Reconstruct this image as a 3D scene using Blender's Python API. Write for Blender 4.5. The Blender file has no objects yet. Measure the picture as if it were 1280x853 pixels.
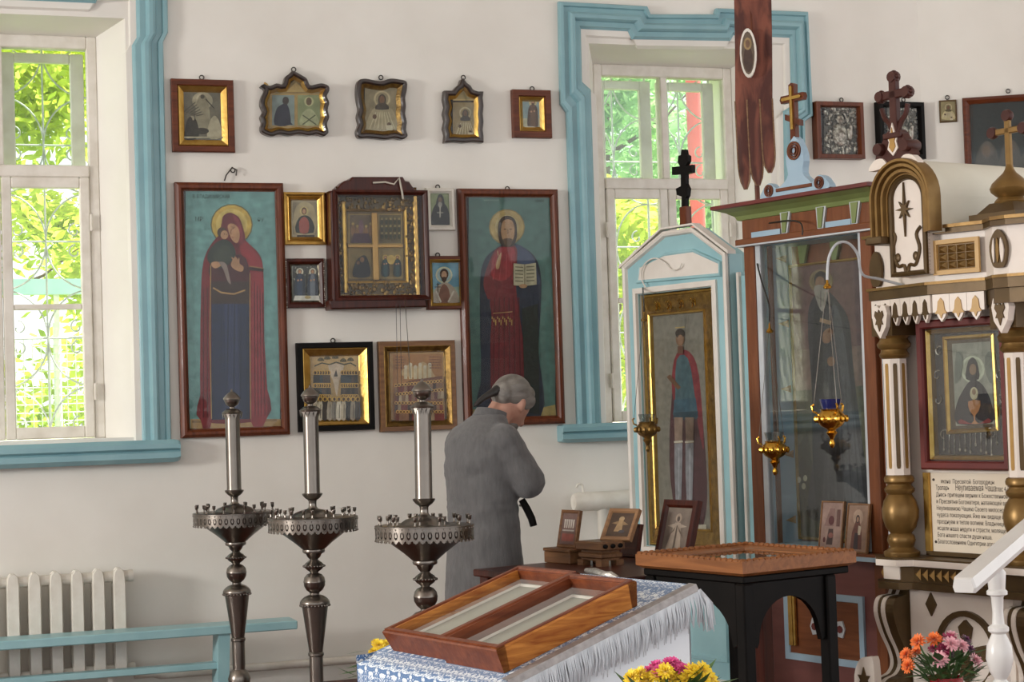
import bpy, bmesh, math, random
from mathutils import Vector, Matrix, noise as mnoise
R = math.radians
PI = math.pi
random.seed(7)
scene = bpy.context.scene
COL = scene.collection

# ---------------------------------------------------------------- camera
F = 2300.0                      # focal length in pixels of the 1280 wide frame
CAM = Vector((0, 0, 1.5))
PITCH = math.atan(78.5 / F)
ROLL = 0.032
fw = Vector((0, math.cos(PITCH), math.sin(PITCH)))
r0 = Vector((1, 0, 0)); u0 = r0.cross(fw)
rt = r0 * math.cos(ROLL) - u0 * math.sin(ROLL)
up = r0 * math.sin(ROLL) + u0 * math.cos(ROLL)
cd = bpy.data.cameras.new('camera'); cam = bpy.data.objects.new('camera', cd); COL.objects.link(cam)
cd.sensor_width = 36; cd.lens = F / 1280 * 36; cd.clip_start = 0.05; cd.clip_end = 300
cam.matrix_world = Matrix(((rt.x, up.x, -fw.x, 0), (rt.y, up.y, -fw.y, 0), (rt.z, up.z, -fw.z, 1.5), (0, 0, 0, 1)))
scene.camera = cam

# ---------------------------------------------------------------- world, sun, window light, exposure
w = bpy.data.worlds.new('World'); scene.world = w; w.use_nodes = True
bg = w.node_tree.nodes['Background']
bg.inputs[0].default_value = (0.97, 0.985, 1.0, 1); bg.inputs[1].default_value = 1.25
sd = bpy.data.lights.new('sun', 'SUN'); sun = bpy.data.objects.new('sun', sd); COL.objects.link(sun)
sd.energy = 15; sd.angle = R(1.0); sd.color = (1, 0.95, 0.84)
sun.rotation_euler = (R(-20), R(24), 0)      # high sun on the garden side of the wall
def area(name, loc, target, sx, sy, power, col=(1, 1, 1)):
    d = bpy.data.lights.new(name, 'AREA'); d.shape = 'RECTANGLE'; d.size = sx; d.size_y = sy; d.energy = power; d.color = col
    o = bpy.data.objects.new(name, d); COL.objects.link(o); o.location = loc
    o.rotation_euler = (Vector(target) - Vector(loc)).to_track_quat('-Z', 'Y').to_euler()
    return o
# daylight from a window in the side wall left of the picture (the candle stands throw their shade to the right,
# and the glazed shrines that face that side mirror a window)
area('window_left_offscreen', (-9.55, 3.0, 2.6), (0, 3.0, 2.6), 2.2, 1.2, 560, (1, 0.985, 0.96))
vs = scene.view_settings
vs.view_transform = 'Standard'; vs.look = 'None'; vs.gamma = 1; vs.use_curve_mapping = False
vs.exposure = 0.44

# ---------------------------------------------------------------- pixel rays and local frames
def ray(x, y):
    return fw + rt * ((x - 640) / F) + up * ((426.5 - y) / F)
def on_z(x, y, z):
    d = ray(x, y); return CAM + d * ((z - CAM.z) / d.z)
def at_y(x, y, Y):
    d = ray(x, y); return CAM + d * (Y / d.y)
class Fr:
    """local frame: X to the right along a face, -Y towards the room, Z up"""
    def __init__(s, o, rz):
        s.o = Vector((o[0], o[1], o[2] if len(o) > 2 else 0.0)); s.rz = rz
        s.ex = Vector((math.cos(rz), math.sin(rz), 0)); s.ey = Vector((-math.sin(rz), math.cos(rz), 0))
    def loc(s, p):
        q = Vector(p) - s.o; return Vector((q.dot(s.ex), q.dot(s.ey), q.z))
    def wor(s, x, y, z):
        return s.o + s.ex * x + s.ey * y + Vector((0, 0, z))
    def px(s, x, y, d=0.0):
        """where the ray of a photo pixel meets the plane that lies d in front of this frame's face: (x, z)"""
        v = ray(x, y); t = ((s.o - s.ey * d) - CAM).dot(s.ey) / v.dot(s.ey)
        q = s.loc(CAM + v * t); return (q.x, q.z)
    def rect(s, x0, y0, x1, y1, d=0.0):
        xm, ym = (x0 + x1) / 2, (y0 + y1) / 2
        return (s.px(x0, ym, d)[0], s.px(xm, y1, d)[1], s.px(x1, ym, d)[0], s.px(xm, y0, d)[1])

# ---------------------------------------------------------------- materials
def lin(c):
    if isinstance(c, str):
        c = c.lstrip('#'); c = tuple(int(c[i:i + 2], 16) for i in (0, 2, 4))
    r = []
    for v in c[:3]:
        v /= 255.0
        r.append(v / 12.92 if v <= 0.04045 else ((v + 0.055) / 1.055) ** 2.4)
    return (r[0], r[1], r[2], 1.0)
MATS = {}
def mat(name, c1, c2=None, rough=0.6, metal=0.0, scale=8, stretch=(1, 1, 1), bump=0.0, bscale=60, spec=0.5, detail=4, trans=0.0, coat=0.0, dist=0.0, contrast=(0.3, 0.7), sheen=0.0):
    if name in MATS: return MATS[name]
    m = bpy.data.materials.new(name); m.use_nodes = True; nt = m.node_tree; N = nt.nodes; L = nt.links
    b = N['Principled BSDF']
    b.inputs['Roughness'].default_value = rough; b.inputs['Metallic'].default_value = metal
    b.inputs['Specular IOR Level'].default_value = spec; b.inputs['Coat Weight'].default_value = coat
    b.inputs['Sheen Weight'].default_value = sheen
    b.inputs['Base Color'].default_value = lin(c1)
    tc = N.new('ShaderNodeTexCoord'); mp = N.new('ShaderNodeMapping'); mp.inputs['Scale'].default_value = stretch
    L.new(tc.outputs['Object'], mp.inputs[0])
    if c2 is not None:
        n = N.new('ShaderNodeTexNoise'); n.inputs['Scale'].default_value = scale; n.inputs['Detail'].default_value = detail
        n.inputs['Distortion'].default_value = dist
        L.new(mp.outputs[0], n.inputs['Vector'])
        rp = N.new('ShaderNodeValToRGB'); rp.color_ramp.elements[0].position = contrast[0]; rp.color_ramp.elements[1].position = contrast[1]
        rp.color_ramp.elements[0].color = lin(c1); rp.color_ramp.elements[1].color = lin(c2)
        L.new(n.outputs[0], rp.inputs[0]); L.new(rp.outputs[0], b.inputs['Base Color'])
    if bump:
        n2 = N.new('ShaderNodeTexNoise'); n2.inputs['Scale'].default_value = bscale; n2.inputs['Detail'].default_value = 3
        L.new(mp.outputs[0], n2.inputs['Vector'])
        bp = N.new('ShaderNodeBump'); bp.inputs['Strength'].default_value = bump; bp.inputs['Distance'].default_value = 0.01
        L.new(n2.outputs[0], bp.inputs['Height']); L.new(bp.outputs[0], b.inputs['Normal'])
    MATS[name] = m
    return m
def glass_mat(name, tint=(1, 1, 1), refl=0.05, rough=0.02):
    if name in MATS: return MATS[name]
    m = bpy.data.materials.new(name); m.use_nodes = True; nt = m.node_tree; N = nt.nodes; L = nt.links
    N.remove(N['Principled BSDF'])
    t = N.new('ShaderNodeBsdfTransparent'); t.inputs[0].default_value = (*tint, 1)
    g = N.new('ShaderNodeBsdfGlossy'); g.inputs['Roughness'].default_value = rough
    # reflectance of a thin pane, the same from both sides (Schlick)
    ge = N.new('ShaderNodeNewGeometry'); dt = N.new('ShaderNodeVectorMath'); dt.operation = 'DOT_PRODUCT'
    L.new(ge.outputs['Normal'], dt.inputs[0]); L.new(ge.outputs['Incoming'], dt.inputs[1])
    def mth(op, a, b=None):
        q = N.new('ShaderNodeMath'); q.operation = op
        if hasattr(a, 'links'): L.new(a, q.inputs[0])
        else: q.inputs[0].default_value = a
        if b is not None:
            if hasattr(b, 'links'): L.new(b, q.inputs[1])
            else: q.inputs[1].default_value = b
        return q.outputs[0]
    c = mth('ABSOLUTE', dt.outputs['Value']); k = mth('POWER', mth('SUBTRACT', 1.0, c), 5.0)
    mu = mth('MULTIPLY', mth('ADD', mth('MULTIPLY', k, 0.96), 0.04), refl / 0.04)
    mu_ = mu.node
    mx = N.new('ShaderNodeMixShader'); L.new(mu, mx.inputs[0]); L.new(t.outputs[0], mx.inputs[1]); L.new(g.outputs[0], mx.inputs[2])
    L.new(mx.outputs[0], N['Material Output'].inputs[0])
    MATS[name] = m
    return m
def paint_mat(name='oil_paint', rough=0.55, metal=0.0, bump=0.15, bscale=40, mottling=0.18, coat=0.0, nscale=25):
    """paint: the colour of each brush patch is a face attribute, aged by a fine noise"""
    if name in MATS: return MATS[name]
    m = bpy.data.materials.new(name); m.use_nodes = True; nt = m.node_tree; N = nt.nodes; L = nt.links
    b = N['Principled BSDF']; b.inputs['Roughness'].default_value = rough; b.inputs['Metallic'].default_value = metal; b.inputs['Coat Weight'].default_value = coat
    a = N.new('ShaderNodeAttribute'); a.attribute_name = 'Paint'
    tc = N.new('ShaderNodeTexCoord')
    n = N.new('ShaderNodeTexNoise'); n.inputs['Scale'].default_value = nscale; n.inputs['Detail'].default_value = 6
    L.new(tc.outputs['Object'], n.inputs['Vector'])
    mr = N.new('ShaderNodeMapRange'); mr.inputs[1].default_value = 0.3; mr.inputs[2].default_value = 0.7
    mr.inputs[3].default_value = .8 - mottling; mr.inputs[4].default_value = .8 + mottling
    L.new(n.outputs[0], mr.inputs[0])
    vm = N.new('ShaderNodeVectorMath'); vm.operation = 'SCALE'; L.new(a.outputs['Color'], vm.inputs[0]); L.new(mr.outputs[0], vm.inputs['Scale'])
    L.new(vm.outputs[0], b.inputs['Base Color'])
    n2 = N.new('ShaderNodeTexNoise'); n2.inputs['Scale'].default_value = bscale; L.new(tc.outputs['Object'], n2.inputs['Vector'])
    bp = N.new('ShaderNodeBump'); bp.inputs['Strength'].default_value = bump; bp.inputs['Distance'].default_value = 0.01
    L.new(n2.outputs[0], bp.inputs['Height']); L.new(bp.outputs[0], b.inputs['Normal'])
    MATS[name] = m
    return m
def wood(name, c1, c2, rough=0.4, axis=0, scale=5, coat=0.2, dist=0.6):
    st = [9, 9, 9]; st[axis] = 0.9
    return mat(name, c1, c2, rough, scale=scale, stretch=tuple(st), coat=coat * .4, spec=.28, bump=0.08, bscale=12, dist=dist, contrast=(0.32, 0.68))

M = {}
M['plaster'] = mat('plaster', 'e6e3db', 'dad6cd', 0.85, scale=1.6, bump=0.12, bscale=14, contrast=(0.35, 0.75))
M['blue'] = mat('blue_enamel', '88afb5', '7aa2ab', 0.35, scale=5, bump=0.08, bscale=20, coat=0.15)
M['lblue'] = mat('pale_blue_enamel', 'a9cfd4', '97c2c9', 0.4, scale=4, bump=0.05, bscale=20)
M['white'] = mat('white_enamel', 'e9e6df', 'dcd7cd', 0.4, scale=6, bump=0.06, bscale=30)
M['oldwhite'] = mat('aged_white_paint', 'e4dfd5', 'cdc6b8', 0.5, scale=9, bump=0.12, bscale=30, contrast=(0.4, 0.8))
M['floor'] = wood('floor_paint', '5c3428', '6a3d30', 0.45, 0)
M['brown'] = wood('red_brown_wood', '4e2412', '6b361d', 0.38, 2, coat=0.08)
M['brownx'] = wood('red_brown_wood_x', '4e2412', '6b361d', 0.38, 0, coat=0.08)
M['mahog'] = wood('dark_mahogany', '33130c', '4a1e12', 0.35, 2, coat=0.15)
M['black'] = mat('black_lacquer', '090807', '110e0c', 0.5, scale=10, spec=0.12)
M['darkcarve'] = mat('dark_carved_wood', '1d1512', '35241c', 0.35, scale=20, coat=0.3, bump=0.2, bscale=40)
M['gold'] = mat('gilded_wood', 'c9a45a', 'b08a44', 0.32, 0.85, scale=20, bump=0.1, bscale=60)
M['oldgold'] = mat('tarnished_gilding', '9a7a42', '6f5630', 0.4, 0.8, scale=30, bump=0.35, bscale=80)
M['brass'] = mat('polished_brass', 'd9ab4a', 'b98630', 0.2, 1.0, scale=12, bump=0.25, bscale=70)
M['bronzep'] = mat('bronze_paint', '8a6c3c', '76592f', 0.38, 0.55, scale=12, bump=0.06, bscale=30)
M['bronzed'] = mat('dark_bronze_paint', '5f4a2b', '503d22', 0.42, 0.4, scale=12, bump=0.06, bscale=30)
M['goldp'] = mat('gold_paint', 'b08a4c', 'a07a3e', 0.4, 0.35, scale=12, bump=0.06, bscale=30)
M['steel'] = mat('brushed_nickel', '857e76', '746d66', 0.3, 1.0, scale=6, bump=0.03, bscale=20)
M['silver'] = mat('chased_silver', 'b9b3a8', '5c564e', 0.3, 0.9, scale=40, bump=1.0, bscale=55, contrast=(0.35, 0.65))
M['dsilver'] = mat('dark_chased_silver', '9a8f7c', '5f5545', 0.34, 0.85, scale=40, bump=0.8, bscale=55, contrast=(0.35, 0.65))
M['glass'] = glass_mat('clear_glass', (0.98, 0.99, 0.98), 0.014)
M['wglass'] = glass_mat('window_glass', (0.95, 0.98, 0.97), 0.04)
M['paint'] = paint_mat()
M['iron'] = mat('white_painted_iron', 'd4d6d4', 'b9bdbd', 0.5, scale=20)
M['wire'] = mat('dark_wire', '4b4743', None, 0.4, 0.8)

# ---------------------------------------------------------------- mesh builder
class T:
    """a thing: an Empty at its base; parts are built in the frame's coordinates"""
    def __init__(s, name, label, cat, fr, off=(0, 0, 0), group=None, kind=None):
        o = bpy.data.objects.new(name, None); COL.objects.link(o); o.empty_display_size = 0.05
        s.fr = fr; s.off = Vector(off); o.location = fr.wor(*off); o.rotation_euler = (0, 0, fr.rz)
        tag(o, label, cat, group, kind); s.o = o; s.sub = None
def tag(o, label=None, cat=None, group=None, kind=None):
    if label: o['label'] = label
    if cat: o['category'] = cat
    if group: o['group'] = group
    if kind: o['kind'] = kind
    return o
class MB:
    def __init__(s): s.v = []; s.f = []; s.c = []
    def add(s, vs, fs, col=None):
        n = len(s.v); s.v += [tuple(p) for p in vs]; s.f += [tuple(i + n for i in f) for f in fs]; s.c += [col] * len(fs); return s
    def box(s, x0, y0, z0, x1, y1, z1, col=None):
        x0, x1 = min(x0, x1), max(x0, x1); y0, y1 = min(y0, y1), max(y0, y1); z0, z1 = min(z0, z1), max(z0, z1)
        return s.add([(x0, y0, z0), (x1, y0, z0), (x1, y1, z0), (x0, y1, z0), (x0, y0, z1), (x1, y0, z1), (x1, y1, z1), (x0, y1, z1)],
                     [(0, 3, 2, 1), (4, 5, 6, 7), (0, 1, 5, 4), (1, 2, 6, 5), (2, 3, 7, 6), (3, 0, 4, 7)], col)
    def bbox(s, x0, y0, z0, x1, y1, z1, b=0.004):
        """box with chamfered edges"""
        x0, x1 = min(x0, x1), max(x0, x1); y0, y1 = min(y0, y1), max(y0, y1); z0, z1 = min(z0, z1), max(z0, z1)
        b = min(b, (x1 - x0) * .4, (y1 - y0) * .4, (z1 - z0) * .4)
        def lp(z, i): return [(x0 + i, y0, z), (x1 - i, y0, z), (x1, y0 + i, z), (x1, y1 - i, z), (x1 - i, y1, z), (x0 + i, y1, z), (x0, y1 - i, z), (x0, y0 + i, z)]
        def inn(z): return [(x0 + b, y0 + b, z), (x1 - b, y0 + b, z), (x1 - b, y0 + b, z), (x1 - b, y1 - b, z), (x1 - b, y1 - b, z), (x0 + b, y1 - b, z), (x0 + b, y1 - b, z), (x0 + b, y0 + b, z)]
        return s.loops([inn(z0), lp(z0 + b, b), lp(z1 - b, b), inn(z1)], True, caps=True)
    def prism(s, pts, y0, y1, col=None):
        """polygon given as (x, z), extruded from y0 to y1"""
        n = len(pts)
        a = sum(pts[i][0] * pts[(i + 1) % n][1] - pts[(i + 1) % n][0] * pts[i][1] for i in range(n))
        if a < 0: pts = pts[::-1]
        y0, y1 = min(y0, y1), max(y0, y1)
        vs = [(x, y0, z) for x, z in pts] + [(x, y1, z) for x, z in pts]
        return s.add(vs, [tuple(range(n)), tuple(range(2 * n - 1, n - 1, -1))] + [((i + 1) % n, i, n + i, n + (i + 1) % n) for i in range(n)], col)
    def slab(s, pts, z0, z1, col=None):
        """polygon given as (x, y), extruded upwards"""
        n = len(pts)
        a = sum(pts[i][0] * pts[(i + 1) % n][1] - pts[(i + 1) % n][0] * pts[i][1] for i in range(n))
        if a < 0: pts = pts[::-1]
        vs = [(x, y, z0) for x, y in pts] + [(x, y, z1) for x, y in pts]
        return s.add(vs, [tuple(range(n - 1, -1, -1)), tuple(range(n, 2 * n))] + [(i, (i + 1) % n, n + (i + 1) % n, n + i) for i in range(n)], col)
    def loops(s, lps, closed=True, caps=False, col=None):
        n = len(lps[0]); vs = [p for l in lps for p in l]; fs = []
        for k in range(len(lps) - 1):
            for i in range(n if closed else n - 1):
                j = (i + 1) % n; fs.append((k * n + i, k * n + j, (k + 1) * n + j, (k + 1) * n + i))
        if caps: fs += [tuple(range(n - 1, -1, -1)), tuple(range((len(lps) - 1) * n, len(lps) * n))]
        return s.add(vs, fs, col)
    def lathe(s, prof, seg=24, c=(0, 0, 0), col=None, a0=0.0, a1=2 * PI):
        """profile (radius, z)"""
        full = abs(a1 - a0 - 2 * PI) < 1e-6; m = seg if full else seg + 1
        lps = [[(c[0] + r * math.cos(a0 + (a1 - a0) * i / seg), c[1] + r * math.sin(a0 + (a1 - a0) * i / seg), c[2] + z) for i in range(m)] for r, z in prof]
        return s.loops(lps, full, caps=full and prof[0][0] > 1e-5 and prof[-1][0] > 1e-5, col=col)
    def tube(s, pts, r, seg=8, col=None, caps=True, closed=False):
        pts = [Vector(p) for p in pts]; n = len(pts); lps = []; prev = None
        for i, p in enumerate(pts):
            if closed: t = (pts[(i + 1) % n] - pts[i - 1])
            else: t = pts[min(i + 1, n - 1)] - pts[max(i - 1, 0)]
            t = t.normalized() if t.length > 1e-9 else Vector((0, 0, 1))
            if prev is None:
                a = Vector((0, 1, 0)) if abs(t.y) < 0.9 else Vector((1, 0, 0))
                nn = (a - t * a.dot(t)).normalized()
            else:
                nn = prev - t * prev.dot(t); nn = nn.normalized() if nn.length > 1e-6 else prev
            prev = nn; bb = t.cross(nn); ri = r[i] if isinstance(r, (list, tuple)) else r
            lps.append([tuple(p + nn * (ri * math.cos(2 * PI * k / seg)) + bb * (ri * math.sin(2 * PI * k / seg))) for k in range(seg)])
        if closed: lps.append(lps[0]); caps = False
        return s.loops(lps, True, caps, col)
    def ball(s, c, rx, ry=None, rz=None, seg=12, rings=8, col=None):
        ry = rx if ry is None else ry; rz = rx if rz is None else rz
        lps = []
        for k in range(rings + 1):
            a = -PI / 2 + PI * k / rings; q = max(math.cos(a), 1e-4)
            lps.append([(c[0] + rx * q * math.cos(2 * PI * i / seg), c[1] + ry * q * math.sin(2 * PI * i / seg), c[2] + rz * math.sin(a)) for i in range(seg)])
        return s.loops(lps, True, True, col)
    def mould(s, x0, z0, x1, z1, prof, col=None):
        """mitred rectangular moulding: (inset, depth in front of the wall)"""
        return s.loops([[(x0 + t, -d, z0 + t), (x1 - t, -d, z0 + t), (x1 - t, -d, z1 - t), (x0 + t, -d, z1 - t)] for t, d in prof], True, False, col)
    def mouldp(s, pts, prof, col=None):
        """the same along any outline of (x, z) points"""
        return s.loops([[(x, -d, z) for x, z in offset(pts, t)] for t, d in prof], True, False, col)
    def build(s, name, m, t=None, smooth=False, parent=None, angle=40):
        me = bpy.data.meshes.new(name)
        off = t.off if t else Vector((0, 0, 0))
        me.from_pydata([(p[0] - off.x, p[1] - off.y, p[2] - off.z) for p in s.v], [], s.f)
        if any(c is not None for c in s.c):
            at = me.attributes.new('Paint', 'FLOAT_COLOR', 'FACE')
            flat = []
            for c in s.c: flat += list(lin(c) if c is not None else (1, 1, 1, 1))
            at.data.foreach_set('color', flat)
        me.materials.append(M[m] if isinstance(m, str) else m)
        bm = bmesh.new(); bm.from_mesh(me); bmesh.ops.recalc_face_normals(bm, faces=bm.faces); bm.to_mesh(me); bm.free()
        if smooth:
            me.polygons.foreach_set('use_smooth', [True] * len(me.polygons)); me.set_sharp_from_angle(angle=R(angle))
        o = bpy.data.objects.new(name, me); COL.objects.link(o)
        if parent is not None: o.parent = parent
        elif t is not None: o.parent = t.o
        return o
    def flat(s, name, m, fr, label=None, cat=None, group=None, kind=None, smooth=False):
        """one-mesh thing placed in a frame"""
        xs = [p[0] for p in s.v]; ys = [p[1] for p in s.v]; zs = [p[2] for p in s.v]
        off = ((min(xs) + max(xs)) / 2, (min(ys) + max(ys)) / 2, min(zs))
        s.v = [(p[0] - off[0], p[1] - off[1], p[2] - off[2]) for p in s.v]
        o = s.build(name, m, smooth=smooth); o.location = fr.wor(*off); o.rotation_euler = (0, 0, fr.rz)
        return tag(o, label, cat, group, kind)
def offset(pts, t):
    n = len(pts)
    if abs(t) < 1e-9: return list(pts)
    ar = sum(pts[i][0] * pts[(i + 1) % n][1] - pts[(i + 1) % n][0] * pts[i][1] for i in range(n))
    sg = 1 if ar > 0 else -1; out = []
    for i in range(n):
        a, b, c = Vector(pts[i - 1]), Vector(pts[i]), Vector(pts[(i + 1) % n])
        d1 = (b - a).normalized() if (b - a).length > 1e-9 else Vector((1, 0)); d2 = (c - b).normalized() if (c - b).length > 1e-9 else d1
        n1 = Vector((-d1.y, d1.x)) * sg; n2 = Vector((-d2.y, d2.x)) * sg
        m = n1 + n2; m = m.normalized() if m.length > 1e-6 else n1
        k = t / max(0.45, m.dot(n1)); out.append((b.x + m.x * k, b.y + m.y * k))
    return out
def smooth_pts(pts, k=5, closed=True):
    n = len(pts); out = []
    for i in range(n if closed else n - 1):
        g = lambda j: pts[j % n] if closed else pts[max(0, min(n - 1, j))]
        p0, p1, p2, p3 = g(i - 1), g(i), g(i + 1), g(i + 2)
        for q in range(k):
            u = q / k
            out.append(tuple(0.5 * (2 * p1[d] + (p2[d] - p0[d]) * u + (2 * p0[d] - 5 * p1[d] + 4 * p2[d] - p3[d]) * u * u + (3 * p1[d] - p0[d] - 3 * p2[d] + p3[d]) * u ** 3) for d in range(len(p1))))
    if not closed: out.append(tuple(pts[-1]))
    return out
def circ(cx, cy, r, n=16, ry=None, a0=0, a1=2 * PI):
    ry = r if ry is None else ry
    full = abs(a1 - a0 - 2 * PI) < 1e-6
    return [(cx + r * math.cos(a0 + (a1 - a0) * i / (n if full else n - 1)), cy + ry * math.sin(a0 + (a1 - a0) * i / (n if full else n - 1))) for i in range(n)]
def copy_tree(o, parent=None):
    c = o.copy(); COL.objects.link(c); c.parent = parent
    for ch in o.children: copy_tree(ch, c)
    return c
def text_mesh(txt, size, name, m, t=None, parent=None, x=0, y=0, z=0, sx=1.0, align='LEFT', rot=(PI / 2, 0, 0)):
    cu = bpy.data.curves.new('letters', 'FONT'); cu.body = txt; cu.size = size; cu.align_x = align; cu.resolution_u = 2
    ob = bpy.data.objects.new('letters', cu); COL.objects.link(ob)
    dg = bpy.context.evaluated_depsgraph_get(); me = bpy.data.meshes.new_from_object(ob.evaluated_get(dg))
    bpy.data.objects.remove(ob); bpy.data.curves.remove(cu)
    mtx = Matrix.Translation(Vector((x, y, z)) - (t.off if t else Vector((0, 0, 0)))) @ Matrix.Rotation(rot[2], 4, 'Z') @ Matrix.Rotation(rot[0], 4, 'X') @ Matrix.Diagonal((sx, 1, 1, 1))
    me.transform(mtx); me.materials.clear(); me.materials.append(M[m] if isinstance(m, str) else m); me.name = name
    o = bpy.data.objects.new(name, me); COL.objects.link(o); o.parent = parent if parent is not None else (t.o if t else None)
    return o

# ---------------------------------------------------------------- frames of the place
WALL_RZ = math.atan(F / 6540)
WALL = Fr(on_z(430, 850, 0), WALL_RZ)                     # wall with the icons
_c = WALL.px(1150, 100); CORNER = WALL.wor(_c[0], 0, 0)
RWALL = Fr(CORNER, -R(12.7))                              # short wall right of the corner
EZ = -math.atan(1 / 0.69)                                 # shrines, table and lectern stand at this angle
def efr(x, Z, zoff=0.0):
    return Fr((ray(x, 500).x / ray(x, 500).y * Z, Z, zoff), EZ)

# ================================================================ THE SETTING
WT, WD = 0.62, 0.27            # wall thickness, depth of the window frames in the wall
W1C = WALL.px(2, 300, -WD)[0]
h1 = WALL.px(163, 300)[0] - W1C
H1 = (W1C - h1, WALL.px(80, 550)[1], W1C + h1, WALL.px(80, 20)[1])
g1 = WALL.px(126, 300, -WD)[0] - W1C
G1 = (W1C - g1, H1[1], W1C + g1, WALL.px(80, 45, -WD)[1])
H2 = (WALL.px(744, 300)[0], WALL.px(840, 527)[1], WALL.px(967, 300)[0], WALL.px(840, 58)[1])
G2 = (WALL.px(748, 300, -WD)[0], H2[1], WALL.px(921, 300, -WD)[0], WALL.px(840, 83, -WD)[1])
W2C = (G2[0] + G2[2]) / 2
XC = _c[0]; CEIL = 5.2
mb = MB()
xs = [-9.0, H1[0], H1[2], H2[0], H2[2], XC + 0.25]
def zcells(h):
    return [(-0.1, h[1]), (h[3], CEIL)] if h else [(-0.1, CEIL)]
for i, h in enumerate([None, H1, None, H2, None]):
    for z0, z1 in zcells(h):
        mb.add([(xs[i], 0, z0), (xs[i + 1], 0, z0), (xs[i + 1], 0, z1), (xs[i], 0, z1)], [(0, 1, 2, 3)])
        mb.add([(xs[i], WT, z0), (xs[i + 1], WT, z0), (xs[i + 1], WT, z1), (xs[i], WT, z1)], [(3, 2, 1, 0)])
for h, g in ((H1, G1), (H2, G2)):
    q = lambda r, y: [(r[0], y, r[1]), (r[2], y, r[1]), (r[2], y, r[3]), (r[0], y, r[3])]
    mb.loops([q(h, 0), q(g, WD), q(g, WT)], True)
wall = mb.build('wall_back', 'plaster'); wall.location = WALL.o; wall.rotation_euler[2] = WALL.rz
tag(wall, 'white plastered wall hung with icons between two windows', None, None, 'structure')
mb = MB(); mb.box(0, 0, -0.1, 4.5, 0.5, CEIL)
wr = mb.build('wall_right', 'plaster'); wr.location = RWALL.o; wr.rotation_euler[2] = RWALL.rz
tag(wr, 'short white plastered wall right of the corner', None, None, 'structure')
pa = WALL.wor(-9, WT, 0); pb = WALL.wor(XC + 0.25, WT, 0); pc = RWALL.wor(4.5, 0.5, 0)
plan = [(pa.x, pa.y), (pb.x, pb.y), (pc.x, pc.y), (pc.x, -6), (pa.x, -6)]
tag(MB().slab(plan, -0.12, 0.0).build('floor', 'floor'), 'red brown painted floor of the church', None, None, 'structure')
wl = MB().box(pa.x - .3, -6, -.1, pa.x + .1, pa.y, CEIL).build('wall_left', 'plaster'); tag(wl, 'white plastered side wall outside the picture', None, None, 'structure')
tag(MB().slab(plan, CEIL, CEIL + 0.2).build('ceiling', 'plaster'), 'white plastered ceiling above the picture', None, None, 'structure')

# ---- blue window surrounds with eared corners
TPROF = [(0, -0.01), (0, .03), (.04, .042), (.16, .045), (.2, .03), (.38, .034), (.42, .055), (.5, .064), (.62, .064), (.68, .05), (.72, .036), (.9, .038), (.95, .025), (1, .02), (1, -0.01)]
def surround(name, out, inn, label):
    o = [WALL.px(*p) for p in out]; i = [WALL.px(*p) for p in inn]
    return o, i
def build_surround(name, o, i, label, sill):
    mb = MB()
    lps = [[(a[0] + (b[0] - a[0]) * t, -d, a[1] + (b[1] - a[1]) * t) for a, b in zip(o, i)] for t, d in TPROF]
    mb.loops(lps, False)
    ob = mb.flat(name, 'blue', WALL, label, None, None, 'structure')
    # thin plaster bead inside the blue band
    mb = MB()
    k = [(-0.0, -0.01), (0.0, 0.018), (0.7, 0.018), (1.0, -0.01)]
    cx = sum(p[0] for p in i) / len(i)
    inner2 = []
    for p in i:
        s = 1 if p[0] < cx else -1
        inner2.append((p[0] + s * 0.045, p[1] - (0.05 if p[1] > 3 else 0.0)))
    mb.loops([[(a[0] + (b[0] - a[0]) * t, -d, a[1] + (b[1] - a[1]) * t) for a, b in zip(i, inner2)] for t, d in k], False)
    pb_ = mb.flat('plaster_bead', 'plaster', WALL); w_ = pb_.matrix_world.copy()
    pb_.parent = ob; pb_.location = pb_.location - ob.location
    pb_.location.rotate(Matrix.Rotation(-WALL.rz, 3, 'Z')); pb_.rotation_euler = (0, 0, 0)
    x0, z0, x1, z1 = sill
    hh = z1 - z0
    prof = [(0.25, z1), (-0.085, z1), (-0.105, z1 - .18 * hh), (-0.105, z1 - .38 * hh), (-0.085, z1 - .48 * hh), (-0.1, z1 - .56 * hh), (-0.1, z1 - .8 * hh), (-0.07, z0), (0.0, z0)]
    mb = MB()
    e = 0.035
    ends = [(x0, .55), (x0 + e * .3, .85), (x0 + e, 1.0), (x1 - e, 1.0), (x1 - e * .3, .85), (x1, .55)]
    mb.loops([[(x, min(y, y * k_) if y < 0 else (y if x0 + .1 < x < x1 - .1 else 0.0), z0 + hh / 2 + (z - z0 - hh / 2) * (0.6 + .4 * k_)) for y, z in prof] for x, k_ in ends], True, True)
    s = mb.flat('trim_sill', 'blue', WALL, None, None, None, None)
    s.parent = ob; s.location = s.location - ob.location; s.location.rotate(Matrix.Rotation(-WALL.rz, 3, 'Z')); s.rotation_euler = (0, 0, 0)
    s.name = 'sill'
    return ob
o1 = [(213, 552), (203, 54), (209, 42), (208, -42), (128, -40), (122, -27)]
i1 = [(177, 552), (164, 58), (170, 48), (169, -8), (124, -6), (119, 5)]
lo = [WALL.px(*p) for p in o1]; li = [WALL.px(*p) for p in i1]
mir = lambda L: L + [(2 * W1C - p[0], p[1]) for p in L[::-1]]
sx1 = WALL.px(226, 562, .1)[0]
build_surround('trim_1', mir(lo), mir(li), 'blue eared moulding around the window above the radiator', (2 * W1C - sx1, WALL.px(120, 582, .1)[1], sx1, WALL.px(120, 553, .1)[1]))
o2 = [(720, 531), (706.5, 141), (699, 131), (696.5, 3), (806.5, 9), (811, 19), (891, 19), (893, 11.5), (1007, 16), (1013, 146), (1003, 153), (1012, 531)]
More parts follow.
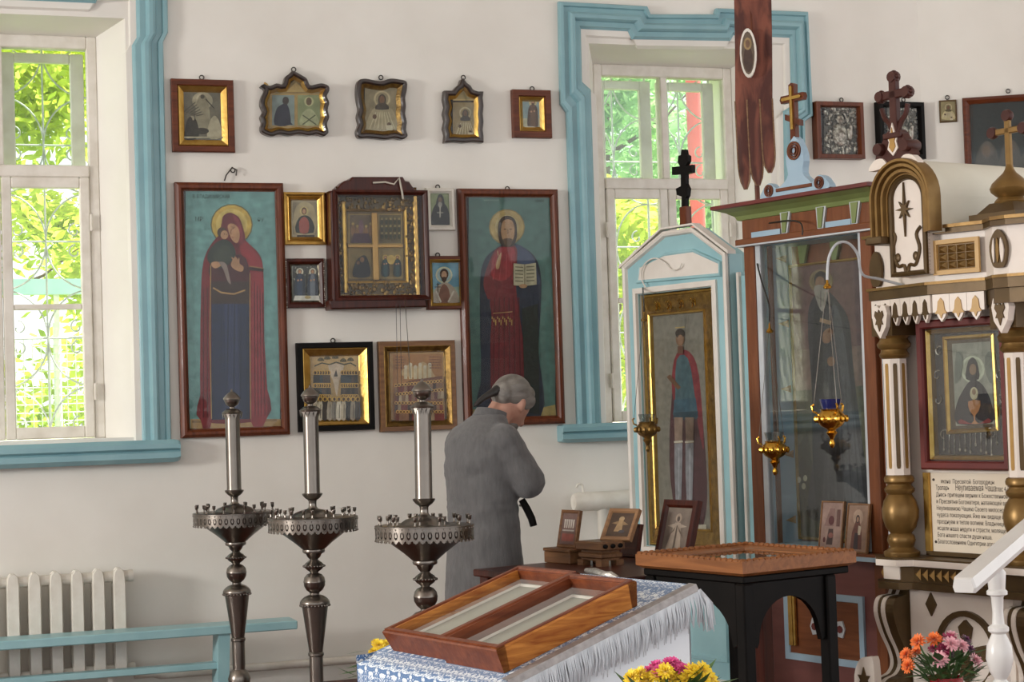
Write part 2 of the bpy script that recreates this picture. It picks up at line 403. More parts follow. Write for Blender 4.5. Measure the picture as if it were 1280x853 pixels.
i2 = [(750, 531), (737, 113), (726, 103), (724.5, 37), (783, 40), (788, 50), (911, 52), (915, 45), (985, 48), (987, 133), (977, 140), (984, 531)]
build_surround('trim_2', [WALL.px(*p) for p in o2], [WALL.px(*p) for p in i2], 'blue eared moulding around the window behind the shrines',
               (WALL.px(704, 540, .1)[0], WALL.px(760, 552, .1)[1], WALL.px(1024, 540, .1)[0], WALL.px(760, 529, .1)[1]))

# ---- windows: fixed frame, upper lights, two casements, winter sash behind, all in the depth of the wall
def make_window(n, g, zt, zm, label):
    x0, z0, x1, z1 = g; cx = (x0 + x1) / 2; y0 = WD - 0.005; j = 0.055; ow = 'oldwhite'
    t = T('window_%d' % n, label, None, WALL, (cx, WD, z0), None, 'structure')
    def bar(nm, a, b, c, d, ya=y0, yb=y0 + .07, parent=None): return MB().bbox(a, ya, b, c, yb, d, .006).build(nm, ow, t, parent=parent)
    def pane(a, b, c, d, y, parent=None): return MB().box(a, y, b, c, y + .004, d).build('pane', 'wglass', t, parent=parent)
    bar('jamb', x0, z0, x0 + j, z1); bar('jamb', x1 - j, z0, x1, z1); bar('head_rail', x0 + j, z1 - .07, x1 - j, z1)
    bar('transom', x0 + j, zt - .03, x1 - j, zt + .035, y0 - .015); bar('mullion', cx - .022, zt + .035, cx + .022, z1 - .07)
    # winter sash behind the upper lights
    for s in (-1, 1):
        a, b = (x0 + j, cx - .022) if s < 0 else (cx + .022, x1 - j)
        ys = y0 + .15
        sash = bar('upper_sash', a, zt + .035, a + .075, z1 - .07, ys, ys + .04)
        bar('stile', b - .075, zt + .035, b, z1 - .07, ys, ys + .04, sash)
        bar('top_rail', a + .075, z1 - .125, b - .075, z1 - .07, ys, ys + .04, sash); bar('bottom_rail', a + .075, zt + .035, b - .075, zt + .06, ys, ys + .04, sash)
        pane(a + .07, zt + .05, b - .07, z1 - .12, ys + .02, sash)
        MB().box(a, y0 + .03, zt + .035, b, y0 + .034, z1 - .07).build('pane', 'wglass', t)
        a, b = (x0 + j, cx) if s < 0 else (cx, x1 - j)
        zc0, zc1 = z0 + .005, zt - .03; st = .055; yc = y0 - .012
        ca = bar('casement', a + .002, zc0, a + st, zc1, yc, yc + .05)
        bar('stile', b - st, zc0, b - .002, zc1, yc, yc + .05, ca); bar('top_rail', a + st, zc1 - .06, b - st, zc1, yc, yc + .05, ca)
        bar('bottom_rail', a + st, zc0, b - st, zc0 + .065, yc, yc + .05, ca); bar('glazing_bar', a + st, zm - .016, b - st, zm + .016, yc + .005, yc + .045, ca)
        pane(a + st, zc0 + .065, b - st, zm - .016, yc + .025, ca); pane(a + st, zm + .016, b - st, zc1 - .06, yc + .025, ca)
        hx = a - .004 if s < 0 else b + .004
        for hz in (zc0 + .25, zc1 - .25):
            MB().lathe([(.009, -.045), (.009, .045)], 8, (hx, yc - .006, hz)).build('hinge', 'oldwhite', t, True, parent=ca)
    return t
ZT1 = WALL.px(60, 215, -WD)[1]; ZM1 = WALL.px(60, 384, -WD)[1]
ZT2 = WALL.px(840, 231, -WD)[1]; ZM2 = WALL.px(780, 376, -WD)[1]
make_window(1, G1, ZT1, ZM1, 'white casement window above the radiator and bench')
make_window(2, G2, ZT2, ZM2, 'white casement window partly behind the pale blue shrine')

# ---- wrought iron grilles outside the glass
def spiral(cx, cz, r, a0, turn, n=14):
    return [(cx + r * (1 - .75 * k / n) * math.cos(a0 + turn * k / n), cz + r * (1 - .75 * k / n) * math.sin(a0 + turn * k / n)) for k in range(n + 1)]
def grille(g, label, rows):
    x0, z0, x1, z1 = g; y = WT - .06
    t = T('window_grille', label, 'grille', WALL, ((x0 + x1) / 2, y, z0))
    def rod(nm, pts, r=.006, y_=y): MB().tube([(p[0], y_, p[1]) for p in pts], r, 6).build(nm, 'iron', t, True)
    cw = (x1 - x0) / 2; rh = (z1 - z0) / rows
    for k in range(3): rod('upright', [(x0 + cw * k + (.01 if k == 0 else -.01 if k == 2 else 0), z0), (x0 + cw * k + (.01 if k == 0 else -.01 if k == 2 else 0), z1)], .008)
    for c in range(2): rod('upright', [(x0 + cw * (c + .5), z0), (x0 + cw * (c + .5), z1)])
    for r_ in range(rows + 1): rod('crossbar', [(x0, z0 + rh * r_), (x1, z0 + rh * r_)], .006 if 0 < r_ < rows else .009)
    for c in range(2):
        for r_ in range(rows):
            bx, bz = x0 + cw * (c + .5), z0 + rh * (r_ + .5)
            for sx in (-1, 1):
                for sz in (-1, 1):
                    hw, hh = cw * .5, rh * .5
                    arc = [(bx + sx * hw * (1 - math.cos(a)) * .96, bz + sz * hh * (1 - math.sin(a)) * .98) for a in [PI / 2 * q / 10 for q in range(11)]]
                    rod('arc', arc, .0055, y - .008)
                    sp = spiral(bx + sx * hw * .62, bz + sz * hh * .78, hh * .16, PI / 2 if sx > 0 else PI / 2, sx * 1.6 * PI)
                    rod('scroll', sp, .005, y - .008)
grille((G1[0] + .01, G1[1] + .02, G1[2] - .01, G1[3] - .02), 'white scrolled iron grille outside the window above the radiator', 4)
grille((G2[0] + .01, G2[1] + .02, G2[2] - .01, G2[3] - .02), 'white scrolled iron grille outside the window behind the shrines', 4)

# ---- garden behind the wall
M['grass'] = mat('garden_ground', '6d8a3c', '8da651', 0.9, scale=2)
gp = [WALL.wor(-30, WT + .02, 0), WALL.wor(30, WT + .02, 0), WALL.wor(30, 45, 0), WALL.wor(-30, 45, 0)]
tag(MB().slab([(p.x, p.y) for p in gp], -.25, -.05).build('garden_ground', 'grass'), 'green garden ground outside the windows', None, None, 'structure')
def leaf_mat(name, c1, c2):
    m = bpy.data.materials.new(name); m.use_nodes = True; nt = m.node_tree; N = nt.nodes; L = nt.links; N.remove(N['Principled BSDF'])
    tc = N.new('ShaderNodeTexCoord'); n = N.new('ShaderNodeTexNoise'); n.inputs['Scale'].default_value = 3; L.new(tc.outputs['Object'], n.inputs[0])
    rp = N.new('ShaderNodeValToRGB'); rp.color_ramp.elements[0].position = .35; rp.color_ramp.elements[1].position = .65
    rp.color_ramp.elements[0].color = lin(c1); rp.color_ramp.elements[1].color = lin(c2); L.new(n.outputs[0], rp.inputs[0])
    d = N.new('ShaderNodeBsdfDiffuse'); tr = N.new('ShaderNodeBsdfTranslucent'); L.new(rp.outputs[0], d.inputs[0]); L.new(rp.outputs[0], tr.inputs[0])
    mx = N.new('ShaderNodeMixShader'); mx.inputs[0].default_value = .5; L.new(d.outputs[0], mx.inputs[1]); L.new(tr.outputs[0], mx.inputs[2]); L.new(mx.outputs[0], N['Material Output'].inputs[0])
    return m
M['leaf1'] = leaf_mat('sunlit_leaves', '9db33a', 'dbe36a'); M['leaf2'] = leaf_mat('green_leaves', '86b07a', 'b9d8a0')
M['bark'] = mat('bark', '6b5a48', '4d4034', .9, scale=10)
def tree(X, Y, h, rad, nl, lm, label, base=0.5):
    fr = Fr((X, Y, -.05), random.uniform(0, 6)); t = T('garden_tree', label, 'tree', fr, (0, 0, 0), 'trees outside the windows')
    mb = MB(); mb.tube([(0, 0, 0), (.05, .02, h * .3), (-.03, .05, h * .6), (0, 0, h * .85)], [.09, .06, .04, .015], 8)
    for k in range(7):
        a = k * 2.4; z = h * (.3 + .08 * k)
        mb.tube([(0, 0, z), (rad * .4 * math.cos(a), rad * .4 * math.sin(a), z + .3), (rad * .7 * math.cos(a), rad * .7 * math.sin(a), z + .7)], [.025, .014, .005], 5)
    mb.build('trunk', 'bark', t, True)
    mb = MB(); rng = random.Random(int(X * 100) + int(Y * 10))
    cl = [(rng.uniform(-1, 1), rng.uniform(-1, 1), rng.uniform(0, 1), rng.uniform(.3, .6)) for _ in range(26)]
    vs = []; fs = []
    for k in range(nl):
        c = cl[k % 26]; q = Vector((rng.gauss(0, 1), rng.gauss(0, 1), rng.gauss(0, 1))) * (.45 * c[3])
        p = Vector((c[0] * rad * .75, c[1] * rad * .75, base + (h - base) * c[2])) + q * rad * .75
        l_ = math.hypot(p.x, p.y)
        if l_ > rad * 1.1: p.x *= rad * 1.1 / l_ * rng.random() ** .3; p.y *= rad * 1.1 / l_ * rng.random() ** .3
        if p.z < .05: p.z = .05 + rng.random()
        a = Vector((rng.uniform(-1, 1), rng.uniform(-1, 1), rng.uniform(-1, .4))).normalized(); b = a.orthogonal().normalized()
        s = rng.uniform(.05, .1); n = len(vs)
        vs += [tuple(p), tuple(p + a * s + b * s * .45), tuple(p + a * s * 2.1), tuple(p + a * s - b * s * .45)]; fs.append((n, n + 1, n + 2, n + 3))
    mb.add(vs, fs); fo = mb.build('foliage', lm, t); fo['kind'] = 'stuff'
tree(-4.95, 16.7, 5.6, 1.75, 12000, 'leaf1', 'tall yellow green tree outside the window above the radiator')
tree(-3.5, 20.4, 6.6, 1.8, 10000, 'leaf1', 'dense sunlit tree behind the wire fence outside', 1.5)
tree(-7.0, 19.9, 5.5, 1.5, 5000, 'leaf2', 'bluish green tree farther behind the wire fence', 1.5)
tree(1.0, 17.6, 5.6, 1.3, 11000, 'leaf2', 'soft green tree outside the window behind the shrines')
tree(2.5, 20.6, 6.2, 1.6, 9000, 'leaf2', 'pale green tree seen beside the red post outside', 1.2)
tree(0.7, 15.1, 3.2, .62, 2600, 'leaf1', 'low yellow green bush tree outside below the shrine window', .2)
# red post outside the second window
pr = at_y(873, 300, 14.6)
mb = MB(); mb.lathe([(.06, -.05), (.06, 4.2), (.045, 4.24), (.001, 4.26)], 12)
M['redpost'] = mat('red_paint', 'd0584c', 'c04a40', .5, scale=4)
mb.flat('garden_post', 'redpost', Fr((pr.x, pr.y, 0), 0), 'red painted post standing outside the window behind the shrines', 'post', smooth=True)
# wire mesh fence
fo_ = at_y(60, 420, 14.2)
ff = Fr((fo_.x, fo_.y, -.05), WALL_RZ)
t = T('wire_fence', 'white wire mesh fence on posts outside the window above the radiator', 'fence', ff)
mb = MB()
zt_ = fo_.z + .05
for k in range(70): mb.tube([(-2.2 + k * .065, 0, .1), (-2.2 + k * .065, 0, zt_)], .004, 4, caps=False)
for k in range(int((zt_ - .1) / .065) + 1): mb.tube([(-2.2, .004, .1 + k * .065), (2.35, .004, .1 + k * .065)], .004, 4, caps=False)
wm = mb.build('wire_mesh', 'iron', t); wm['kind'] = 'stuff'
for k in range(3): MB().lathe([(.03, 0), (.03, zt_ + .1)], 10, (-2.2 + k * 2.27, .03, 0)).build('post', 'iron', t, True)
M['bluerail'] = mat('pale_blue_rail', 'a8c8d8', '94b6c8', .5, scale=4)
MB().box(-2.25, -.02, zt_ + .32, 2.4, .05, zt_ + .44).build('top_rail', 'bluerail', t)
for k in range(3): MB().box(-2.22 + k * 2.27, 0, zt_ + .05, -2.18 + k * 2.27, .03, zt_ + .36).build('rail_bracket', 'iron', t)

# ================================================================ ICONS
class Paint:
    """flat painted patches, traced on the plane of the picture"""
    def __init__(s, fr, d): s.fr = fr; s.d = d; s.mb = MB(); s.k = 0
    def P(s, x, y): return s.fr.px(x, y, s.d)
    def poly(s, col, pts, sm=0, px=True, dz=None):
        if sm: pts = smooth_pts(pts, sm)
        q = [s.P(*p) for p in pts] if px else pts
        s.k += 1; y = -s.d - (.0003 * min(s.k, 40) + .00009 * max(0, s.k - 40) if dz is None else dz); n = len(q)
        s.mb.add([(x, y, z) for x, z in q], [tuple(range(n))], col); return s
    def ell(s, col, cx, cy, rx, ry=None, rot=0.0, n=18):
        ry = rx if ry is None else ry; c, sn = math.cos(rot), math.sin(rot)
        return s.poly(col, [(cx + rx * math.cos(a) * c - ry * math.sin(a) * sn, cy + rx * math.cos(a) * sn + ry * math.sin(a) * c) for a in [2 * PI * i / n for i in range(n)]])
    def rect(s, col, x0, y0, x1, y1): return s.poly(col, [(x0, y0), (x1, y0), (x1, y1), (x0, y1)])
    def line(s, col, pts, w):
        L = []; Rr = []
        for i, p in enumerate(pts):
            a = pts[max(0, i - 1)]; b = pts[min(len(pts) - 1, i + 1)]; dx, dy = b[0] - a[0], b[1] - a[1]; l = math.hypot(dx, dy) or 1
            L.append((p[0] - dy / l * w / 2, p[1] + dx / l * w / 2)); Rr.append((p[0] + dy / l * w / 2, p[1] - dx / l * w / 2))
        return s.poly(col, L + Rr[::-1])
    def saint(s, cx, top, bot, robe, cape, skin='b98a68', hair='4a3626', halo='d8b660', w=None, beard=True, hw=None):
        """a standing robed figure with a nimbus"""
        h = bot - top; hr = hw or h * .075; w = w or h * .17
        if halo: s.ell(halo, cx, top + hr * 1.3, hr * 1.9)
        s.poly(cape, [(cx, top + hr * 2.1), (cx - w * .75, top + hr * 3.2), (cx - w * 1.05, top + h * .5), (cx - w, bot), (cx + w, bot), (cx + w * 1.05, top + h * .5), (cx + w * .75, top + hr * 3.2)], 3)
        s.poly(robe, [(cx, top + hr * 2.4), (cx - w * .45, top + hr * 3.6), (cx - w * .5, bot), (cx + w * .5, bot), (cx + w * .45, top + hr * 3.6)], 2)
        s.ell(hair, cx, top + hr * 1.2, hr * 1.0, hr * 1.2)
        s.ell(skin, cx, top + hr * 1.35, hr * .72, hr * .95)
        if beard: s.ell(hair, cx, top + hr * 2.05, hr * .55, hr * .6)
        s.ell(skin, cx - w * .35, top + h * .42, hr * .5); s.ell(skin, cx + w * .3, top + h * .4, hr * .5)
        return s
    def grid_lines(s, col, x0, y0, x1, n, dy, w=.8, rng=random):
        """rows of short painted letter strokes"""
        for k in range(n):
            x = x0
            while x < x1:
                l = rng.uniform(1.2, 3.0); s.rect(col, x, y0 + k * dy, min(x + l, x1), y0 + k * dy + w); x += l + 1.0
        return s
    def done(s, t, m='paint', name='painting'): return s.mb.build(name, m, t)

def icon(label, rect, d, bands, picd, fill, name='wall_icon', cat='icon', glass=True, hook=None, fr=WALL, group=None, outline=None, back=True):
    """bands: (part name, material, [(inset px, depth)]) from the outside in; fill(paint) adds the picture"""
    x0, z0, x1, z1 = fr.rect(*rect, d)
    ppm = (x1 - x0) / (rect[2] - rect[0])
    t = T(name, label, cat, fr, ((x0 + x1) / 2, 0, z0), group)
    t.rc = (x0, z0, x1, z1); t.ppm = ppm
    ol = None
    if outline: ol = [fr.px(px_, py_, d) for px_, py_ in outline]
    last = 0
    for nm, m, pr in bands:
        mb = MB(); pr = [(a * ppm, b) for a, b in pr]; last = pr[-1][0]
        if ol: mb.mouldp(ol, pr)
        else: mb.mould(x0, z0, x1, z1, pr)
        mb.build(nm, m, t, smooth=True, angle=30)
    if back:
        mb = MB()
        if ol: mb.prism(offset(ol, .004), -.006, 0)
        else: mb.box(x0 + .003, -.006, z0 + .003, x1 - .003, 0, z1 - .003)
        mb.build('backing', 'darkcarve', t)
    p = Paint(fr, picd); fill(p, t); p.done(t)
    if glass:
        mb = MB(); i = last * .92
        if ol: mb.prism(offset(ol, i), -picd - .026, -picd - .0245)
        else: mb.box(x0 + i, -picd - .026, z0 + i, x1 - i, -picd - .0245, z1 - i)
        mb.build('glass', 'glass', t)
    if hook:
        hx, hz = fr.px(hook[0], hook[1], .01); MB().tube([(hx + .012 * math.cos(a), -.012, hz + .012 * math.sin(a)) for a in [2 * PI * i / 12 for i in range(12)]], .0035, 6, closed=True).build('hanging_ring', 'wire', t, True)
    return t
REL = paint_mat('chased_relief', rough=.32, metal=.8, bump=.8, bscale=60, mottling=.5, nscale=45)
PRINT = paint_mat('old_print', rough=.5, bump=.02, mottling=.55, nscale=30)
M['rel'] = REL; M['print'] = PRINT

# -- 1 engraving in red brown frame with gold slip
def f1(p, t):
    p.rect('8d8672', 226, 107, 284, 181); p.rect('6b675a', 229, 112, 279, 177)
    p.ell('a39c84', 253, 126, 13, 11); p.ell('b5ad94', 252, 124, 7); p.poly('8f8872', [(249, 120), (244, 140), (247, 164), (262, 164), (262, 138), (257, 120)], 3)
    p.ell('4a463c', 253, 121, 2.6); p.line('3d3a33', [(257, 124), (268, 136)], 1.2)
    for cx, c in ((240, '33312c'), (268, 'b0a88f')):
        p.poly(c, [(cx - 9, 172), (cx - 6, 152), (cx, 146), (cx + 6, 152), (cx + 8, 172)], 3); p.ell('a39c84', cx, 148, 3)
    p.poly('2e2c28', [(230, 170), (234, 150), (240, 148), (244, 174), (232, 175)], 3); p.ell('3a3730', 252, 164, 9, 4)
    for k in range(6): p.line('4d4a41', [(230 + k * 3, 140 + k), (244 + k * 2, 128 + k * 3)], 1)
    p.rect('a49d86', 230, 171, 279, 173)
ic = icon('old grey engraving of robed figures in a red brown frame with gold slip', (215, 99, 293, 190), .035,
     [('frame', 'brownx', [(0, 0), (0, .03), (1, .035), (7, .035), (8, .03)]), ('gold_slip', 'gold', [(8, .028), (9, .034), (10.5, .03), (15, .016), (16, .012)])], .012, f1, hook=(252, 97))
# -- 2 lobed kiot with two saints
OL2 = smooth_pts([(329, 166), (326, 160), (328, 153), (326, 146), (329, 139), (326, 131), (327, 122), (331, 112), (326, 108), (330, 105), (338, 107), (346, 104), (354, 105), (357, 96), (362, 92), (366, 88), (371, 90), (378, 94), (384, 98), (388, 106), (396, 105), (403, 104), (411, 107), (412, 113), (409, 120), (412, 128), (410, 137), (412, 146), (409, 155), (411, 165), (405, 170), (396, 167), (386, 169), (374, 167), (362, 169), (350, 167), (340, 170)], 3)
def f2(p, t):
    p.rect('8a744c', 334, 112, 406, 164); p.rect('a58a58', 337, 117, 404, 160); p.poly('8a744c', [(352, 116), (370, 98), (388, 116)]); p.poly('b69c66', [(357, 115), (370, 103), (383, 115)])
    p.rect('7f8d8c', 340, 119, 368, 157); p.rect('87906a', 372, 119, 400, 157)
    p.poly('2b3040', [(343, 156), (345, 138), (350, 132), (358, 130), (362, 140), (362, 156)], 3); p.ell('3a3335', 357, 126, 4, 5); p.poly('23283a', [(353, 156), (356, 145), (366, 156)])
    p.ell('b9b78c', 386, 127, 6); p.ell('6a5640', 386, 127, 3.5, 5); p.poly('a7ab86', [(375, 156), (378, 142), (386, 136), (394, 142), (398, 156)], 3); p.line('5b6146', [(378, 144), (395, 156)], 1.5); p.line('5b6146', [(394, 144), (378, 156)], 1.5)
icon('lobed dark wooden icon case with peaked top and two small saints', (326, 88, 412, 170), .05,
     [('case_frame', 'darkcarve', [(0, 0), (0, .042), (1.5, .05), (3.5, .05), (5.5, .042)]), ('gold_slip', 'gold', [(5.5, .04), (6.5, .036), (8, .026), (9, .02)])], .02, f2, outline=OL2, hook=(367, 87))
# -- 3 wavy case, silver-clad saint
OL3 = smooth_pts([(449, 172), (446, 164), (449, 155), (447, 146), (449, 136), (447, 126), (446, 114), (448, 101), (457, 98), (468, 100), (478, 101), (488, 98), (500, 99), (509, 102), (509, 112), (507, 122), (508, 132), (507, 142), (509, 152), (508, 162), (510, 170), (503, 174), (494, 172), (483, 174), (472, 173), (460, 172)], 3)
def relief_saint(x0, y0, x1, y1, bg, robe, dark='3b3128'):
    def f(p, t):
        p.rect(bg, x0, y0, x1, y1); cx = (x0 + x1) / 2; w = x1 - x0; h = y1 - y0
        p.ell('b8aa88', cx, y0 + h * .3, w * .24); p.ell(bg, cx, y0 + h * .3, w * .19)
        p.poly(robe, [(cx - w * .42, y1 - 2), (cx - w * .34, y0 + h * .6), (cx - w * .12, y0 + h * .46), (cx + w * .14, y0 + h * .46), (cx + w * .36, y0 + h * .6), (cx + w * .42, y1 - 2)], 3)
        p.ell(dark, cx, y0 + h * .33, w * .12, h * .13); p.ell('6a4a34', cx, y0 + h * .32, w * .075, h * .09); p.poly(dark, [(cx - w * .12, y0 + h * .4), (cx + w * .12, y0 + h * .4), (cx + w * .2, y0 + h * .52), (cx - w * .2, y0 + h * .52)], 2)
        for k in range(7):
            q = -.36 + .12 * k; p.line('d0c4a4', [(cx + w * q * .5, y0 + h * .58), (cx + w * q, y1 - 4)], .8)
        p.ell('5c4330', cx - w * .22, y0 + h * .68, w * .06, h * .05); p.ell('5c4330', cx + w * .2, y0 + h * .84, w * .06, h * .04)
        p.rect('c9bfa2', cx + w * .12, y0 + h * .86, cx + w * .3, y0 + h * .97)
    return f
t3 = icon('wavy edged dark icon case with a chased silver half-length saint', (446, 98, 510, 174), .05,
     [('case_frame', 'darkcarve', [(0, 0), (0, .042), (1.5, .05), (4, .05), (6, .042)]), ('gold_slip', 'oldgold', [(6, .04), (7, .036), (9.5, .024), (10.5, .018)])], .017, relief_saint(456, 106, 499, 165, '8d8166', 'a89c7e'), outline=OL3, hook=(476, 97))
# -- 4 pointed case
OL4 = [(556, 178), (557, 168), (555, 160), (557, 150), (555, 142), (557, 133), (555, 124), (556, 113), (562, 113), (567, 113), (571, 108), (575, 105), (577, 99), (580, 97.5), (584, 103), (589, 107), (592, 112), (598, 114), (605, 114), (604, 122), (605, 132), (604, 142), (605, 152), (604, 162), (605, 170), (605, 178), (592, 177), (580, 178), (568, 177)]
def f4(p, t):
    relief_saint(566, 128, 597, 172, '8f7c56', '9c8a64')(p, t); p.poly('9a875c', [(566, 126), (566, 116), (580, 104), (597, 116), (597, 126)]); p.rect('b7a06c', 566, 124, 597, 126)
icon('narrow dark icon case with pointed gable and small brass-clad saint', (555, 98, 605, 178), .05,
     [('case_frame', 'darkcarve', [(0, 0), (0, .042), (1.5, .05), (4, .05), (6, .042)]), ('gold_slip', 'gold', [(6, .04), (7, .036), (9, .024), (10, .018)])], .017, f4, outline=OL4, hook=(579, 97))
# -- 5 small brown and gold frame
def f5(p, t):
    p.rect('8aa0a2', 651, 118, 681, 165); p.rect('b9b79a', 651, 148, 681, 165); p.saint(666, 125, 160, '6a4c36', '4f3a2c', halo='c7b98a', w=6, hw=2.6); p.ell('d9d2bd', 662, 160, 8, 2)
icon('small saint standing in a landscape in brown frame with gold slip', (642, 112, 690, 172), .045,
     [('frame', 'brownx', [(0, 0), (0, .038), (1, .045), (7, .045), (8, .036)]), ('gold_slip', 'gold', [(8, .034), (9, .036), (10, .03), (12.5, .02), (13.5, .016)])], .015, f5, hook=(665, 111))

# -- 6 tall icon of a robed woman with a child
def f6(p, t):
    p.rect('6e9d9c', 232, 236, 350, 536); 
    p.rect('a98a5c', 238, 524, 351, 536); p.poly('8b704a', [(240, 526), (346, 524), (346, 527), (240, 529)])
    p.ell('6d6a48', 289.5, 281, 26.5, 26); p.ell('c8a94e', 289.5, 281, 25, 24.5); p.ell('d8bf6c', 289.5, 281, 20, 20)
    # cloak
    p.poly('6e2028', [(288, 266), (278, 272), (277, 290), (268, 300), (257, 318), (252, 345), (251, 400), (252, 480), (251, 526), (334, 522), (331, 470), (330, 400), (329, 340), (324, 318), (308, 302), (300, 290), (299, 274)], 4)
    p.poly('8f2a33', [(300, 296), (322, 318), (329, 342), (330, 420), (334, 522), (312, 524), (312, 380), (312, 340), (302, 320)], 3)
    p.poly('7b242b', [(252, 345), (262, 330), (264, 420), (265, 526), (251, 526)], 3)
    for k in range(4): p.line('a03c42', [(316 + k * 3.4, 352 + k * 5), (316 + k * 4, 520)], 1.1); p.line('571820', [(318 + k * 3.4, 352 + k * 5), (319 + k * 4, 520)], 1.0)
    for k in range(2): p.line('4e161d', [(254 + k * 5, 360), (254 + k * 5, 522)], 1.2)
    # dress
    p.poly('27304e', [(264, 365), (311, 365), (312, 524), (264, 525)]); p.poly('323c5e', [(280, 372), (296, 372), (300, 524), (284, 524)])
    for k in range(6): p.line('1d2540', [(269 + k * 8, 378), (266 + k * 8.6, 523)], 1.4)
    p.poly('4b2126', [(262, 330), (300, 318), (312, 340), (308, 358), (290, 364), (268, 360)], 3); p.poly('3c2c28', [(263, 352), (311, 352), (311, 380), (264, 380)]); p.line('b08c5a', [(266, 360), (276, 366), (292, 368), (306, 363)], 2)
    p.line('b29058', [(263, 332), (262, 420), (264, 524)], 1); p.line('b29058', [(312, 342), (312, 420), (313, 524)], 1); p.line('3a1c1c', [(311, 336), (329, 338)], 4); p.line('a58654', [(311, 333), (329, 336)], .8)
    # head and face
    p.poly('6a2028', [(276, 292), (277, 278), (283, 270), (290, 268), (298, 272), (303, 284), (306, 300), (298, 306), (286, 300)], 4); p.poly('82303a', [(290, 269), (297, 274), (302, 288), (304, 302), (299, 304), (297, 288)], 3)
    p.poly('b98c68', [(284, 284), (287, 280), (293, 281), (298, 287), (299, 297), (296, 304), (291, 302), (287, 295)], 4); p.line('6e4a34', [(288, 284), (293, 284.5)], .8); p.line('7a543c', [(289, 286), (287.5, 292), (289.5, 293)], .8); p.line('8a4a3c', [(289, 297), (292, 297.5)], .9); p.ell('2e2018', 291, 286, 1, .6)
    # child
    p.poly('2f3630', [(259, 326), (262, 312), (272, 302), (282, 300), (290, 306), (294, 318), (286, 330), (272, 336)], 4); p.poly('3d443a', [(266, 322), (276, 308), (286, 308), (288, 322), (276, 332)], 3)
    p.ell('4a3424', 277, 291, 6, 6.5); p.ell('b58a66', 280, 294, 4.8, 5.6); p.ell('2e2018', 280, 293, .7); p.ell('2e2018', 283, 293.5, .6)
    # hands and sleeve lining
    p.poly('b58a68', [(291, 324), (295, 322), (299, 330), (304, 334), (302, 340), (294, 338), (288, 332)], 3); p.line('b58a68', [(292, 326), (289, 322)], 1.4); p.line('b58a68', [(295, 326), (293, 321)], 1.4); p.line('b58a68', [(298, 330), (298, 323)], 1.4)
    p.poly('b58a68', [(263, 330), (270, 327), (276, 332), (268, 336)], 3); p.poly('8f7f78', [(273, 328), (282, 330), (286, 345), (288, 356), (283, 350), (279, 338)], 3)
    M['inkg'] = mat('dark_green_ink', '233634', None, .6)
    for s_, x_, y_, z_, k_ in (('В. ВЛАДИМИРСКАЯ', 240, 248, .028, .75), ('МР', 243.5, 277, .034, .8), ('ѲУ', 321, 278, .034, .8), ('ІС ХС', 255, 288, .016, .8)):
        q_ = p.P(x_, y_); text_mesh(s_, z_, 'inscription', 'inkg', t, x=q_[0], y=-p.d - .009, z=q_[1], sx=k_)
t6 = icon('tall icon of a woman in a dark red cloak holding a child', (223, 228, 359, 546), .05,
     [('frame', 'brown', [(0, 0), (0, .035), (1, .04), (4, .05), (7, .05), (9, .04), (10, .03), (11, .028)])], .022, f6, hook=(291, 213))
hx, hz = WALL.px(290, 226, .03)
MB().tube([(hx - .04, -.02, hz), (hx - .03, -.02, hz + .03), (hx + .005, -.02, hz + .075), (hx + .03, -.02, hz + .06), (hx + .025, -.02, hz + .03)], .004, 6).build('bent_wire', 'wire', t6, True)

# -- 7 small gilt frame
def f7(p, t):
    p.rect('a69a7c', 364, 249, 398, 298); p.rect('8d826a', 366, 253, 396, 293); p.poly('b1a37f', [(368, 292), (368, 264), (374, 255), (381, 252), (388, 255), (394, 264), (394, 292)], 2)
    p.poly('2e332e', [(370, 291), (371, 277), (377, 270), (385, 270), (391, 277), (392, 291)], 2); p.poly('9c5148', [(375, 291), (374, 277), (380, 271), (386, 277), (385, 291)], 2); p.ell('c7b37c', 380, 264, 5.5); p.ell('4c3325', 380, 264, 3.2, 4.6); p.ell('b58b6a', 380, 264.5, 2.1, 3.2); p.rect('2b241d', 371, 294, 393, 296.5)
icon('small half-length saint in a bright gilt frame beside the carved icon case', (355, 240, 408, 306), .035,
     [('frame', 'gold', [(0, 0), (0, .025), (1, .032), (3, .035), (5, .03), (6, .034), (8, .022), (10, .014)])], .012, f7)
# -- 8 beaded dark frame with two blue figures
def f8(p, t):
    p.rect('8b8a80', 364, 329, 402, 379); p.rect('4a4a44', 366, 331, 399, 376)
    for k in range(60): p.ell('a5a294', random.uniform(367, 398), random.uniform(332, 372), .7, n=6)
    p.saint(374, 337, 370, '2a3a52', '1d2838', halo='c9c4ae', w=6, hw=2.4, beard=False); p.saint(390, 337, 370, '6d7580', '252f40', halo='c9c4ae', w=6, hw=2.4, beard=False); p.poly('d8d6cc', [(366, 376), (368, 370), (398, 370), (399, 376)]); p.ell('b7a36a', 384, 372, 4, 2)
t8 = icon('small dark beaded frame with two blue robed figures', (357, 323, 407, 385), .035,
     [('frame', 'mahog', [(0, 0), (0, .025), (1, .032), (4, .035), (7, .024)]), ('silver_slip', 'dsilver', [(7, .022), (8, .018), (9, .012)])], .01, f8)
x0, z0, x1, z1 = t8.rc
mb = MB()
for k in range(22):
    u = (k + .5) / 22
    for xx in (x0 + .004, x1 - .004): mb.ball((xx, -.034, z0 + (z1 - z0) * u), .0055, seg=6, rings=4)
mb.build('bead_edging', 'silver', t8, True)

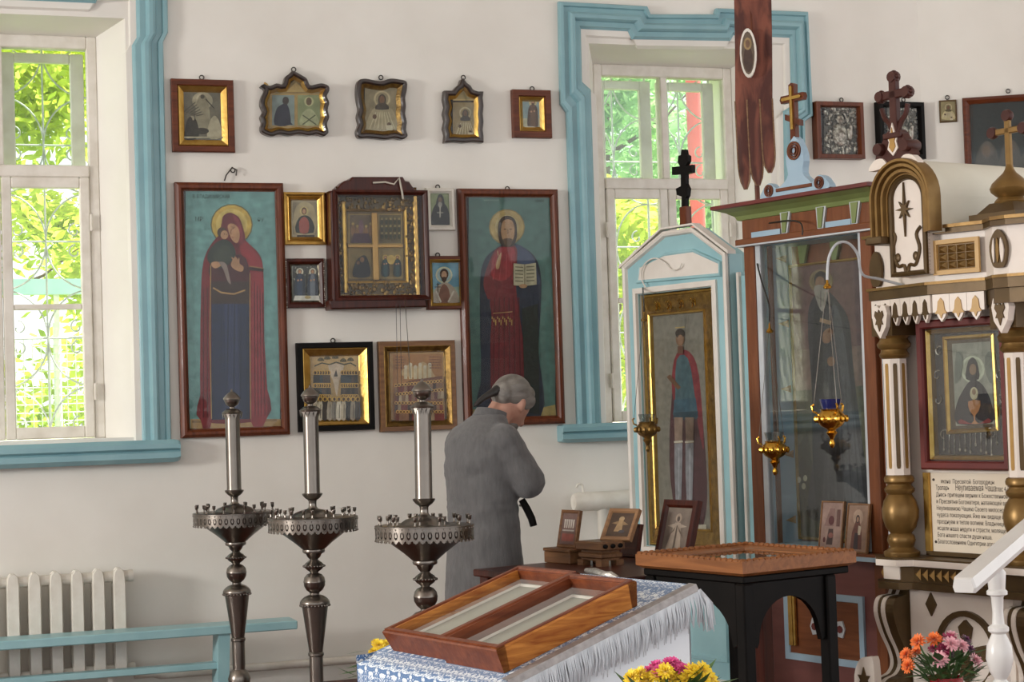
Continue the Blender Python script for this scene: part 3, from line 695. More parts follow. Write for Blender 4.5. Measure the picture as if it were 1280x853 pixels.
# -- 9 large carved case with four small scenes round a gold cross
def f9(p, t):
    p.rect('6f5a34', 424, 244, 529, 368)
    for (a, b, c, d_, bgc, r1, r2) in ((437, 269, 465, 304, '6d5a44', '55343a', '7a5a4a'), (474, 269, 501, 304, '665a3c', '4a4a30', '6d6340'), (437, 311, 465, 347, '8a7648', '1e2026', '3c3c40'), (475, 311, 502, 347, '8c7a50', '233238', '3d5358')):
        p.rect('a08750', a - 1.5, b - 1.5, c + 1.5, d_ + 1.5); p.rect(bgc, a, b, c, d_)
    for k in range(5): p.ell('8e6a4c', 441 + k * 5.5, 288 + (k % 2) * 3, 2.6, 7); p.ell('b49a5c', 441 + k * 5.5, 280 + (k % 2) * 3, 1.7)
    p.poly('4a3040', [(438, 304), (442, 292), (460, 292), (464, 304)]); p.ell('80606a', 451, 284, 3, 9)
    for k in range(5):
        for j in range(3): p.ell('3f3f2c', 477 + k * 5.3, 278 + j * 9, 2, 3.4); p.ell('9a8856', 477 + k * 5.3, 274 + j * 9, 1.4)
    p.poly('191c24', [(441, 346), (443, 330), (449, 322), (456, 320), (461, 332), (461, 346)], 3); p.ell('8d6a4c', 452, 325, 2.6, 3.4); p.ell('7c5c44', 447, 329, 2, 2.4)
    p.saint(481, 320, 345, '2f4c50', '1c2a30', halo='b79a54', w=4.5, hw=2); p.saint(496, 320, 345, '2f4c50', '1c2a30', halo='b79a54', w=4.5, hw=2); p.ell('c0a45c', 488, 325, 5, 6)
CO9 = [(412, 380), (412, 376), (416, 374), (413, 241), (411, 239), (420, 237), (426, 230), (431, 226), (437, 225), (441, 221), (504, 221), (507, 226), (512, 227), (516, 233), (521, 238), (531, 240), (535, 241), (536, 373), (533, 376), (534, 384), (414, 387)]
t9 = icon('large carved mahogany icon case with four small scenes around a gold cross', (411, 221, 536, 387), .13,
     [('inner_slip', 'oldgold', [(12, .105), (13, .1), (15, .09)])], .035, f9, glass=False, back=False)
mb = MB()
prof = [(0, 0), (0, .12), (.012, .13), (.028, .13)]
pts = [WALL.px(*p, .13) for p in CO9]
xa, za, xb, zb = WALL.rect(424, 244, 530, 369, .13)
mb.loops([[(x, 0, z) for x, z in pts], [(x, -.12, z) for x, z in pts], [(x, -.13, z) for x, z in offset(pts, .008)]], True)
def to_rect(q):
    cx_, cz_ = (xa + xb) / 2, (za + zb) / 2
    return (min(max(q[0], xa), xb), min(max(q[1], za), zb))
inn = [to_rect(q) for q in pts]
mb.loops([[(x, -.13, z) for x, z in offset(pts, .008)], [(x, -.13, z) for x, z in inn], [(x, -.03, z) for x, z in inn]], True)
mb.build('case_body', 'mahog', t9)
MB().mould(xa - .03, za - .03, xb + .03, zb + .03, [(0, .128), (.002, .142), (.014, .146), (.02, .138), (.03, .128)]).build('door_moulding', 'mahog', t9, True)
MB().box(xa, -.032, za, xb, -.03, zb).build('backing', 'oldgold', t9)
xm0, zm0, xm1, zm1 = WALL.rect(433, 264, 506, 352, .036)
# chased gilt border built of leaf bosses
mb = MB(); rng = random.Random(3)
for k in range(620):
    x = rng.uniform(xa + .006, xb - .006); z = rng.uniform(za + .006, zb - .006)
    if xm0 - .005 < x < xm1 + .005 and zm0 - .005 < z < zm1 + .005: continue
    mb.ball((x, -.04 - rng.uniform(0, .012), z), rng.uniform(.006, .014), rng.uniform(.006, .012), rng.uniform(.006, .016), 6, 4)
bz = mb.build('chased_border', 'oldgold', t9, True); bz['kind'] = 'stuff'
mb = MB()
for px_ in (429.5, 520):
    x, _ = WALL.px(px_, 300, .05)
    prof = [(.014, za + .02)]
    for k in range(24): prof += [(.02 if k % 2 else .013, za + .03 + (zb - za - .06) * k / 23)]
    mb.lathe(prof + [(.001, zb - .02)], 10, (x, -.055, 0))
mb.build('twisted_column', 'gold', t9, True)
MB().mould(xm0 - .012, zm0 - .012, xm1 + .012, zm1 + .012, [(0, .04), (.002, .056), (.012, .05), (.016, .042)]).build('inner_frame', 'gold', t9)
a0, b0, a1, b1 = WALL.rect(466, 266, 473, 350, .06); mb = MB(); mb.bbox(a0, -.06, b0, a1, -.04, b1, .003)
a0, b0, a1, b1 = WALL.rect(435, 305.5, 504, 309.5, .058); mb.bbox(a0, -.058, b0, a1, -.04, b1, .002); mb.build('cross', 'goldp', t9)
MB().box(xa, -.124, za, xb, -.121, zb).build('glass', 'glass', t9)
hx, hz = WALL.px(492, 229, .14)
M['ribbon'] = mat('pale_ribbon', 'b9b2a4', None, .6)
MB().tube([(hx - .12, -.145, hz), (hx - .05, -.15, hz + .004), (hx, -.15, hz - .008), (hx + .03, -.15, hz + .03), (hx + .045, -.15, hz - .05), (hx + .05, -.148, hz - .09)], .006, 5).build('ribbon', 'ribbon', t9)

# -- 10 small white frame
def f10(p, t):
    p.rect('8f9a72', 537, 241, 563, 282); p.poly('2a282c', [(539, 281), (541, 262), (546, 254), (550, 250), (555, 254), (560, 262), (562, 281)], 3); p.poly('3a383c', [(545, 258), (547, 246), (550, 243), (554, 246), (555, 258)], 3); p.ell('7a6250', 550, 250, 2.4, 3.4); p.ell('9a968c', 550, 256, 2.6, 3.4); p.line('b7b2a2', [(550, 258), (550, 272)], 1.4); p.line('b7b2a2', [(546, 266), (554, 266)], 1)
icon('small monk in black on a white painted frame beside the carved case', (533, 235, 569, 288), .03, [('frame', 'oldwhite', [(0, 0), (0, .024), (1, .03), (3.5, .03), (6, .02), (6.5, .014)])], .01, f10, hook=(547, 234))
# -- 11
def f11(p, t):
    p.rect('6ba3bd', 539, 327, 577, 378); p.poly('9ab8a8', [(539, 362), (577, 358), (577, 378), (539, 378)]); p.ell('d7d9b8', 555, 344, 10.5); p.ell('a9c8cc', 555, 344, 8.5); p.poly('b6a99a', [(541, 378), (544, 362), (552, 354), (560, 354), (569, 362), (573, 378)], 3); p.poly('8a5f50', [(549, 378), (550, 362), (555, 355), (561, 362), (562, 378)], 2); p.ell('4a2f20', 555, 343, 5.5, 7); p.ell('c39a7c', 555, 344, 3.4, 5); p.poly('4a2f20', [(551, 347), (559, 347), (555, 354)], 2); p.line('4a3a2c', [(547, 354), (547, 370)], 1); p.line('4a3a2c', [(543, 359), (551, 359)], 1); p.line('4a3a2c', [(545, 356), (549, 356)], .8); p.line('d9d2c4', [(545, 364), (551, 378)], 2); p.line('d9d2c4', [(567, 364), (560, 378)], 2)
icon('small bright blue half-length icon of a man in brown and gilt frame', (534, 320, 583, 387), .035, [('frame', 'brownx', [(0, 0), (0, .03), (1, .035), (4, .034)]), ('gold_slip', 'gold', [(4, .032), (5, .034), (6, .03), (8, .018)])], .01, f11, hook=(547, 319))

# -- 12 tall icon of a man with an open book
def f12(p, t):
    p.rect('4c6e68', 586, 244, 694, 524); 
    p.rect('8a7a4c', 590, 512, 695, 524); p.poly('a08c56', [(660, 514), (694, 506), (695, 524), (660, 524)])
    p.ell('8a774a', 633.5, 284, 22.5); p.ell('b09a62', 633.5, 284, 21); p.ell('bfae7e', 633.5, 284, 15)
    p.poly('242b3c', [(634, 304), (618, 312), (605, 326), (600, 352), (600, 420), (602, 470), (600, 516), (676, 520), (673, 440), (676, 380), (676, 345), (669, 322), (652, 308)], 4)
    p.poly('3a4560', [(645, 306), (664, 318), (672, 340), (674, 356), (650, 352), (642, 330)], 3)
    p.poly('6b1f26', [(622, 310), (644, 308), (646, 330), (645, 360), (650, 400), (656, 450), (652, 516), (614, 518), (612, 440), (614, 390), (604, 356), (612, 326)], 4)
    p.poly('8e2a30', [(622, 312), (642, 310), (643, 334), (632, 350), (616, 348), (614, 330)], 3)
    for k in range(6): p.line('52171d', [(618 + k * 6, 372), (616 + k * 7, 515)], 1.5)
    for k in range(4): p.line('a8444a', [(621 + k * 6, 318), (616 + k * 8, 350)], 1)
    p.poly('22283a', [(602, 376), (612, 374), (613, 516), (600, 516)]); p.poly('1c2420', [(652, 386), (672, 380), (674, 518), (656, 516)]); p.line('b08a5c', [(616, 392), (640, 390)], 1)
    for k in range(12): p.rect('a98a4e', 614 + k * 2.2, 396 + (k % 3) * 2, 615.4 + k * 2.2, 399 + (k % 3) * 4)
    p.poly('3a2c22', [(623, 300), (622, 282), (626, 273), (633, 270), (641, 273), (645, 282), (645, 298), (640, 308), (628, 308)], 4); p.poly('a88462', [(625.5, 287), (628, 277), (634, 274.5), (640, 277), (642.5, 287), (641.5, 297), (638, 304), (631, 304), (626.5, 297)], 3)
    p.poly('5f4836', [(628.5, 299), (639.5, 299), (638, 306), (634, 309), (630, 306)], 3); p.line('2b1f18', [(629, 287), (632, 287)], .9); p.line('2b1f18', [(636, 287), (639, 287)], .9); p.line('805c42', [(634, 287), (634, 293)], .9)
    p.poly('ab8864', [(620, 326), (624, 318), (626, 316), (625, 326), (623, 336), (619, 336)], 2); p.line('ab8864', [(622, 320), (621, 314)], 1.4)
    p.poly('aaa389', [(641, 329.5), (655, 331), (669, 329), (670, 356), (655, 358), (641, 357)]); p.line('6e6850', [(655, 331), (655, 358)], 1)
    for k in range(5): p.line('5d5844', [(643, 334 + k * 4.4), (653, 334.6 + k * 4.4)], 1.2); p.line('5d5844', [(657, 334 + k * 4.4), (667, 333.4 + k * 4.4)], 1.2)
    p.ell('a88462', 653, 358, 5, 2.6); p.grid_lines('7e9a90', 604, 250, 624, 1, 3, 1.6); p.grid_lines('2f4a44', 668, 250, 679, 1, 3, 3)
icon('tall dark icon of a bearded man holding an open book', (578, 236, 703, 532), .05,
     [('frame', 'brown', [(0, 0), (0, .035), (1, .04), (3, .05), (6, .05), (8, .04), (9, .03), (10, .028)])], .022, f12, hook=(634, 236))

# -- 13 crowd icon in black and gold frame
def f13(p, t):
    p.rect('b4935c', 386, 440, 450, 530); p.rect('c0a06c', 390, 444, 447, 525)
    for k, (cx, cy) in enumerate(((401, 450), (409, 448), (419, 447), (429, 451), (438, 450))): p.poly('5b5236', [(cx - 4, cy + 1.5), (cx - 3, cy - 1.5), (cx, cy - 3), (cx + 3, cy - 1.5), (cx + 4, cy + 1.5)], 2)
    p.line('4c4c3c', [(393, 458), (402, 454), (412, 456), (420, 453), (430, 456), (438, 454), (445, 458)], 1.6); p.poly('c9b6a0', [(410, 457), (430, 457), (424, 476), (421, 496), (416, 476)], 2); p.poly('3c302c', [(417, 471), (420, 462), (422, 471)])
    for r_, (y, n) in enumerate(((466, 6), (482, 7), (496, 7))):
        for sd_ in (-1, 1):
            for k in range(n):
                cx = 419 + sd_ * (7 + (k + .5) * (20 / n)) ; cc = random.choice(['2c2926', '3a302a', '4d4038', '39434a'])
                p.poly(cc, [(cx - 2.6, y + 13), (cx - 2.2, y + 3), (cx + 2.2, y + 3), (cx + 2.6, y + 13)]); p.ell('c9a04c', cx, y, 2.9, n=10); p.ell('4a3020', cx, y + .3, 1.7, 2.2, n=8)
    for k in range(10):
        cx = 393.5 + k * 5.8; cc = ['b9ab94', 'cfc3ac', '3a3430', 'a79b88', '7e7466', 'd4c9b4', 'c0b299', '2f2b2a', '9c907e', '4a4440'][k]
        p.poly(cc, [(cx - 3.4, 524), (cx - 2.6, 504), (cx, 499), (cx + 2.6, 504), (cx + 3.4, 524)], 2); p.ell('8a6a30', cx, 499, 3.6, n=10); p.ell('d0a850', cx, 499, 3.1, n=10); p.ell('4f3424', cx, 499.4, 1.8, 2.3, n=8)
        p.line('4a3f36', [(cx + .6, 506), (cx + .4, 523)], .8)
icon('gold ground icon of a crowd of small saints in black frame', (373, 428, 468, 539), .05,
     [('frame', 'black', [(0, 0), (0, .042), (1, .05), (6, .05), (7, .044)]), ('gold_slip', 'gold', [(7, .042), (8, .044), (10, .036), (16, .02), (17, .016)])], .014, f13, hook=(416, 426))
# -- 14
def f14(p, t):
    p.rect('b88f58', 487, 440, 556, 530); p.rect('ad7a48', 491, 443, 553, 525); p.poly('c9a878', [(503, 470), (505, 460), (512, 456), (520, 460), (528, 452), (536, 458), (542, 468), (542, 474)], 2)
    for k in range(6): p.rect('d3c3a0', 505 + k * 6, 460 - (k % 2) * 3, 509 + k * 6, 474); p.ell('d8cbb0', 507 + k * 6, 459 - (k % 2) * 3, 2.2, 2.4)
    p.grid_lines('7a4a38', 494, 446, 505, 5, 3.4, 1.2); p.grid_lines('7a4a38', 536, 446, 550, 5, 3.4, 1.2); p.poly('7d4f3a', [(492, 486), (512, 476), (526, 474), (552, 470), (552, 525), (492, 525)])
    for r_ in range(4):
        for k in range(15):
            cx = 494 + k * 4 + (r_ % 2) * 1.5; y = 482 + r_ * 11 - (k * .4 if r_ < 2 else 0); cc = random.choice(['6a3a34', '8d6a52', 'b9a284', '4a3430', '7c3a34', '9a8468'])
            p.poly(cc, [(cx - 2.2, y + 11), (cx - 1.6, y + 2), (cx + 1.6, y + 2), (cx + 2.2, y + 11)]); p.ell('d0a55c', cx, y, 2.2, n=8); p.ell('5a3422', cx, y + .2, 1.3, n=8)
    p.poly('d3b98c', [(519, 525), (520, 480), (526, 480), (530, 525)])
icon('orange brown icon of a procession in wide wooden frame', (475, 426, 571, 539), .045,
     [('frame', 'wood_mid', [(0, 0), (0, .035), (1, .045), (6, .042)]), ('inner_slip', 'oldgold', [(6, .042), (7, .044), (11, .026), (12, .02), (13, .022), (14, .016)])], .014, f14) if False else None
M['wood_mid'] = wood('mid_brown_wood', '6b4a32', '85603f', .4, 0)
icon('orange brown icon of a procession in wide wooden frame', (475, 426, 571, 539), .045,
     [('frame', 'wood_mid', [(0, 0), (0, .035), (1, .045), (6, .042)]), ('inner_slip', 'oldgold', [(6, .042), (7, .044), (11, .026), (12, .02), (13, .022), (14, .016)])], .014, f14)

# -- 15, 16 silver-clad icons right of the second window
def relief_case(label, rect, m, fw_, d, seed, tone):
    rng = random.Random(seed); x0, y0, x1, y1 = rect
    def f(p, t):
        p.rect(tone, x0 + fw_, y0 + fw_ * .6, x1 - 2, y1 - 2)
    t = icon(label, rect, d, [('frame', m, [(0, 0), (0, d - .005), (.6, d), (4.5, d), (5, d - .01), (6, .02)])], .02, f, hook=((x0 + x1) / 2, y0 - 2))
    a, b, c, e = WALL.rect(x0 + 10, y0 + 6, x1 - 6, y1 - 6, .03)
    mb = MB(); w, h = c - a, e - b
    cx, cz = (a + c) / 2, (b + e) / 2
    for k in range(170): mb.ball((rng.uniform(a, c), -.022, rng.uniform(b, e)), rng.uniform(.006, .016), .008, rng.uniform(.006, .02), 6, 4)
    mb.build('chased_ground', 'silver', t, True)['kind'] = 'stuff'
    mb = MB(); mb.ball((cx - .02, -.03, cz + h * .22), w * .13, .02, h * .11, 12, 8); mb.ball((cx - .02, -.028, cz - h * .1), w * .24, .02, h * .26, 12, 8); mb.ball((cx + w * .2, -.03, cz - h * .02), w * .09, .02, h * .22, 10, 8)
    mb.tube([(cx - .02 + w * .2 * math.cos(q), -.03, cz + h * .22 + h * .17 * math.sin(q)) for q in [2 * PI * i / 20 for i in range(20)]], .006, 6, closed=True)
    mb.tube([(cx - w * .3, -.036, cz + h * .05), (cx + w * .2, -.036, cz - h * .35)], .005, 6); mb.build('chased_figure', 'silver', t, True)
    return t
relief_case('silver-clad icon in a deep brown wooden case on the wall', (1022, 127, 1081, 198), 'brown', 8, .07, 4, '4d463c')
relief_case('silver-clad icon in a deep black case behind the maroon cross', (1101, 127, 1157, 198), 'black', 8, .07, 9, '6d675c')
# -- 17, 18 on the short wall
def f17(p, t): relief_saint(1176, 127, 1195, 151, '8d835c', 'c3b78a', '5a5034')(p, t)
icon('tiny brass plaque icon of a saint beside the large dark painting', (1174, 125, 1196, 153), .012, [('frame', 'bronzed', [(0, 0), (0, .01), (.6, .012), (2, .01)])], .009, f17, glass=False, hook=(1184, 122), fr=RWALL)
def f18(p, t):
    p.rect('232a2c', 1216, 126, 1380, 330); 
    for cx, cy, s in ((1234, 190, 1.0), (1263, 186, .9), (1290, 196, 1.1)):
        p.poly('4a4743', [(cx - 16 * s, cy + 40), (cx - 12 * s, cy), (cx, cy - 14 * s), (cx + 12 * s, cy), (cx + 16 * s, cy + 40)], 3); p.ell('5c5650', cx, cy - 2, 8 * s, 10 * s); p.ell('6d5d50', cx - 1, cy - 1, 5 * s, 7 * s)
icon('large dark painting with veiled figures in red brown frame', (1207, 116, 1390, 340), .05, [('frame', 'brownx', [(0, 0), (0, .04), (1, .05), (4, .05), (7, .04), (9, .03)])], .022, f18, hook=(1260, 114), fr=RWALL)

# ================================================================ RADIATORS, PIPE, BENCH
M['radw'] = mat('radiator_white_paint', 'e8e4da', 'd5cfc2', .45, scale=10, bump=.1, bscale=25)
def radiator(label, x_right, n, pitch, zb, zt, d, first=0):
    """cast iron sections side by side along the wall"""
    t = T('radiator', label, 'radiator', WALL, (x_right - n * pitch / 2, -d - .02, 0))
    def section():
        mb = MB(); w = pitch * .5; y0, y1 = -d - .07, -d + .04
        # two flat columns joined by rounded heads
        for (ya, yb) in ((y0, y0 + .045), (y1 - .045, y1)):
            prof = [(-w * .5, ya), (w * .5, ya), (w * .62, (ya + yb) / 2), (w * .5, yb), (-w * .5, yb), (-w * .62, (ya + yb) / 2)]
            mb.loops([[(x * k, y, z) for x, y in prof] for z, k in ((zb + .03, .7), (zb + .07, 1), (zt - .07, 1), (zt - .02, .85), (zt, .3))], True, True)
        for zc in (zb + .045, zt - .045):
            mb.tube([(-pitch * .5, (y0 + y1) / 2, zc), (pitch * .5, (y0 + y1) / 2, zc)], .03, 10)
            mb.box(-w * .5, y0 + .01, zc - .03, w * .5, y1 - .01, zc + .03)
        return mb
    s0 = None
    for k in range(n):
        xc = x_right - (k + .5) * pitch
        if s0 is None:
            mb = section(); s0 = mb.build('section', 'radw', None, True); o = s0
        else:
            o = s0.copy(); COL.objects.link(o)
        o.parent = t.o; o.location = (xc - t.off.x, -t.off.y, 0)
    MB().tube([(x_right - .005, -d - .015, zt - .045), (x_right + .022, -d - .015, zt - .045)], .033, 10).build('end_plug', 'radw', t, True)
    MB().tube([(x_right - .005, -d - .015, zb + .045), (x_right + .022, -d - .015, zb + .045)], .033, 10).build('end_plug', 'radw', t, True)
    for k in (1, n - 2):
        MB().box(x_right - k * pitch - .012, -d - .03, 0.0, x_right - k * pitch + .012, -d, zb + .05).build('support_leg', 'radw', t)
    return t
rx, rzt = WALL.px(160, 709, .12); _, rzb = WALL.px(120, 845, .12); pit = abs(WALL.px(160, 720, .12)[0] - WALL.px(28, 720, .12)[0]) / 5
radiator('white cast iron radiator under the window behind the blue bench', rx, 8, pit, max(.06, rzb - .02), rzt, .12)
# heating pipe along the foot of the wall
xa, za = WALL.px(150, 845, .06); xb, zb = WALL.px(460, 836, .06)
mb = MB(); mb.tube([(rx + .022, -.1, .13), (rx + .12, -.09, .13), (rx + .16, -.07, .115), (xb + 2.2, -.07, .115)], .022, 10)
mb.flat('heating_pipe', 'radw', WALL, 'white heating pipe running along the foot of the wall', 'pipe', smooth=True)
# second radiator: a smooth pipe register under the window behind the shrines
t = T('pipe_radiator', 'white pipe register radiator under the window behind the table', 'radiator', WALL, (WALL.px(750, 620, .12)[0], -.12, 0))
x0, z0 = WALL.px(716, 626, .12); x1 = WALL.px(930, 626, .12)[0]
r_ = .055
for k, z in enumerate((z0 - .01, z0 - .42)):
    MB().lathe([(.001, 0), (r_ * .8, .003), (r_, .02), (r_, x1 - x0 - .02), (r_ * .8, x1 - x0 - .003), (.001, x1 - x0)], 16).build('register_pipe', 'radw', None, True)
    o = [q for q in COL.objects if q.name.startswith('register_pipe')][-1]; o.parent = t.o; o.rotation_euler = (0, PI / 2, 0); o.location = (x0 - t.off.x, 0, z)
xv = WALL.px(753, 640, .12)[0]
MB().tube([(xv, -.12, z0 - .03), (xv, -.12, z0 - .4)], .03, 10).build('link_pipe', 'radw', t, True)
MB().tube([(xv + .7, -.12, z0 - .03), (xv + .7, -.12, z0 - .4)], .03, 10).build('link_pipe', 'radw', t, True)
for q in (.12, .75): MB().box(x0 + q, -.14, 0, x0 + q + .03, -.1, z0 - .38).build('support_leg', 'radw', t)
xv, zv = WALL.px(729, 612, .12)
MB().tube([(xv, -.12, z0 + .03), (xv, -.12, zv)] + [(xv - .02 + .02 * math.cos(a), -.12, zv + .012 + .02 * math.sin(a)) for a in [PI * i / 6 for i in range(7)]], .007, 6).build('air_valve', 'radw', t, True)

# ---- blue bench
BD = .42
M['bench'] = mat('bench_blue_paint', '9ac0c4', '8ab3b9', .4, scale=6, bump=.1, bscale=25)
t = T('bench', 'pale blue painted bench in front of the radiator', 'bench', WALL, (WALL.px(150, 790, BD)[0], -BD, 0))
xr, zs = WALL.px(372, 776, BD); _, zs1 = WALL.px(372, 787, BD); xl = WALL.px(-120, 800, BD)[0]
MB().bbox(xl, -BD, zs1, xr, -BD + .2, zs, .005).build('seat', 'bench', t)
x0, zr0 = WALL.px(278, 826, BD - .06)
for xx in (WALL.px(278, 800, BD)[0], xl + .25):
    MB().prism([(xx - .03, 0), (xx + .03, 0), (xx + .045, zs1), (xx - .015, zs1)], -BD + .02, -BD + .19).build('leg', 'bench', t)
z1 = WALL.px(278, 831, BD - .05)[1]
MB().bbox(xl + .25, -BD + .05, z1 - .022, xx if False else WALL.px(282, 800, BD)[0], -BD + .12, z1 + .012, .004).build('stretcher', 'bench', t)

# ================================================================ CANDLE STANDS
def candle_stand(label, px_, Z, tilt=(0, 0), s=1.0, yaw=0.0):
    g = ray(px_, 640); X = g.x / g.y * Z
    fr = Fr((X, Z, 0), yaw); t = T('candle_stand', label, 'candle stand', fr, group='church candle stands')
    st = 'steel'
    MB().lathe([(.001, 0), (.17, 0), (.175, .015), (.16, .03), (.1, .05), (.06, .09), (.045, .14), (.05, .17), (.055, .2), (.045, .23), (.03, .245), (.03, .25)], 32).build('foot', st, t, True)
    MB().lathe([(.03, .25), (.031, .27), (.031, .38), (.036, .385), (.036, .395), (.031, .4)], 24).build('lower_column', st, t, True)
    MB().lathe([(.031, .4), (.06, .61), (.066, .612), (.069, .622), (.066, .632), (.058, .642), (.045, .652), (.03, .658), (.022, .66)], 28).build('tapered_column', st, t, True)
    mb = MB()
    for k in range(26): a = 2 * PI * k / 26; mb.ball((.066 * math.cos(a), .066 * math.sin(a), .612), .006, seg=6, rings=4)
    for k in range(22): a = 2 * PI * k / 22; mb.ball((.048 * math.cos(a), .048 * math.sin(a), .79), .005, seg=6, rings=4)
    mb.build('bead_ring', st, t, True)
    MB().lathe([(.022, .66), (.022, .668), (.038, .682), (.048, .7), (.0495, .715), (.0505, .718), (.0495, .721), (.046, .738), (.034, .752), (.02, .758), (.018, .76)], 24).build('lower_knop', st, t, True)
    MB().lathe([(.018, .76), (.022, .765), (.036, .775), (.046, .787), (.047, .793), (.037, .805), (.022, .815), (.019, .82)], 24).build('upper_knop', st, t, True)
    MB().lathe([(.019, .82), (.03, .832), (.036, .845), (.05, .852), (.052, .86), (.05, .866), (.09, .9), (.15, .945), (.185, .96), (.2, 1.005)], 32).build('tray_cone', st, t, True)
    tray = MB().lathe([(.2, 1.005), (.206, 1.008), (.206, 1.012), (.2, 1.014), (.11, 1.014), (.1, 1.02), (.08, 1.034), (.05, 1.045), (.026, 1.05), (.018, 1.06), (.018, 1.085), (.021, 1.09)], 40).build('tray', st, t, True)
    # pierced lace band: every cell is a plate with a round hole and a pointed tongue
    mb = MB(); n = 44; z1, z0 = 1.008, .952; r = .2035
    def cyl(u, z): return (r * math.cos(u), r * math.sin(u), z)
    for k in range(n):
        a0 = 2 * PI * k / n; da = 2 * PI / n; hz = (z1 + z0) / 2 - .002
        outer = [(0, z1), (.5, z1), (1, z1), (1, hz), (1, z0 + .006), (.5, z0 - .008), (0, z0 + .006), (0, hz)]
        ang = [3 * PI / 4, PI / 2, PI / 4, 0, -PI / 4, -PI / 2, -3 * PI / 4, PI]
        inner = [(.5 + .32 * math.cos(q), hz + .017 * math.sin(q)) for q in ang]
        in2 = [(.5 + .17 * math.cos(q), hz + .009 * math.sin(q)) for q in ang]
        mb.loops([[cyl(a0 + da * u, z) for u, z in outer], [cyl(a0 + da * u, z) for u, z in inner]], True)
        mb.add([cyl(a0 + da * u, z) for u, z in in2], [tuple(range(8))])
        for u in (.25, .75): mb.ball(cyl(a0 + da * u, z0 - .002), .003, seg=5, rings=3)
        mb.ball(cyl(a0 + da * .5, z1 - .006), .0035, seg=5, rings=3)
        mb.loops([[cyl(a0 + da * .44, hz + .02), cyl(a0 + da * .56, hz + .02)], [cyl(a0 + da * .44, hz), cyl(a0 + da * .56, hz)]], False)
    mb.build('lace_band', st, t, False, parent=tray)
    # candle cups
    cup = None
    for ring, cnt, ph in ((.19, 12, .1), (.15, 9, .35)):
        for k in range(cnt):
            a = 2 * PI * k / cnt + ph
            if cup is None:
                cup = MB().lathe([(.009, 1.012), (.005, 1.016), (.0035, 1.022), (.0035, 1.032), (.0075, 1.036), (.0085, 1.052), (.0065, 1.052), (.0055, 1.038), (.001, 1.038)], 8).build('candle_cup', st, None, True); c = cup
            else: c = cup.copy(); COL.objects.link(c)
            c.parent = tray; c.location = (ring * math.cos(a), ring * math.sin(a), 0)
    # oil candle tube
    tb = MB().lathe([(.021, 1.09), (.035, 1.1), (.045, 1.112), (.047, 1.12), (.036, 1.122), (.0355, 1.13), (.0355, 1.49), (.04, 1.492)], 24).build('candle_tube', st, t, True)
    mb = MB(); mb.lathe([(.036, 1.487), (.05, 1.494), (.052, 1.5), (.046, 1.505), (.034, 1.515), (.02, 1.52)], 24)
    for k in range(16):
        a = 2 * PI * k / 16; b = a + PI / 16; c = a + 2 * PI / 16
        mb.add([(.05 * math.cos(a), .05 * math.sin(a), 1.496), (.05 * math.cos(c), .05 * math.sin(c), 1.496), (.048 * math.cos(b), .048 * math.sin(b), 1.468)], [(0, 1, 2)])
    mb.build('crown_collar', st, t, True)
    MB().lathe([(.014, 1.518), (.012, 1.528), (.03, 1.54), (.037, 1.555), (.038, 1.563), (.043, 1.566), (.042, 1.572), (.03, 1.588), (.015, 1.6), (.006, 1.604), (.004, 1.614), (.001, 1.618)], 20).build('finial', st, t, True)
    t.o.rotation_euler = (tilt[0], tilt[1], yaw)
    return t
candle_stand('nickel candle stand standing between the bench and its two fellows', 293.5, 9.05, (0, 0), yaw=.3)
candle_stand('nickel candle stand that is the middle one of three', 389.5, 8.42, (0, R(.3)), yaw=.0)
candle_stand('nickel candle stand beside the man in the grey cassock', 526, 7.6, (0, R(1.0)), yaw=.8)
# thin cords that hang from the carved case
for xa, ya, xb, yb, lab in ((495, 380, 497.5, 500, 'thin cord hanging straight below the carved icon case'), (500, 381, 502, 490, 'thin cord hanging beside another below the carved icon case'), (506, 372, 513, 473, 'thin cord slanting from the carved case to the candle stand')):
    q0 = WALL.px(xa, ya, .14); p0 = WALL.wor(q0[0], -.14, q0[1]); q1 = WALL.px(xb, yb, .2); p1 = WALL.wor(q1[0], -.2, q1[1])
    if xb > 510: p1 = at_y(xb, yb, 7.6)
    fr_ = Fr((p0.x, p0.y, 0), 0)
    mb = MB(); mb.tube([fr_.loc(p0), fr_.loc(p1)], .0016, 5); mb.flat('thin_cord', 'wire', fr_, lab, 'cord', 'cords below the carved case')

# ================================================================ PRIEST
def remesh(prims, voxel, smooth_it, name, m, fn=None):
    """one continuous surface grown from overlapping rounded volumes"""
    mb = MB()
    for p in prims:
        if p[0] == 'b': mb.ball(p[1], p[2][0], p[2][1], p[2][2], 20, 14)
        elif p[0] == 'c':
            a, b = Vector(p[1]), Vector(p[2]); n = 6
            mb.tube([a.lerp(b, i / n) for i in range(n + 1)], [p[3] + (p[4] - p[3]) * i / n for i in range(n + 1)], 14)
            mb.ball(a, p[3], seg=14, rings=10); mb.ball(b, p[4], seg=14, rings=10)
        elif p[0] == 'l': mb.loops(p[1], True, True)
    ob = mb.build(name, m)
    md = ob.modifiers.new('r', 'REMESH'); md.mode = 'VOXEL'; md.voxel_size = voxel
    sm = ob.modifiers.new('s', 'SMOOTH'); sm.factor = .5; sm.iterations = smooth_it
    dg = bpy.context.evaluated_depsgraph_get(); me = bpy.data.meshes.new_from_object(ob.evaluated_get(dg))
    if fn:
        for v in me.vertices: v.co = fn(v.co.copy())
    me.polygons.foreach_set('use_smooth', [True] * len(me.polygons))
    ob.modifiers.clear(); old = ob.data; ob.data = me; me.name = name; bpy.data.meshes.remove(old)
    me.materials.clear(); me.materials.append(M[m])
    return ob
M['skin'] = mat('skin', 'b58a76', 'a87866', .5, scale=15, bump=.08, bscale=90)
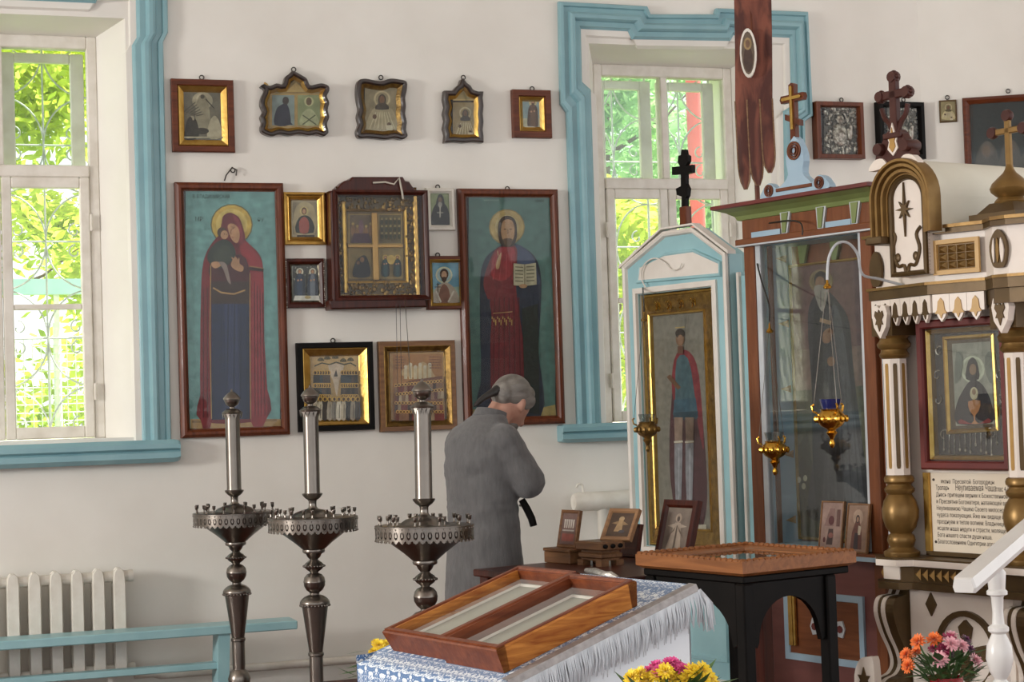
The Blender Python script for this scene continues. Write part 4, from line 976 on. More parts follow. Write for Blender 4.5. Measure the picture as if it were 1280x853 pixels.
M['cassock'] = mat('grey_linen', '605f5f', '545353', .85, scale=60, stretch=(1, 1, .25), bump=.25, bscale=180, sheen=.2)
M['hair'] = mat('grey_hair', '55504b', '8a857e', .5, scale=22, stretch=(1, .25, 1), bump=.6, bscale=60)
M['dhair'] = mat('dark_hair', '1e1b19', '2c2826', .5, scale=40, bump=.5, bscale=60)
PZ = 8.35; pg = ray(606, 600)
PF = Fr((pg.x / pg.y * PZ, PZ, 0), 0)
PHI = R(-52)                                  # he faces right and away: local +Y is forward
pt = T('person', 'man in a long grey cassock with tied back hair, head bowed', 'person', PF)
pt.o.rotation_euler[2] = PHI
HD = (0.0, .165, 1.505)                        # head centre
def hrot(p, a=R(-38)):
    """tip the head forward about its centre"""
    v = Vector(p); v = Vector((v.x * .966 - v.y * .259, v.x * .259 + v.y * .966, v.z)); return Vector((HD[0] + v.x, HD[1] + v.y * math.cos(a) - v.z * math.sin(a), HD[2] + v.y * math.sin(a) + v.z * math.cos(a)))
hp = []
hp.append(('b', HD, (.073, .094, .1)))
def hb(p, r): hp.append(('b', tuple(hrot(p)), r))
hb((0, -.02, .03), (.076, .088, .082)); hb((0, .045, -.02), (.06, .055, .075)); hb((0, .06, -.075), (.045, .04, .04)); hb((0, .09, -.095), (.026, .02, .022))   # face, jaw, chin
hp.append(('c', tuple(hrot((0, .1, .012))), tuple(hrot((0, .125, -.028))), .011, .017))                         # nose
hb((0, .095, .03), (.045, .016, .014))                                                                           # brow
hb((0, .1, -.058), (.024, .014, .009)); hb((0, .098, -.07), (.02, .014, .008))                                   # lips
for sx in (-1, 1):
    hb((sx * .076, -.008, -.01), (.01, .017, .03)); hb((sx * .082, -.014, .002), (.008, .015, .02)); hb((sx * .035, .082, .012), (.013, .012, .01))   # ears, eyes
hp.append(('c', (0, .035, 1.38), tuple(hrot((0, -.03, -.05))), .068, .06))
# torso, legs and arms under the cloth
hp += [('b', (0, .0, 1.22), (.17, .11, .2)), ('b', (0, -.005, 1.0), (.15, .11, .2)), ('c', (-.09, 0, .95), (-.1, 0, .1), .085, .05), ('c', (.09, 0, .95), (.1, 0, .1), .085, .05)]
for sx in (-1, 1):
    hp += [('b', (sx * .1, .06, .045), (.045, .12, .045))]
    sh, el, wr = Vector((sx * .15, 0, 1.33)), Vector((sx * .205, .085, 1.15)), Vector((sx * .01 - .05, .17, 1.19 + (.03 if sx > 0 else 0)))
    hp += [('c', sh, el, .052, .045), ('c', el, wr, .042, .03)]
    pm = wr.lerp(el, -.25); hp.append(('b', pm, (.04, .03, .045)))
    dv = (wr - el).normalized()
    for k in range(4):
        q0 = pm + dv * .03 + Vector((0, .004, .03 - .02 * k)); L_ = (.065, .075, .07, .055)[k]
        hp += [('c', q0, q0 + dv * L_ * .55, .0095, .009), ('c', q0 + dv * L_ * .55, q0 + dv * L_ + Vector((0, -.018, -.005)), .009, .0075)]
    hp += [('c', pm + Vector((0, .012, .035)), pm + dv * .03 + Vector((0, .01, .062)), .011, .009)]
body = remesh(hp, .007, 3, 'body', 'skin'); body.parent = pt.o
# cassock: lofted robe with sleeves
def ring(z, cx, cy, rx, ry, n=28, lobes=0, amp=0):
    return [(cx + rx * (1 + amp * math.cos(lobes * a)) * math.cos(a), cy + ry * (1 + amp * math.cos(lobes * a + .7)) * math.sin(a), z) for a in [2 * PI * i / n for i in range(n)]]
robe = [ring(.06, .0, -.01, .27, .24), ring(.3, 0, -.01, .245, .21), ring(.6, 0, -.012, .215, .178), ring(.85, 0, -.015, .195, .155), ring(1.03, 0, -.015, .185, .145), ring(1.12, 0, -.015, .187, .145), ring(1.25, 0, -.02, .2, .152), ring(1.33, 0, -.018, .19, .145), ring(1.39, 0, -.005, .15, .12), ring(1.43, 0, .015, .105, .095), ring(1.455, 0, .03, .075, .078)]
cp = [('l', robe)]
for sx in (-1, 1):
    sh, el, wr = Vector((sx * .15, .0, 1.33)), Vector((sx * .205, .085, 1.15)), Vector((sx * .03 - .02, .18, 1.19))
    cp += [('c', sh, el, .085, .078), ('c', el, wr, .078, .058), ('b', sh, (.085, .085, .08))]
def folds(v):
    a = math.atan2(v.y, v.x)
    if v.z < 1.05:
        k = min(1, (1.05 - v.z) / .5) * .02; r = 1 + k * (math.sin(a * 7 + 1.0) + .6 * math.sin(a * 12 + 2.2 + v.z * 2)) ; v.x *= r; v.y *= r
    q = Vector((v.x * 7, v.y * 7, v.z * 13)); k = mnoise.noise(q) * .010 + mnoise.noise(q * 2.3) * .005
    if v.z < .95: k *= .5
    l = math.hypot(v.x, v.y) or 1; v.x += v.x / l * k; v.y += v.y / l * k
    if abs(v.z - 1.055) < .008: v.x *= .985; v.y *= .985
    return v
cas = remesh(cp, .011, 5, 'cassock', 'cassock', folds); cas.parent = pt.o
mb = MB(); mb.lathe([(.074, 1.43), (.078, 1.435), (.073, 1.468), (.068, 1.47), (.068, 1.44)], 24)
for i_, v_ in enumerate(mb.v): mb.v[i_] = (v_[0], v_[1] * 1.02 + .035 + (v_[2] - 1.43) * .6, v_[2] - v_[1] * .3)
col_ = mb.build('collar', 'cassock', None, True); col_.parent = pt.o
# hair swept back, ponytail, tie
def hairfn(v): return v
hh = [('b', tuple(hrot((0, -.028, .036))), (.083, .098, .088)), ('b', tuple(hrot((0, .03, .07))), (.066, .066, .05)), ('b', tuple(hrot((0, -.085, -.01))), (.06, .045, .06))]
for sx in (-1, 1): hh.append(('b', tuple(hrot((sx * .06, .01, .03))), (.026, .06, .045)))
hr = remesh(hh, .008, 3, 'hair', 'hair'); hr.parent = pt.o
b0 = hrot((0, -.118, -.015)); mb = MB()
mb.tube([b0, b0 + Vector((.0, -.035, -.012)), b0 + Vector((-.005, -.075, -.03)), b0 + Vector((-.01, -.11, -.055)), b0 + Vector((-.01, -.13, -.07))], [.026, .018, .014, .011, .004], 10)
po = mb.build('ponytail', 'dhair', None, True); po.parent = pt.o
# beard
bd = remesh([('b', tuple(hrot((0, .062, -.088))), (.05, .045, .035)), ('b', tuple(hrot((0, .085, -.11))), (.03, .028, .03))], .007, 2, 'beard', 'hair'); bd.parent = pt.o
# dark strap end hanging at his side
mb = MB(); mb.tube([(.17, .075, 1.07), (.185, .09, 1.03), (.195, .108, .985), (.2, .115, .95)], [.016, .018, .018, .017], 6); mb.v = [(x, y, z) for x, y, z in mb.v]
st_ = mb.build('strap_end', 'black', None, True); st_.parent = pt.o
MB().ball((.178, .06, 1.045), .006, seg=8, rings=6).build('button', 'silver', None, True).parent = pt.o
for sx in (-1, 1):
    mb = MB(); mb.loops([[(sx * .1 + .055 * x, .07 + .15 * y, z) for x, y in circ(0, 0, 1, 14)] for z in (0, .03)] + [[(sx * .1 + .045 * x, .06 + .13 * y, .09) for x, y in circ(0, 0, 1, 14)]], True, True)
    mb.build('shoe', 'black', None, True).parent = pt.o

# ================================================================ LECTERN WITH TWO ICON CASES
def pxX(fr, x, y, lx):
    v = ray(x, y); o = fr.o + fr.ex * lx; k = (o - CAM).dot(fr.ex) / v.dot(fr.ex); q = fr.loc(CAM + v * k); return (q.y, q.z)
A = on_z(477, 789, .955)
LE = Fr((A.x, A.y, 0), EZ)
bw, _z = LE.px(626, 814); hy, hz = pxX(LE, 649.5, 708, 0.0)
AL = math.atan2(hz - .955, hy); SL = math.hypot(hy, hz - .955); ca, sa = math.cos(AL), math.sin(AL)
BH = .062                                            # height of an icon case
Z0 = .955 - BH * ca                                  # the sloping top under the cases
def S(u, v, w): return (u, v * ca - (w - BH) * sa, .955 + v * sa + (w - BH) * ca)
def slope(mb): mb.v = [S(*p) for p in mb.v]; return mb
def brocade():
    m = bpy.data.materials.new('blue_white_brocade'); m.use_nodes = True; nt = m.node_tree; N = nt.nodes; L = nt.links; b = N['Principled BSDF']
    tc = N.new('ShaderNodeTexCoord'); mp = N.new('ShaderNodeMapping'); mp.inputs['Scale'].default_value = (19, 19, 19); L.new(tc.outputs['Object'], mp.inputs[0])
    pp = N.new('ShaderNodeVectorMath'); pp.operation = 'FRACTION'; L.new(mp.outputs[0], pp.inputs[0])
    ab = N.new('ShaderNodeVectorMath'); ab.operation = 'SUBTRACT'; ab.inputs[1].default_value = (.5, .5, .5); L.new(pp.outputs[0], ab.inputs[0])
    a2 = N.new('ShaderNodeVectorMath'); a2.operation = 'ABSOLUTE'; L.new(ab.outputs[0], a2.inputs[0])
    n = N.new('ShaderNodeTexNoise'); n.inputs['Scale'].default_value = 4.2; n.inputs['Detail'].default_value = 1.5; n.inputs['Distortion'].default_value = 1.6; L.new(a2.outputs[0], n.inputs[0])
    r = N.new('ShaderNodeValToRGB'); r.color_ramp.elements[0].position = .47; r.color_ramp.elements[1].position = .53
    r.color_ramp.elements[0].color = lin('456fa0'); r.color_ramp.elements[1].color = lin('e4ebef'); L.new(n.outputs[0], r.inputs[0]); L.new(r.outputs[0], b.inputs['Base Color'])
    b.inputs['Roughness'].default_value = .55; b.inputs['Sheen Weight'].default_value = .3
    return m
M['brocade'] = brocade()
M['whitecloth'] = mat('white_satin', 'e9eef2', 'dfe6ec', .5, scale=6, sheen=.3)
M['silvercord'] = mat('silver_fringe', 'd5d8dc', 'b6babf', .4, .35, scale=60, stretch=(1, 1, .2))
M['braid'] = mat('grey_braid', 'a9a4a2', '8d8886', .5, .3, scale=60)
M['oak'] = wood('orange_oak', '92501f', 'c8843e', .35, 1, 5, .25, 2.0)
M['redwood'] = wood('red_cherry_wood', '602c16', '7e4224', .4, 1, 4, .1)
x_r = bw + .035
ey, ez_ = pxX(LE, 862, 747, x_r)
VEND = ey / ca; YB = ey
lt = T('lectern', 'sloping church lectern draped in blue brocade with silver fringe', 'lectern', LE, (bw / 2, YB / 2, 0))
# wooden stand under the cloth
mb = MB(); mb.loops([[S(.0, -.0, -.03), S(bw, -.0, -.03), S(bw, VEND, -.03), S(0, VEND, -.03)], [S(0, 0, -.006), S(bw, 0, -.006), S(bw, VEND, -.006), S(0, VEND, -.006)]], True, True); mb.build('sloping_board', 'redwood', lt)
for xx in (.05, bw - .05):
    for yy in (.06, YB - .06):
        MB().box(xx - .025, yy - .025, 0, xx + .025, yy + .025, Z0 + yy * math.tan(AL) - .04).build('leg', 'redwood', lt)
# brocade: lies on the slope and hangs over the low edge and the left side
mb = MB(); cols = 24; e = .006
vs_lines = [(-.0, 'h')]
nU = 26; rowsv = []
def hang(u, k):    # over the low edge, with soft folds
    z = S(u, -.02, 0)[2] - k; return (u + .004 * math.sin(k * 30), -.045 - .012 * math.sin(u * 38 + .5) * min(1, k * 4) - .03 * k, z)
us = [-.05 + (x_r + .05) * i / nU for i in range(nU + 1)]
rows = []
for k in (.72, .5, .35, .22, .12, .05, .015): rows.append([hang(u, k) for u in us])
for v in (-.035, .0, .1, .2, .3, .4, VEND * .9, VEND): rows.append([S(u, v, e if v > -.03 else 0) for u in us])
mb.loops(rows, False); mb.build('brocade_cover', 'brocade', lt, True, angle=80)
mb = MB()
rows = [[(-.05 - .02 * math.sin(y * 20) * min(1, k * 3) - .02 * k, y, Z0 + max(y, 0) * math.tan(AL) - k) for y in [-.045 + (YB + .045) * i / 16 for i in range(17)]] for k in (0, .05, .2, .4, .7)]
mb.loops(rows, False); mb.build('side_drape', 'brocade', lt, True, angle=80)
# white under cloth on the right side and the back
mb = MB()
xw = x_r - .006
rows = []
for k in (0, .04, .15, .3, .5, .85):
    rows.append([(xw + .004 * math.sin(y * 24) * min(1, k * 3), y, max(.04, Z0 + max(y, -.03) * math.tan(AL) - k)) for y in [-.03 + (YB + .03) * i / 20 for i in range(21)]])
mb.loops(rows, False)
mb.build('white_cloth', 'whitecloth', lt, True, angle=80)
mb = MB(); mb.loops([[(xx, YB + .004, Z0 + YB * math.tan(AL) - k) for xx in (0.0, bw / 2, xw)] for k in (0, .3, .85)], False); mb.build('white_cloth', 'whitecloth', lt)
# braid along the edges, then the fringe strands
mb = MB()
def edge(v, w=0.0): return S(x_r, v, w)
mb.loops([[(p[0] + .001, p[1], p[2]) for p in (S(x_r - .02, v, .009), S(x_r + .006, v, .008), S(x_r + .012, v, -.012))] for v in [-.03 + (VEND + .03) * i / 10 for i in range(11)]], False); mb.build('braid', 'braid', lt, True)
mb = MB(); rng = random.Random(5)
N_ = 170
for k in range(N_):
    v = -.03 + (VEND + .03) * k / (N_ - 1); p = S(x_r + .013, v, -.008); l = rng.uniform(.062, .085); dx = rng.uniform(0, .008); dy = rng.uniform(-.006, .006)
    mb.tube([p, (p[0] + dx + .004, p[1] + dy * .5, p[2] - l * .5), (p[0] + dx, p[1] + dy, p[2] - l)], [.0019, .0022, .0014], 4)
for k in range(60):
    u = x_r + .01 - .25 * k / 60; p = S(u, VEND + .004, -.008); l = rng.uniform(.07, .1); o_ = rng.uniform(.012, .035)
    mb.tube([p, (p[0] + .004, p[1] + o_ * .7, p[2] - l * .3), (p[0] + rng.uniform(-.008, .012), p[1] + o_, p[2] - l)], [.002, .0024, .0014], 4)
for k in range(26):
    p = S(x_r + .012, VEND - .004 + .008 * k / 26, -.006); a = rng.uniform(0, 1.4); l = rng.uniform(.06, .1); o_ = rng.uniform(.012, .03)
    mb.tube([p, (p[0] + o_ * math.cos(a), p[1] + o_ * math.sin(a), p[2] - l * .4), (p[0] + o_ * 1.2 * math.cos(a), p[1] + o_ * 1.2 * math.sin(a), p[2] - l)], [.002, .0026, .0014], 4)
fr_o = mb.build('fringe', 'silvercord', lt, True); fr_o['kind'] = 'stuff'
# the two glazed icon cases lying on it
M['palepage'] = mat('pale_grey_paper', 'a9ab9c', '9a9c8c', .5, scale=5)
M['cglass'] = glass_mat('case_glass', (.97, .98, .97), .05, .03)
def icon_case(label, u0, u1, v0, v1, side, topm, dz=0.0):
    t = T('icon_case', label, 'icon case', LE, (S((u0 + u1) / 2, v0, 0)[0], S(u0, v0, 0)[1], S(u0, v0, 0)[2]), 'glazed icon cases on the lectern')
    fw_ = .026; ta = .010; h = BH + dz; w0 = .007
    def bar(nm, a, b, c, d, m):   # four sided bar, splayed inwards towards the bottom
        mb = MB(); mb.v = []; mb.loops([[S(*q, w0) for q in a], [S(*q, h) for q in b]], True, True) if False else None
        mb.loops([[S(p[0], p[1], w0) for p in a], [S(p[0], p[1], h - .004) for p in b], [S(p[0], p[1], h) for p in c]], True, True); mb.build(nm, m, t)
    def q(x0, y0, x1, y1): return [(x0, y0), (x1, y0), (x1, y1), (x0, y1)]
    bar('low_rail', q(u0 + ta, v0 + ta, u1 - ta, v0 + fw_), q(u0, v0, u1, v0 + fw_), q(u0 + .003, v0 + .003, u1 - .003, v0 + fw_), 0, topm)
    bar('high_rail', q(u0 + ta, v1 - fw_, u1 - ta, v1 - ta), q(u0, v1 - fw_, u1, v1), q(u0 + .003, v1 - fw_, u1 - .003, v1 - .003), 0, topm)
    bar('side_rail', q(u0 + ta, v0 + fw_, u0 + fw_, v1 - fw_), q(u0, v0 + fw_, u0 + fw_, v1 - fw_), q(u0 + .003, v0 + fw_, u0 + fw_, v1 - fw_), 0, side[0])
    bar('side_rail', q(u1 - fw_, v0 + ta, u1 - ta, v1 - ta), q(u1 - fw_, v0 + .001, u1, v1 - .001), q(u1 - fw_, v0 + .003, u1 - .003, v1 - .003), 0, side[1])
    mb = MB(); mb.loops([[S(*p, h + .004) for p in q(u0 + .006, v0 + .006, u1 - .006, v1 - .006)], [S(*p, h + .004) for p in q(u0 + .016, v0 + .016, u1 - .016, v1 - .016)], [S(*p, h - .006) for p in q(u0 + fw_ - .002, v0 + fw_ - .002, u1 - fw_ + .002, v1 - fw_ + .002)]], True); mb.loops([[S(*p, h - .001) for p in q(u0 + .006, v0 + .006, u1 - .006, v1 - .006)], [S(*p, h + .004) for p in q(u0 + .006, v0 + .006, u1 - .006, v1 - .006)]], True); mb.build('top_moulding', topm, t)
    mb = MB(); mb.add([S(*p, w0 + .02) for p in q(u0 + fw_ - .004, v0 + fw_ - .004, u1 - fw_ + .004, v1 - fw_ + .004)], [(0, 1, 2, 3)]); mb.build('picture', 'palepage', t)
    mb = MB(); mb.add([S(*p, h - .012) for p in q(u0 + fw_ - .004, v0 + fw_ - .004, u1 - fw_ + .004, v1 - fw_ + .004)], [(0, 1, 2, 3)]); mb.build('glass', 'cglass', t)
    # slim inner slip
    mb = MB(); i_ = fw_ + .012; mb.loops([[S(*p, w0 + .021) for p in q(u0 + i_, v0 + i_, u1 - i_, v1 - i_)], [S(*p, w0 + .026) for p in q(u0 + i_ + .003, v0 + i_ + .003, u1 - i_ - .003, v1 - i_ - .003)], [S(*p, w0 + .021) for p in q(u0 + i_ + .008, v0 + i_ + .008, u1 - i_ - .008, v1 - i_ - .008)]], True); mb.build('inner_slip', 'oldwhite', t)
    return t
um = LE.px(548, 801)[0]
icon_case('glazed icon case lying on the lectern on the side of the candle stands', .0, um - .001, .0, SL, ('oak', 'redwood'), 'redwood')
icon_case('glazed icon case with grained orange side lying along the fringed edge', um + .001, bw, -.012, SL - .028, ('redwood', 'oak'), 'redwood', .006)

# ================================================================ TABLES, BOXES AND SMALL ICONS
C0 = (.817, 6.76)
TB = Fr((C0[0], C0[1], 0), EZ); TS, TQ = .63, .58
def corner_arch(mb_, a, b, z0, z1, r, horizontal, fixed, th):
    pass
M['tablewood'] = wood('warm_brown_wood', '7a4a26', '9a6236', .4, 0, 4, .3, 1.0)
M['tablewood_y'] = wood('warm_brown_wood_y', '7a4a26', '9a6236', .4, 1, 4, .3, 1.0)
t = T('icon_table', 'black wooden table with arched aprons under the wide icon case', 'table', TB, (-TS / 2, TQ / 2, 0))
TZ = .838
MB().bbox(-TS + .02, .02, TZ - .028, -.02, TQ - .02, TZ, .005).build('table_top', 'black', t)
for xx in (-.04, -TS + .06):
    for yy in (.04, TQ - .12):
        MB().bbox(xx - .026, yy - .026, 0, xx + .026, yy + .026, TZ - .028, .006).build('leg', 'black', t)
def apron(p0, p1, horiz):
    L_ = p1 - p0; pts = [(p0, TZ - .03), (p0, TZ - .26), (p0 + .02, TZ - .27)]
    pts += [(p0 + .03 + (L_ / 2 - .03) * (1 - math.cos(a)), TZ - .25 + .16 * math.sin(a)) for a in [PI / 2 * i / 8 for i in range(9)]]
    pts += [(p1 - .03 - (L_ / 2 - .03) * (1 - math.cos(a)), TZ - .25 + .16 * math.sin(a)) for a in [PI / 2 * (8 - i) / 8 for i in range(8)]]
    pts += [(p1 - .02, TZ - .27), (p1, TZ - .26), (p1, TZ - .03)]
    mb = MB(); mb.prism(pts, .03, .055)
    if not horiz: mb.v = [(-y, x, z) for x, y, z in mb.v]
    return mb
apron(-TS + .08, -.08, True).build('apron', 'black', t)
apron(.066, TQ - .146, False).build('apron', 'black', t)
MB().box(-TS + .08, TQ - .13, TZ - .12, -.08, TQ - .105, TZ - .03).build('apron', 'black', t)
# the wide icon case on it
t = T('icon_case', 'wide shallow wooden icon case with carved rim on the black table', 'icon case', TB, (-TS / 2, TQ / 2, TZ))
zc0, zc1 = TZ, .893
def rim(prof):
    return [[(-TS + i, i, z), (-i, i, z), (-i, TQ - i, z), (-TS + i, TQ - i, z)] for i, z in prof]
mb = MB(); mb.loops(rim([(0.03, zc0), (.02, zc0), (0, zc0 + .012), (0, zc1), (.012, zc1), (.05, zc1 - .008), (.075, zc1 - .012), (.078, zc1 - .03)]), True); mb.build('rim', 'tablewood', t)
mb = MB()      # carved rope of knots along the rim
for (xa, ya, xb, yb) in ((-TS, 0, 0, 0), (0, 0, 0, TQ), (0, TQ, -TS, TQ), (-TS, TQ, -TS, 0)):
    n = 20
    for k in range(n):
        u = (k + .5) / n; x = xa + (xb - xa) * u; y = ya + (yb - ya) * u
        ix = .012 if x > -TS / 2 and xa == xb else 0; x += (-.012 if (xa == xb == 0) else .012 if xa == xb else 0); y += (.012 if ya == yb == 0 else -.012 if ya == yb else 0)
        lx = .017 if ya == yb else .011; ly = .011 if ya == yb else .017
        mb.ball((x, y, zc1 + .002), lx, ly, .009, 8, 5)
mb.build('carved_rope', 'tablewood', t, True)
mb = MB(); mb.add([(-TS + .07, .07, zc1 - .03), (-.07, .07, zc1 - .03), (-.07, TQ - .07, zc1 - .03), (-TS + .07, TQ - .07, zc1 - .03)], [(0, 1, 2, 3)])
M['darkprint'] = mat('dark_picture', '5a4a38', '3f4a44', .5, scale=7); mb.build('picture', 'darkprint', t)
M['rglass'] = glass_mat('reflecting_glass', (.9, .92, .9), .05, .02)
mb = MB(); mb.add([(-TS + .07, .07, zc1 - .014), (-.07, .07, zc1 - .014), (-.07, TQ - .07, zc1 - .014), (-TS + .07, TQ - .07, zc1 - .014)], [(0, 1, 2, 3)]); mb.build('glass', 'rglass', t)

# low table with boxes behind
t = T('side_table', 'dark wooden table holding carved boxes beside the man', 'table', TB, (-1.05, .3, 0))
SX0, SX1, SY0, SY1, SZ = -1.5, -.66, -.2, .78, .8
MB().bbox(SX0, SY0, SZ - .03, SX1, SY1, SZ, .005).build('table_top', 'mahog', t)
for xx in (SX0 + .05, SX1 - .05):
    for yy in (SY0 + .05, SY1 - .05): MB().bbox(xx - .03, yy - .03, 0, xx + .03, yy + .03, SZ - .03, .004).build('leg', 'mahog', t)
for yy in (SY0 + .04, SY1 - .06): MB().box(SX0 + .08, yy, SZ - .12, SX1 - .08, yy + .02, SZ - .03).build('apron', 'mahog', t)
for xx in (SX0 + .04, SX1 - .06): MB().box(xx, SY0 + .08, SZ - .12, xx + .02, SY1 - .08, SZ - .03).build('apron', 'mahog', t)
def loc_on(x, y, z): p = TB.loc(on_z(x, y, z)); return p.x, p.y
M['boxwood'] = wood('carved_box_wood', '5a3d28', '7a5638', .45, 0, 5, .15)
# carved casket with stepped sides
bx_, by_ = loc_on(752, 709, SZ)
bt = T('carved_casket', 'small carved wooden casket with stepped sides and dark metal clasp', 'box', TB, (bx_, by_, SZ))
cw_, cd_ = .17, .12
def caskloop(i, z): return [(bx_ - cw_ + i, by_ + i, z), (bx_ - i, by_ + i, z), (bx_ - i, by_ + cd_ - i, z), (bx_ - cw_ + i, by_ + cd_ - i, z)]
mb = MB(); mb.loops([caskloop(.012, SZ + .022), caskloop(.012, SZ + .03), caskloop(.004, SZ + .036), caskloop(.004, SZ + .05), caskloop(.012, SZ + .056), caskloop(.012, SZ + .066)], True, True); mb.build('body', 'boxwood', bt)
mb = MB(); mb.loops([caskloop(.0, SZ + .066), caskloop(-.004, SZ + .07), caskloop(-.004, SZ + .098), caskloop(.004, SZ + .103)], True, True); mb.build('lid', 'boxwood', bt)
for xx in (bx_ - cw_ + .02, bx_ - .02):
    for yy in (by_ + .02, by_ + cd_ - .02): MB().box(xx - .02, yy - .02, SZ, xx + .02, yy + .02, SZ + .024).build('foot', 'boxwood', bt)
mb = MB()
for q in (.02, .06, .1): mb.ball((bx_ + .006, by_ + q + .0, SZ + .084), .004, .014, .01, 8, 6)
mb.build('clasp', 'black', bt, True)
# flat boxes with the standing pictures
def flat_box(label, px_, py_, w_, d_, h_, m='boxwood'):
    x, y = loc_on(px_, py_, SZ); bt = T('flat_box', label, 'box', TB, (x, y, SZ))
    MB().bbox(x - w_, y, SZ, x, y + d_, SZ + h_, .004).build('body', m, bt); MB().bbox(x - w_ - .003, y - .003, SZ + h_, x + .003, y + d_ + .003, SZ + h_ + .014, .003).build('lid', m, bt)
    return x, y, SZ + h_ + .014
fx, fy, fz = flat_box('flat brown box under the standing picture near the man', 712, 706, .19, .1, .05)
M['lightwood'] = wood('light_stained_wood', '7d5c42', '95714f', .45, 0, 5, .1)
def small_icon(label, cx, cy, z, w_, h_, lean, m, fillcol, design, th=.018, yaw=0.0, fw_=.014, frm=TB, cat='icon', name='small_icon'):
    """small picture leaning back; its own axes start at the lower middle of its face"""
    fr2 = Fr(frm.wor(cx, cy, z), frm.rz + yaw); t = T(name, label, cat, fr2)
    t.o.rotation_euler = (lean, 0, fr2.rz)
    MB().box(-w_ / 2 + .002, 0, .002, w_ / 2 - .002, th * .6, h_ - .002).build('backing', m, t)
    MB().mould(-w_ / 2, 0, w_ / 2, h_, [(0, -th * .6), (0, th * .3), (.003, th * .4), (fw_ * .7, th * .4), (fw_, .002)]).build('frame', m, t)
    mb = MB(); iw, ih = w_ / 2 - fw_, h_ - 2 * fw_
    mb.add([(-iw, -.0015, fw_), (iw, -.0015, fw_), (iw, -.0015, fw_ + ih), (-iw, -.0015, fw_ + ih)], [(0, 1, 2, 3)], fillcol)
    k = 0
    for it in design:
        k += 1; y = -.0018 - .0003 * k
        pts = circ(it[1], it[2], it[3], 14, it[4]) if it[0] == 'e' else it[1]
        mb.add([(u * 2 * iw, y, fw_ + v * ih) for u, v in pts], [tuple(range(len(pts)))], it[-1])
    mb.build('picture', 'paint', t); return t
row = [('p', [(-.4, .1), (.4, .1), (.4, .34), (-.4, .34)], '8a4a3e')] + [('p', [(-.34 + k * .15, .52), (-.26 + k * .15, .52), (-.24 + k * .15, .8), (-.36 + k * .15, .8)], 'b7aca0') for k in range(5)] + [('p', [(-.4, .42), (.4, .42), (.4, .47), (-.4, .47)], 'a39a90')]
small_icon('small pinkish picture with a row of pale figures standing on the box', fx - .1, fy + .06, fz, .135, .165, R(-12), 'boxwood', '6a5048', row)
x, y = loc_on(757, 700, SZ)
small_icon('plain brown plaque propped behind the carved casket', x - .02, y + .14, SZ, .14, .15, R(-12), 'mahog', '4f2c20', [('p', [(-.4, .2), (.4, .2), (.4, .25), (-.4, .25)], '5c3526')])
ang = [('e', 0, .75, .12, .1, 'b59a74'), ('p', [(-.1, .7), (.1, .7), (.16, .2), (-.2, .2)], 'a88a62'), ('p', [(-.4, .55), (-.08, .66), (-.12, .5)], '8f7350'), ('p', [(.38, .5), (.08, .66), (.12, .48)], '8f7350'), ('e', .16, .2, .14, .07, '4a4448')]
small_icon('open carved lid with a pale figure tilted over the casket', bx_ - .045, by_ + .112, SZ + .101, .165, .15, R(-30), 'lightwood', '4f3a2a', ang, yaw=R(12), fw_=.02, th=.022)
fig = [('e', 0, .78, .13, .1, '9c8a78'), ('e', 0, .76, .06, .06, '4c3e34'), ('p', [(-.12, .68), (.12, .68), (.3, .1), (-.34, .1)], '9d8d7c'), ('p', [(-.42, .6), (-.1, .66), (-.14, .56)], 'a59685'), ('p', [(.42, .6), (.1, .66), (.14, .56)], 'a59685'), ('p', [(-.4, .3), (-.05, .6), (-.1, .5)], '6a5a4c'), ('p', [(.4, .3), (.05, .6), (.1, .5)], '6a5a4c'), ('p', [(-.04, .1), (.04, .1), (.02, .62), (-.02, .62)], '5f5144')]
x, y = loc_on(838, 694, SZ)
small_icon('carved grey relief of a winged figure in a dark frame', -1.02, .5, SZ + .003, .225, .27, R(-16), 'mahog', '76685c', fig, th=.03, fw_=.034)
# strip of silver brocade on the table edge
p0 = TB.loc(at_y(736, 716, 7.0)); 
mb = MB(); ry_ = SY0 - .0
xa, ya = loc_on(736, 718, SZ); xb, yb = loc_on(815, 722, SZ)
q_ = [loc_on(x_, y_, SZ + .012) for x_, y_ in ((733, 714), (745, 717), (757, 720), (770, 720), (782, 721), (793, 722), (802, 724))]
q_ = [(u_, v_, SZ + .014 + .002 * (k_ % 2)) for k_, (u_, v_) in enumerate(q_[:3])]; ve = q_[-1][1] + .012
q_ += [(SX1 - .012, ve, SZ + .014), (SX1 + .012, ve + .004, SZ + .004), (SX1 + .017, ve + .006, SZ - .035), (SX1 + .015, ve + .008, SZ - .075)]   # its end hangs over the table edge
mb.tube(q_, [.01, .018, .015, .016, .015, .016, .011], 8)
M['foil'] = mat('silver_braid', 'd0cdc6', 'a19c94', .3, .7, scale=60, bump=.6, bscale=80)
mb.flat('silver_braid', 'foil', TB, 'crumpled strip of silver braid lying on the side table', 'ribbon', smooth=True)

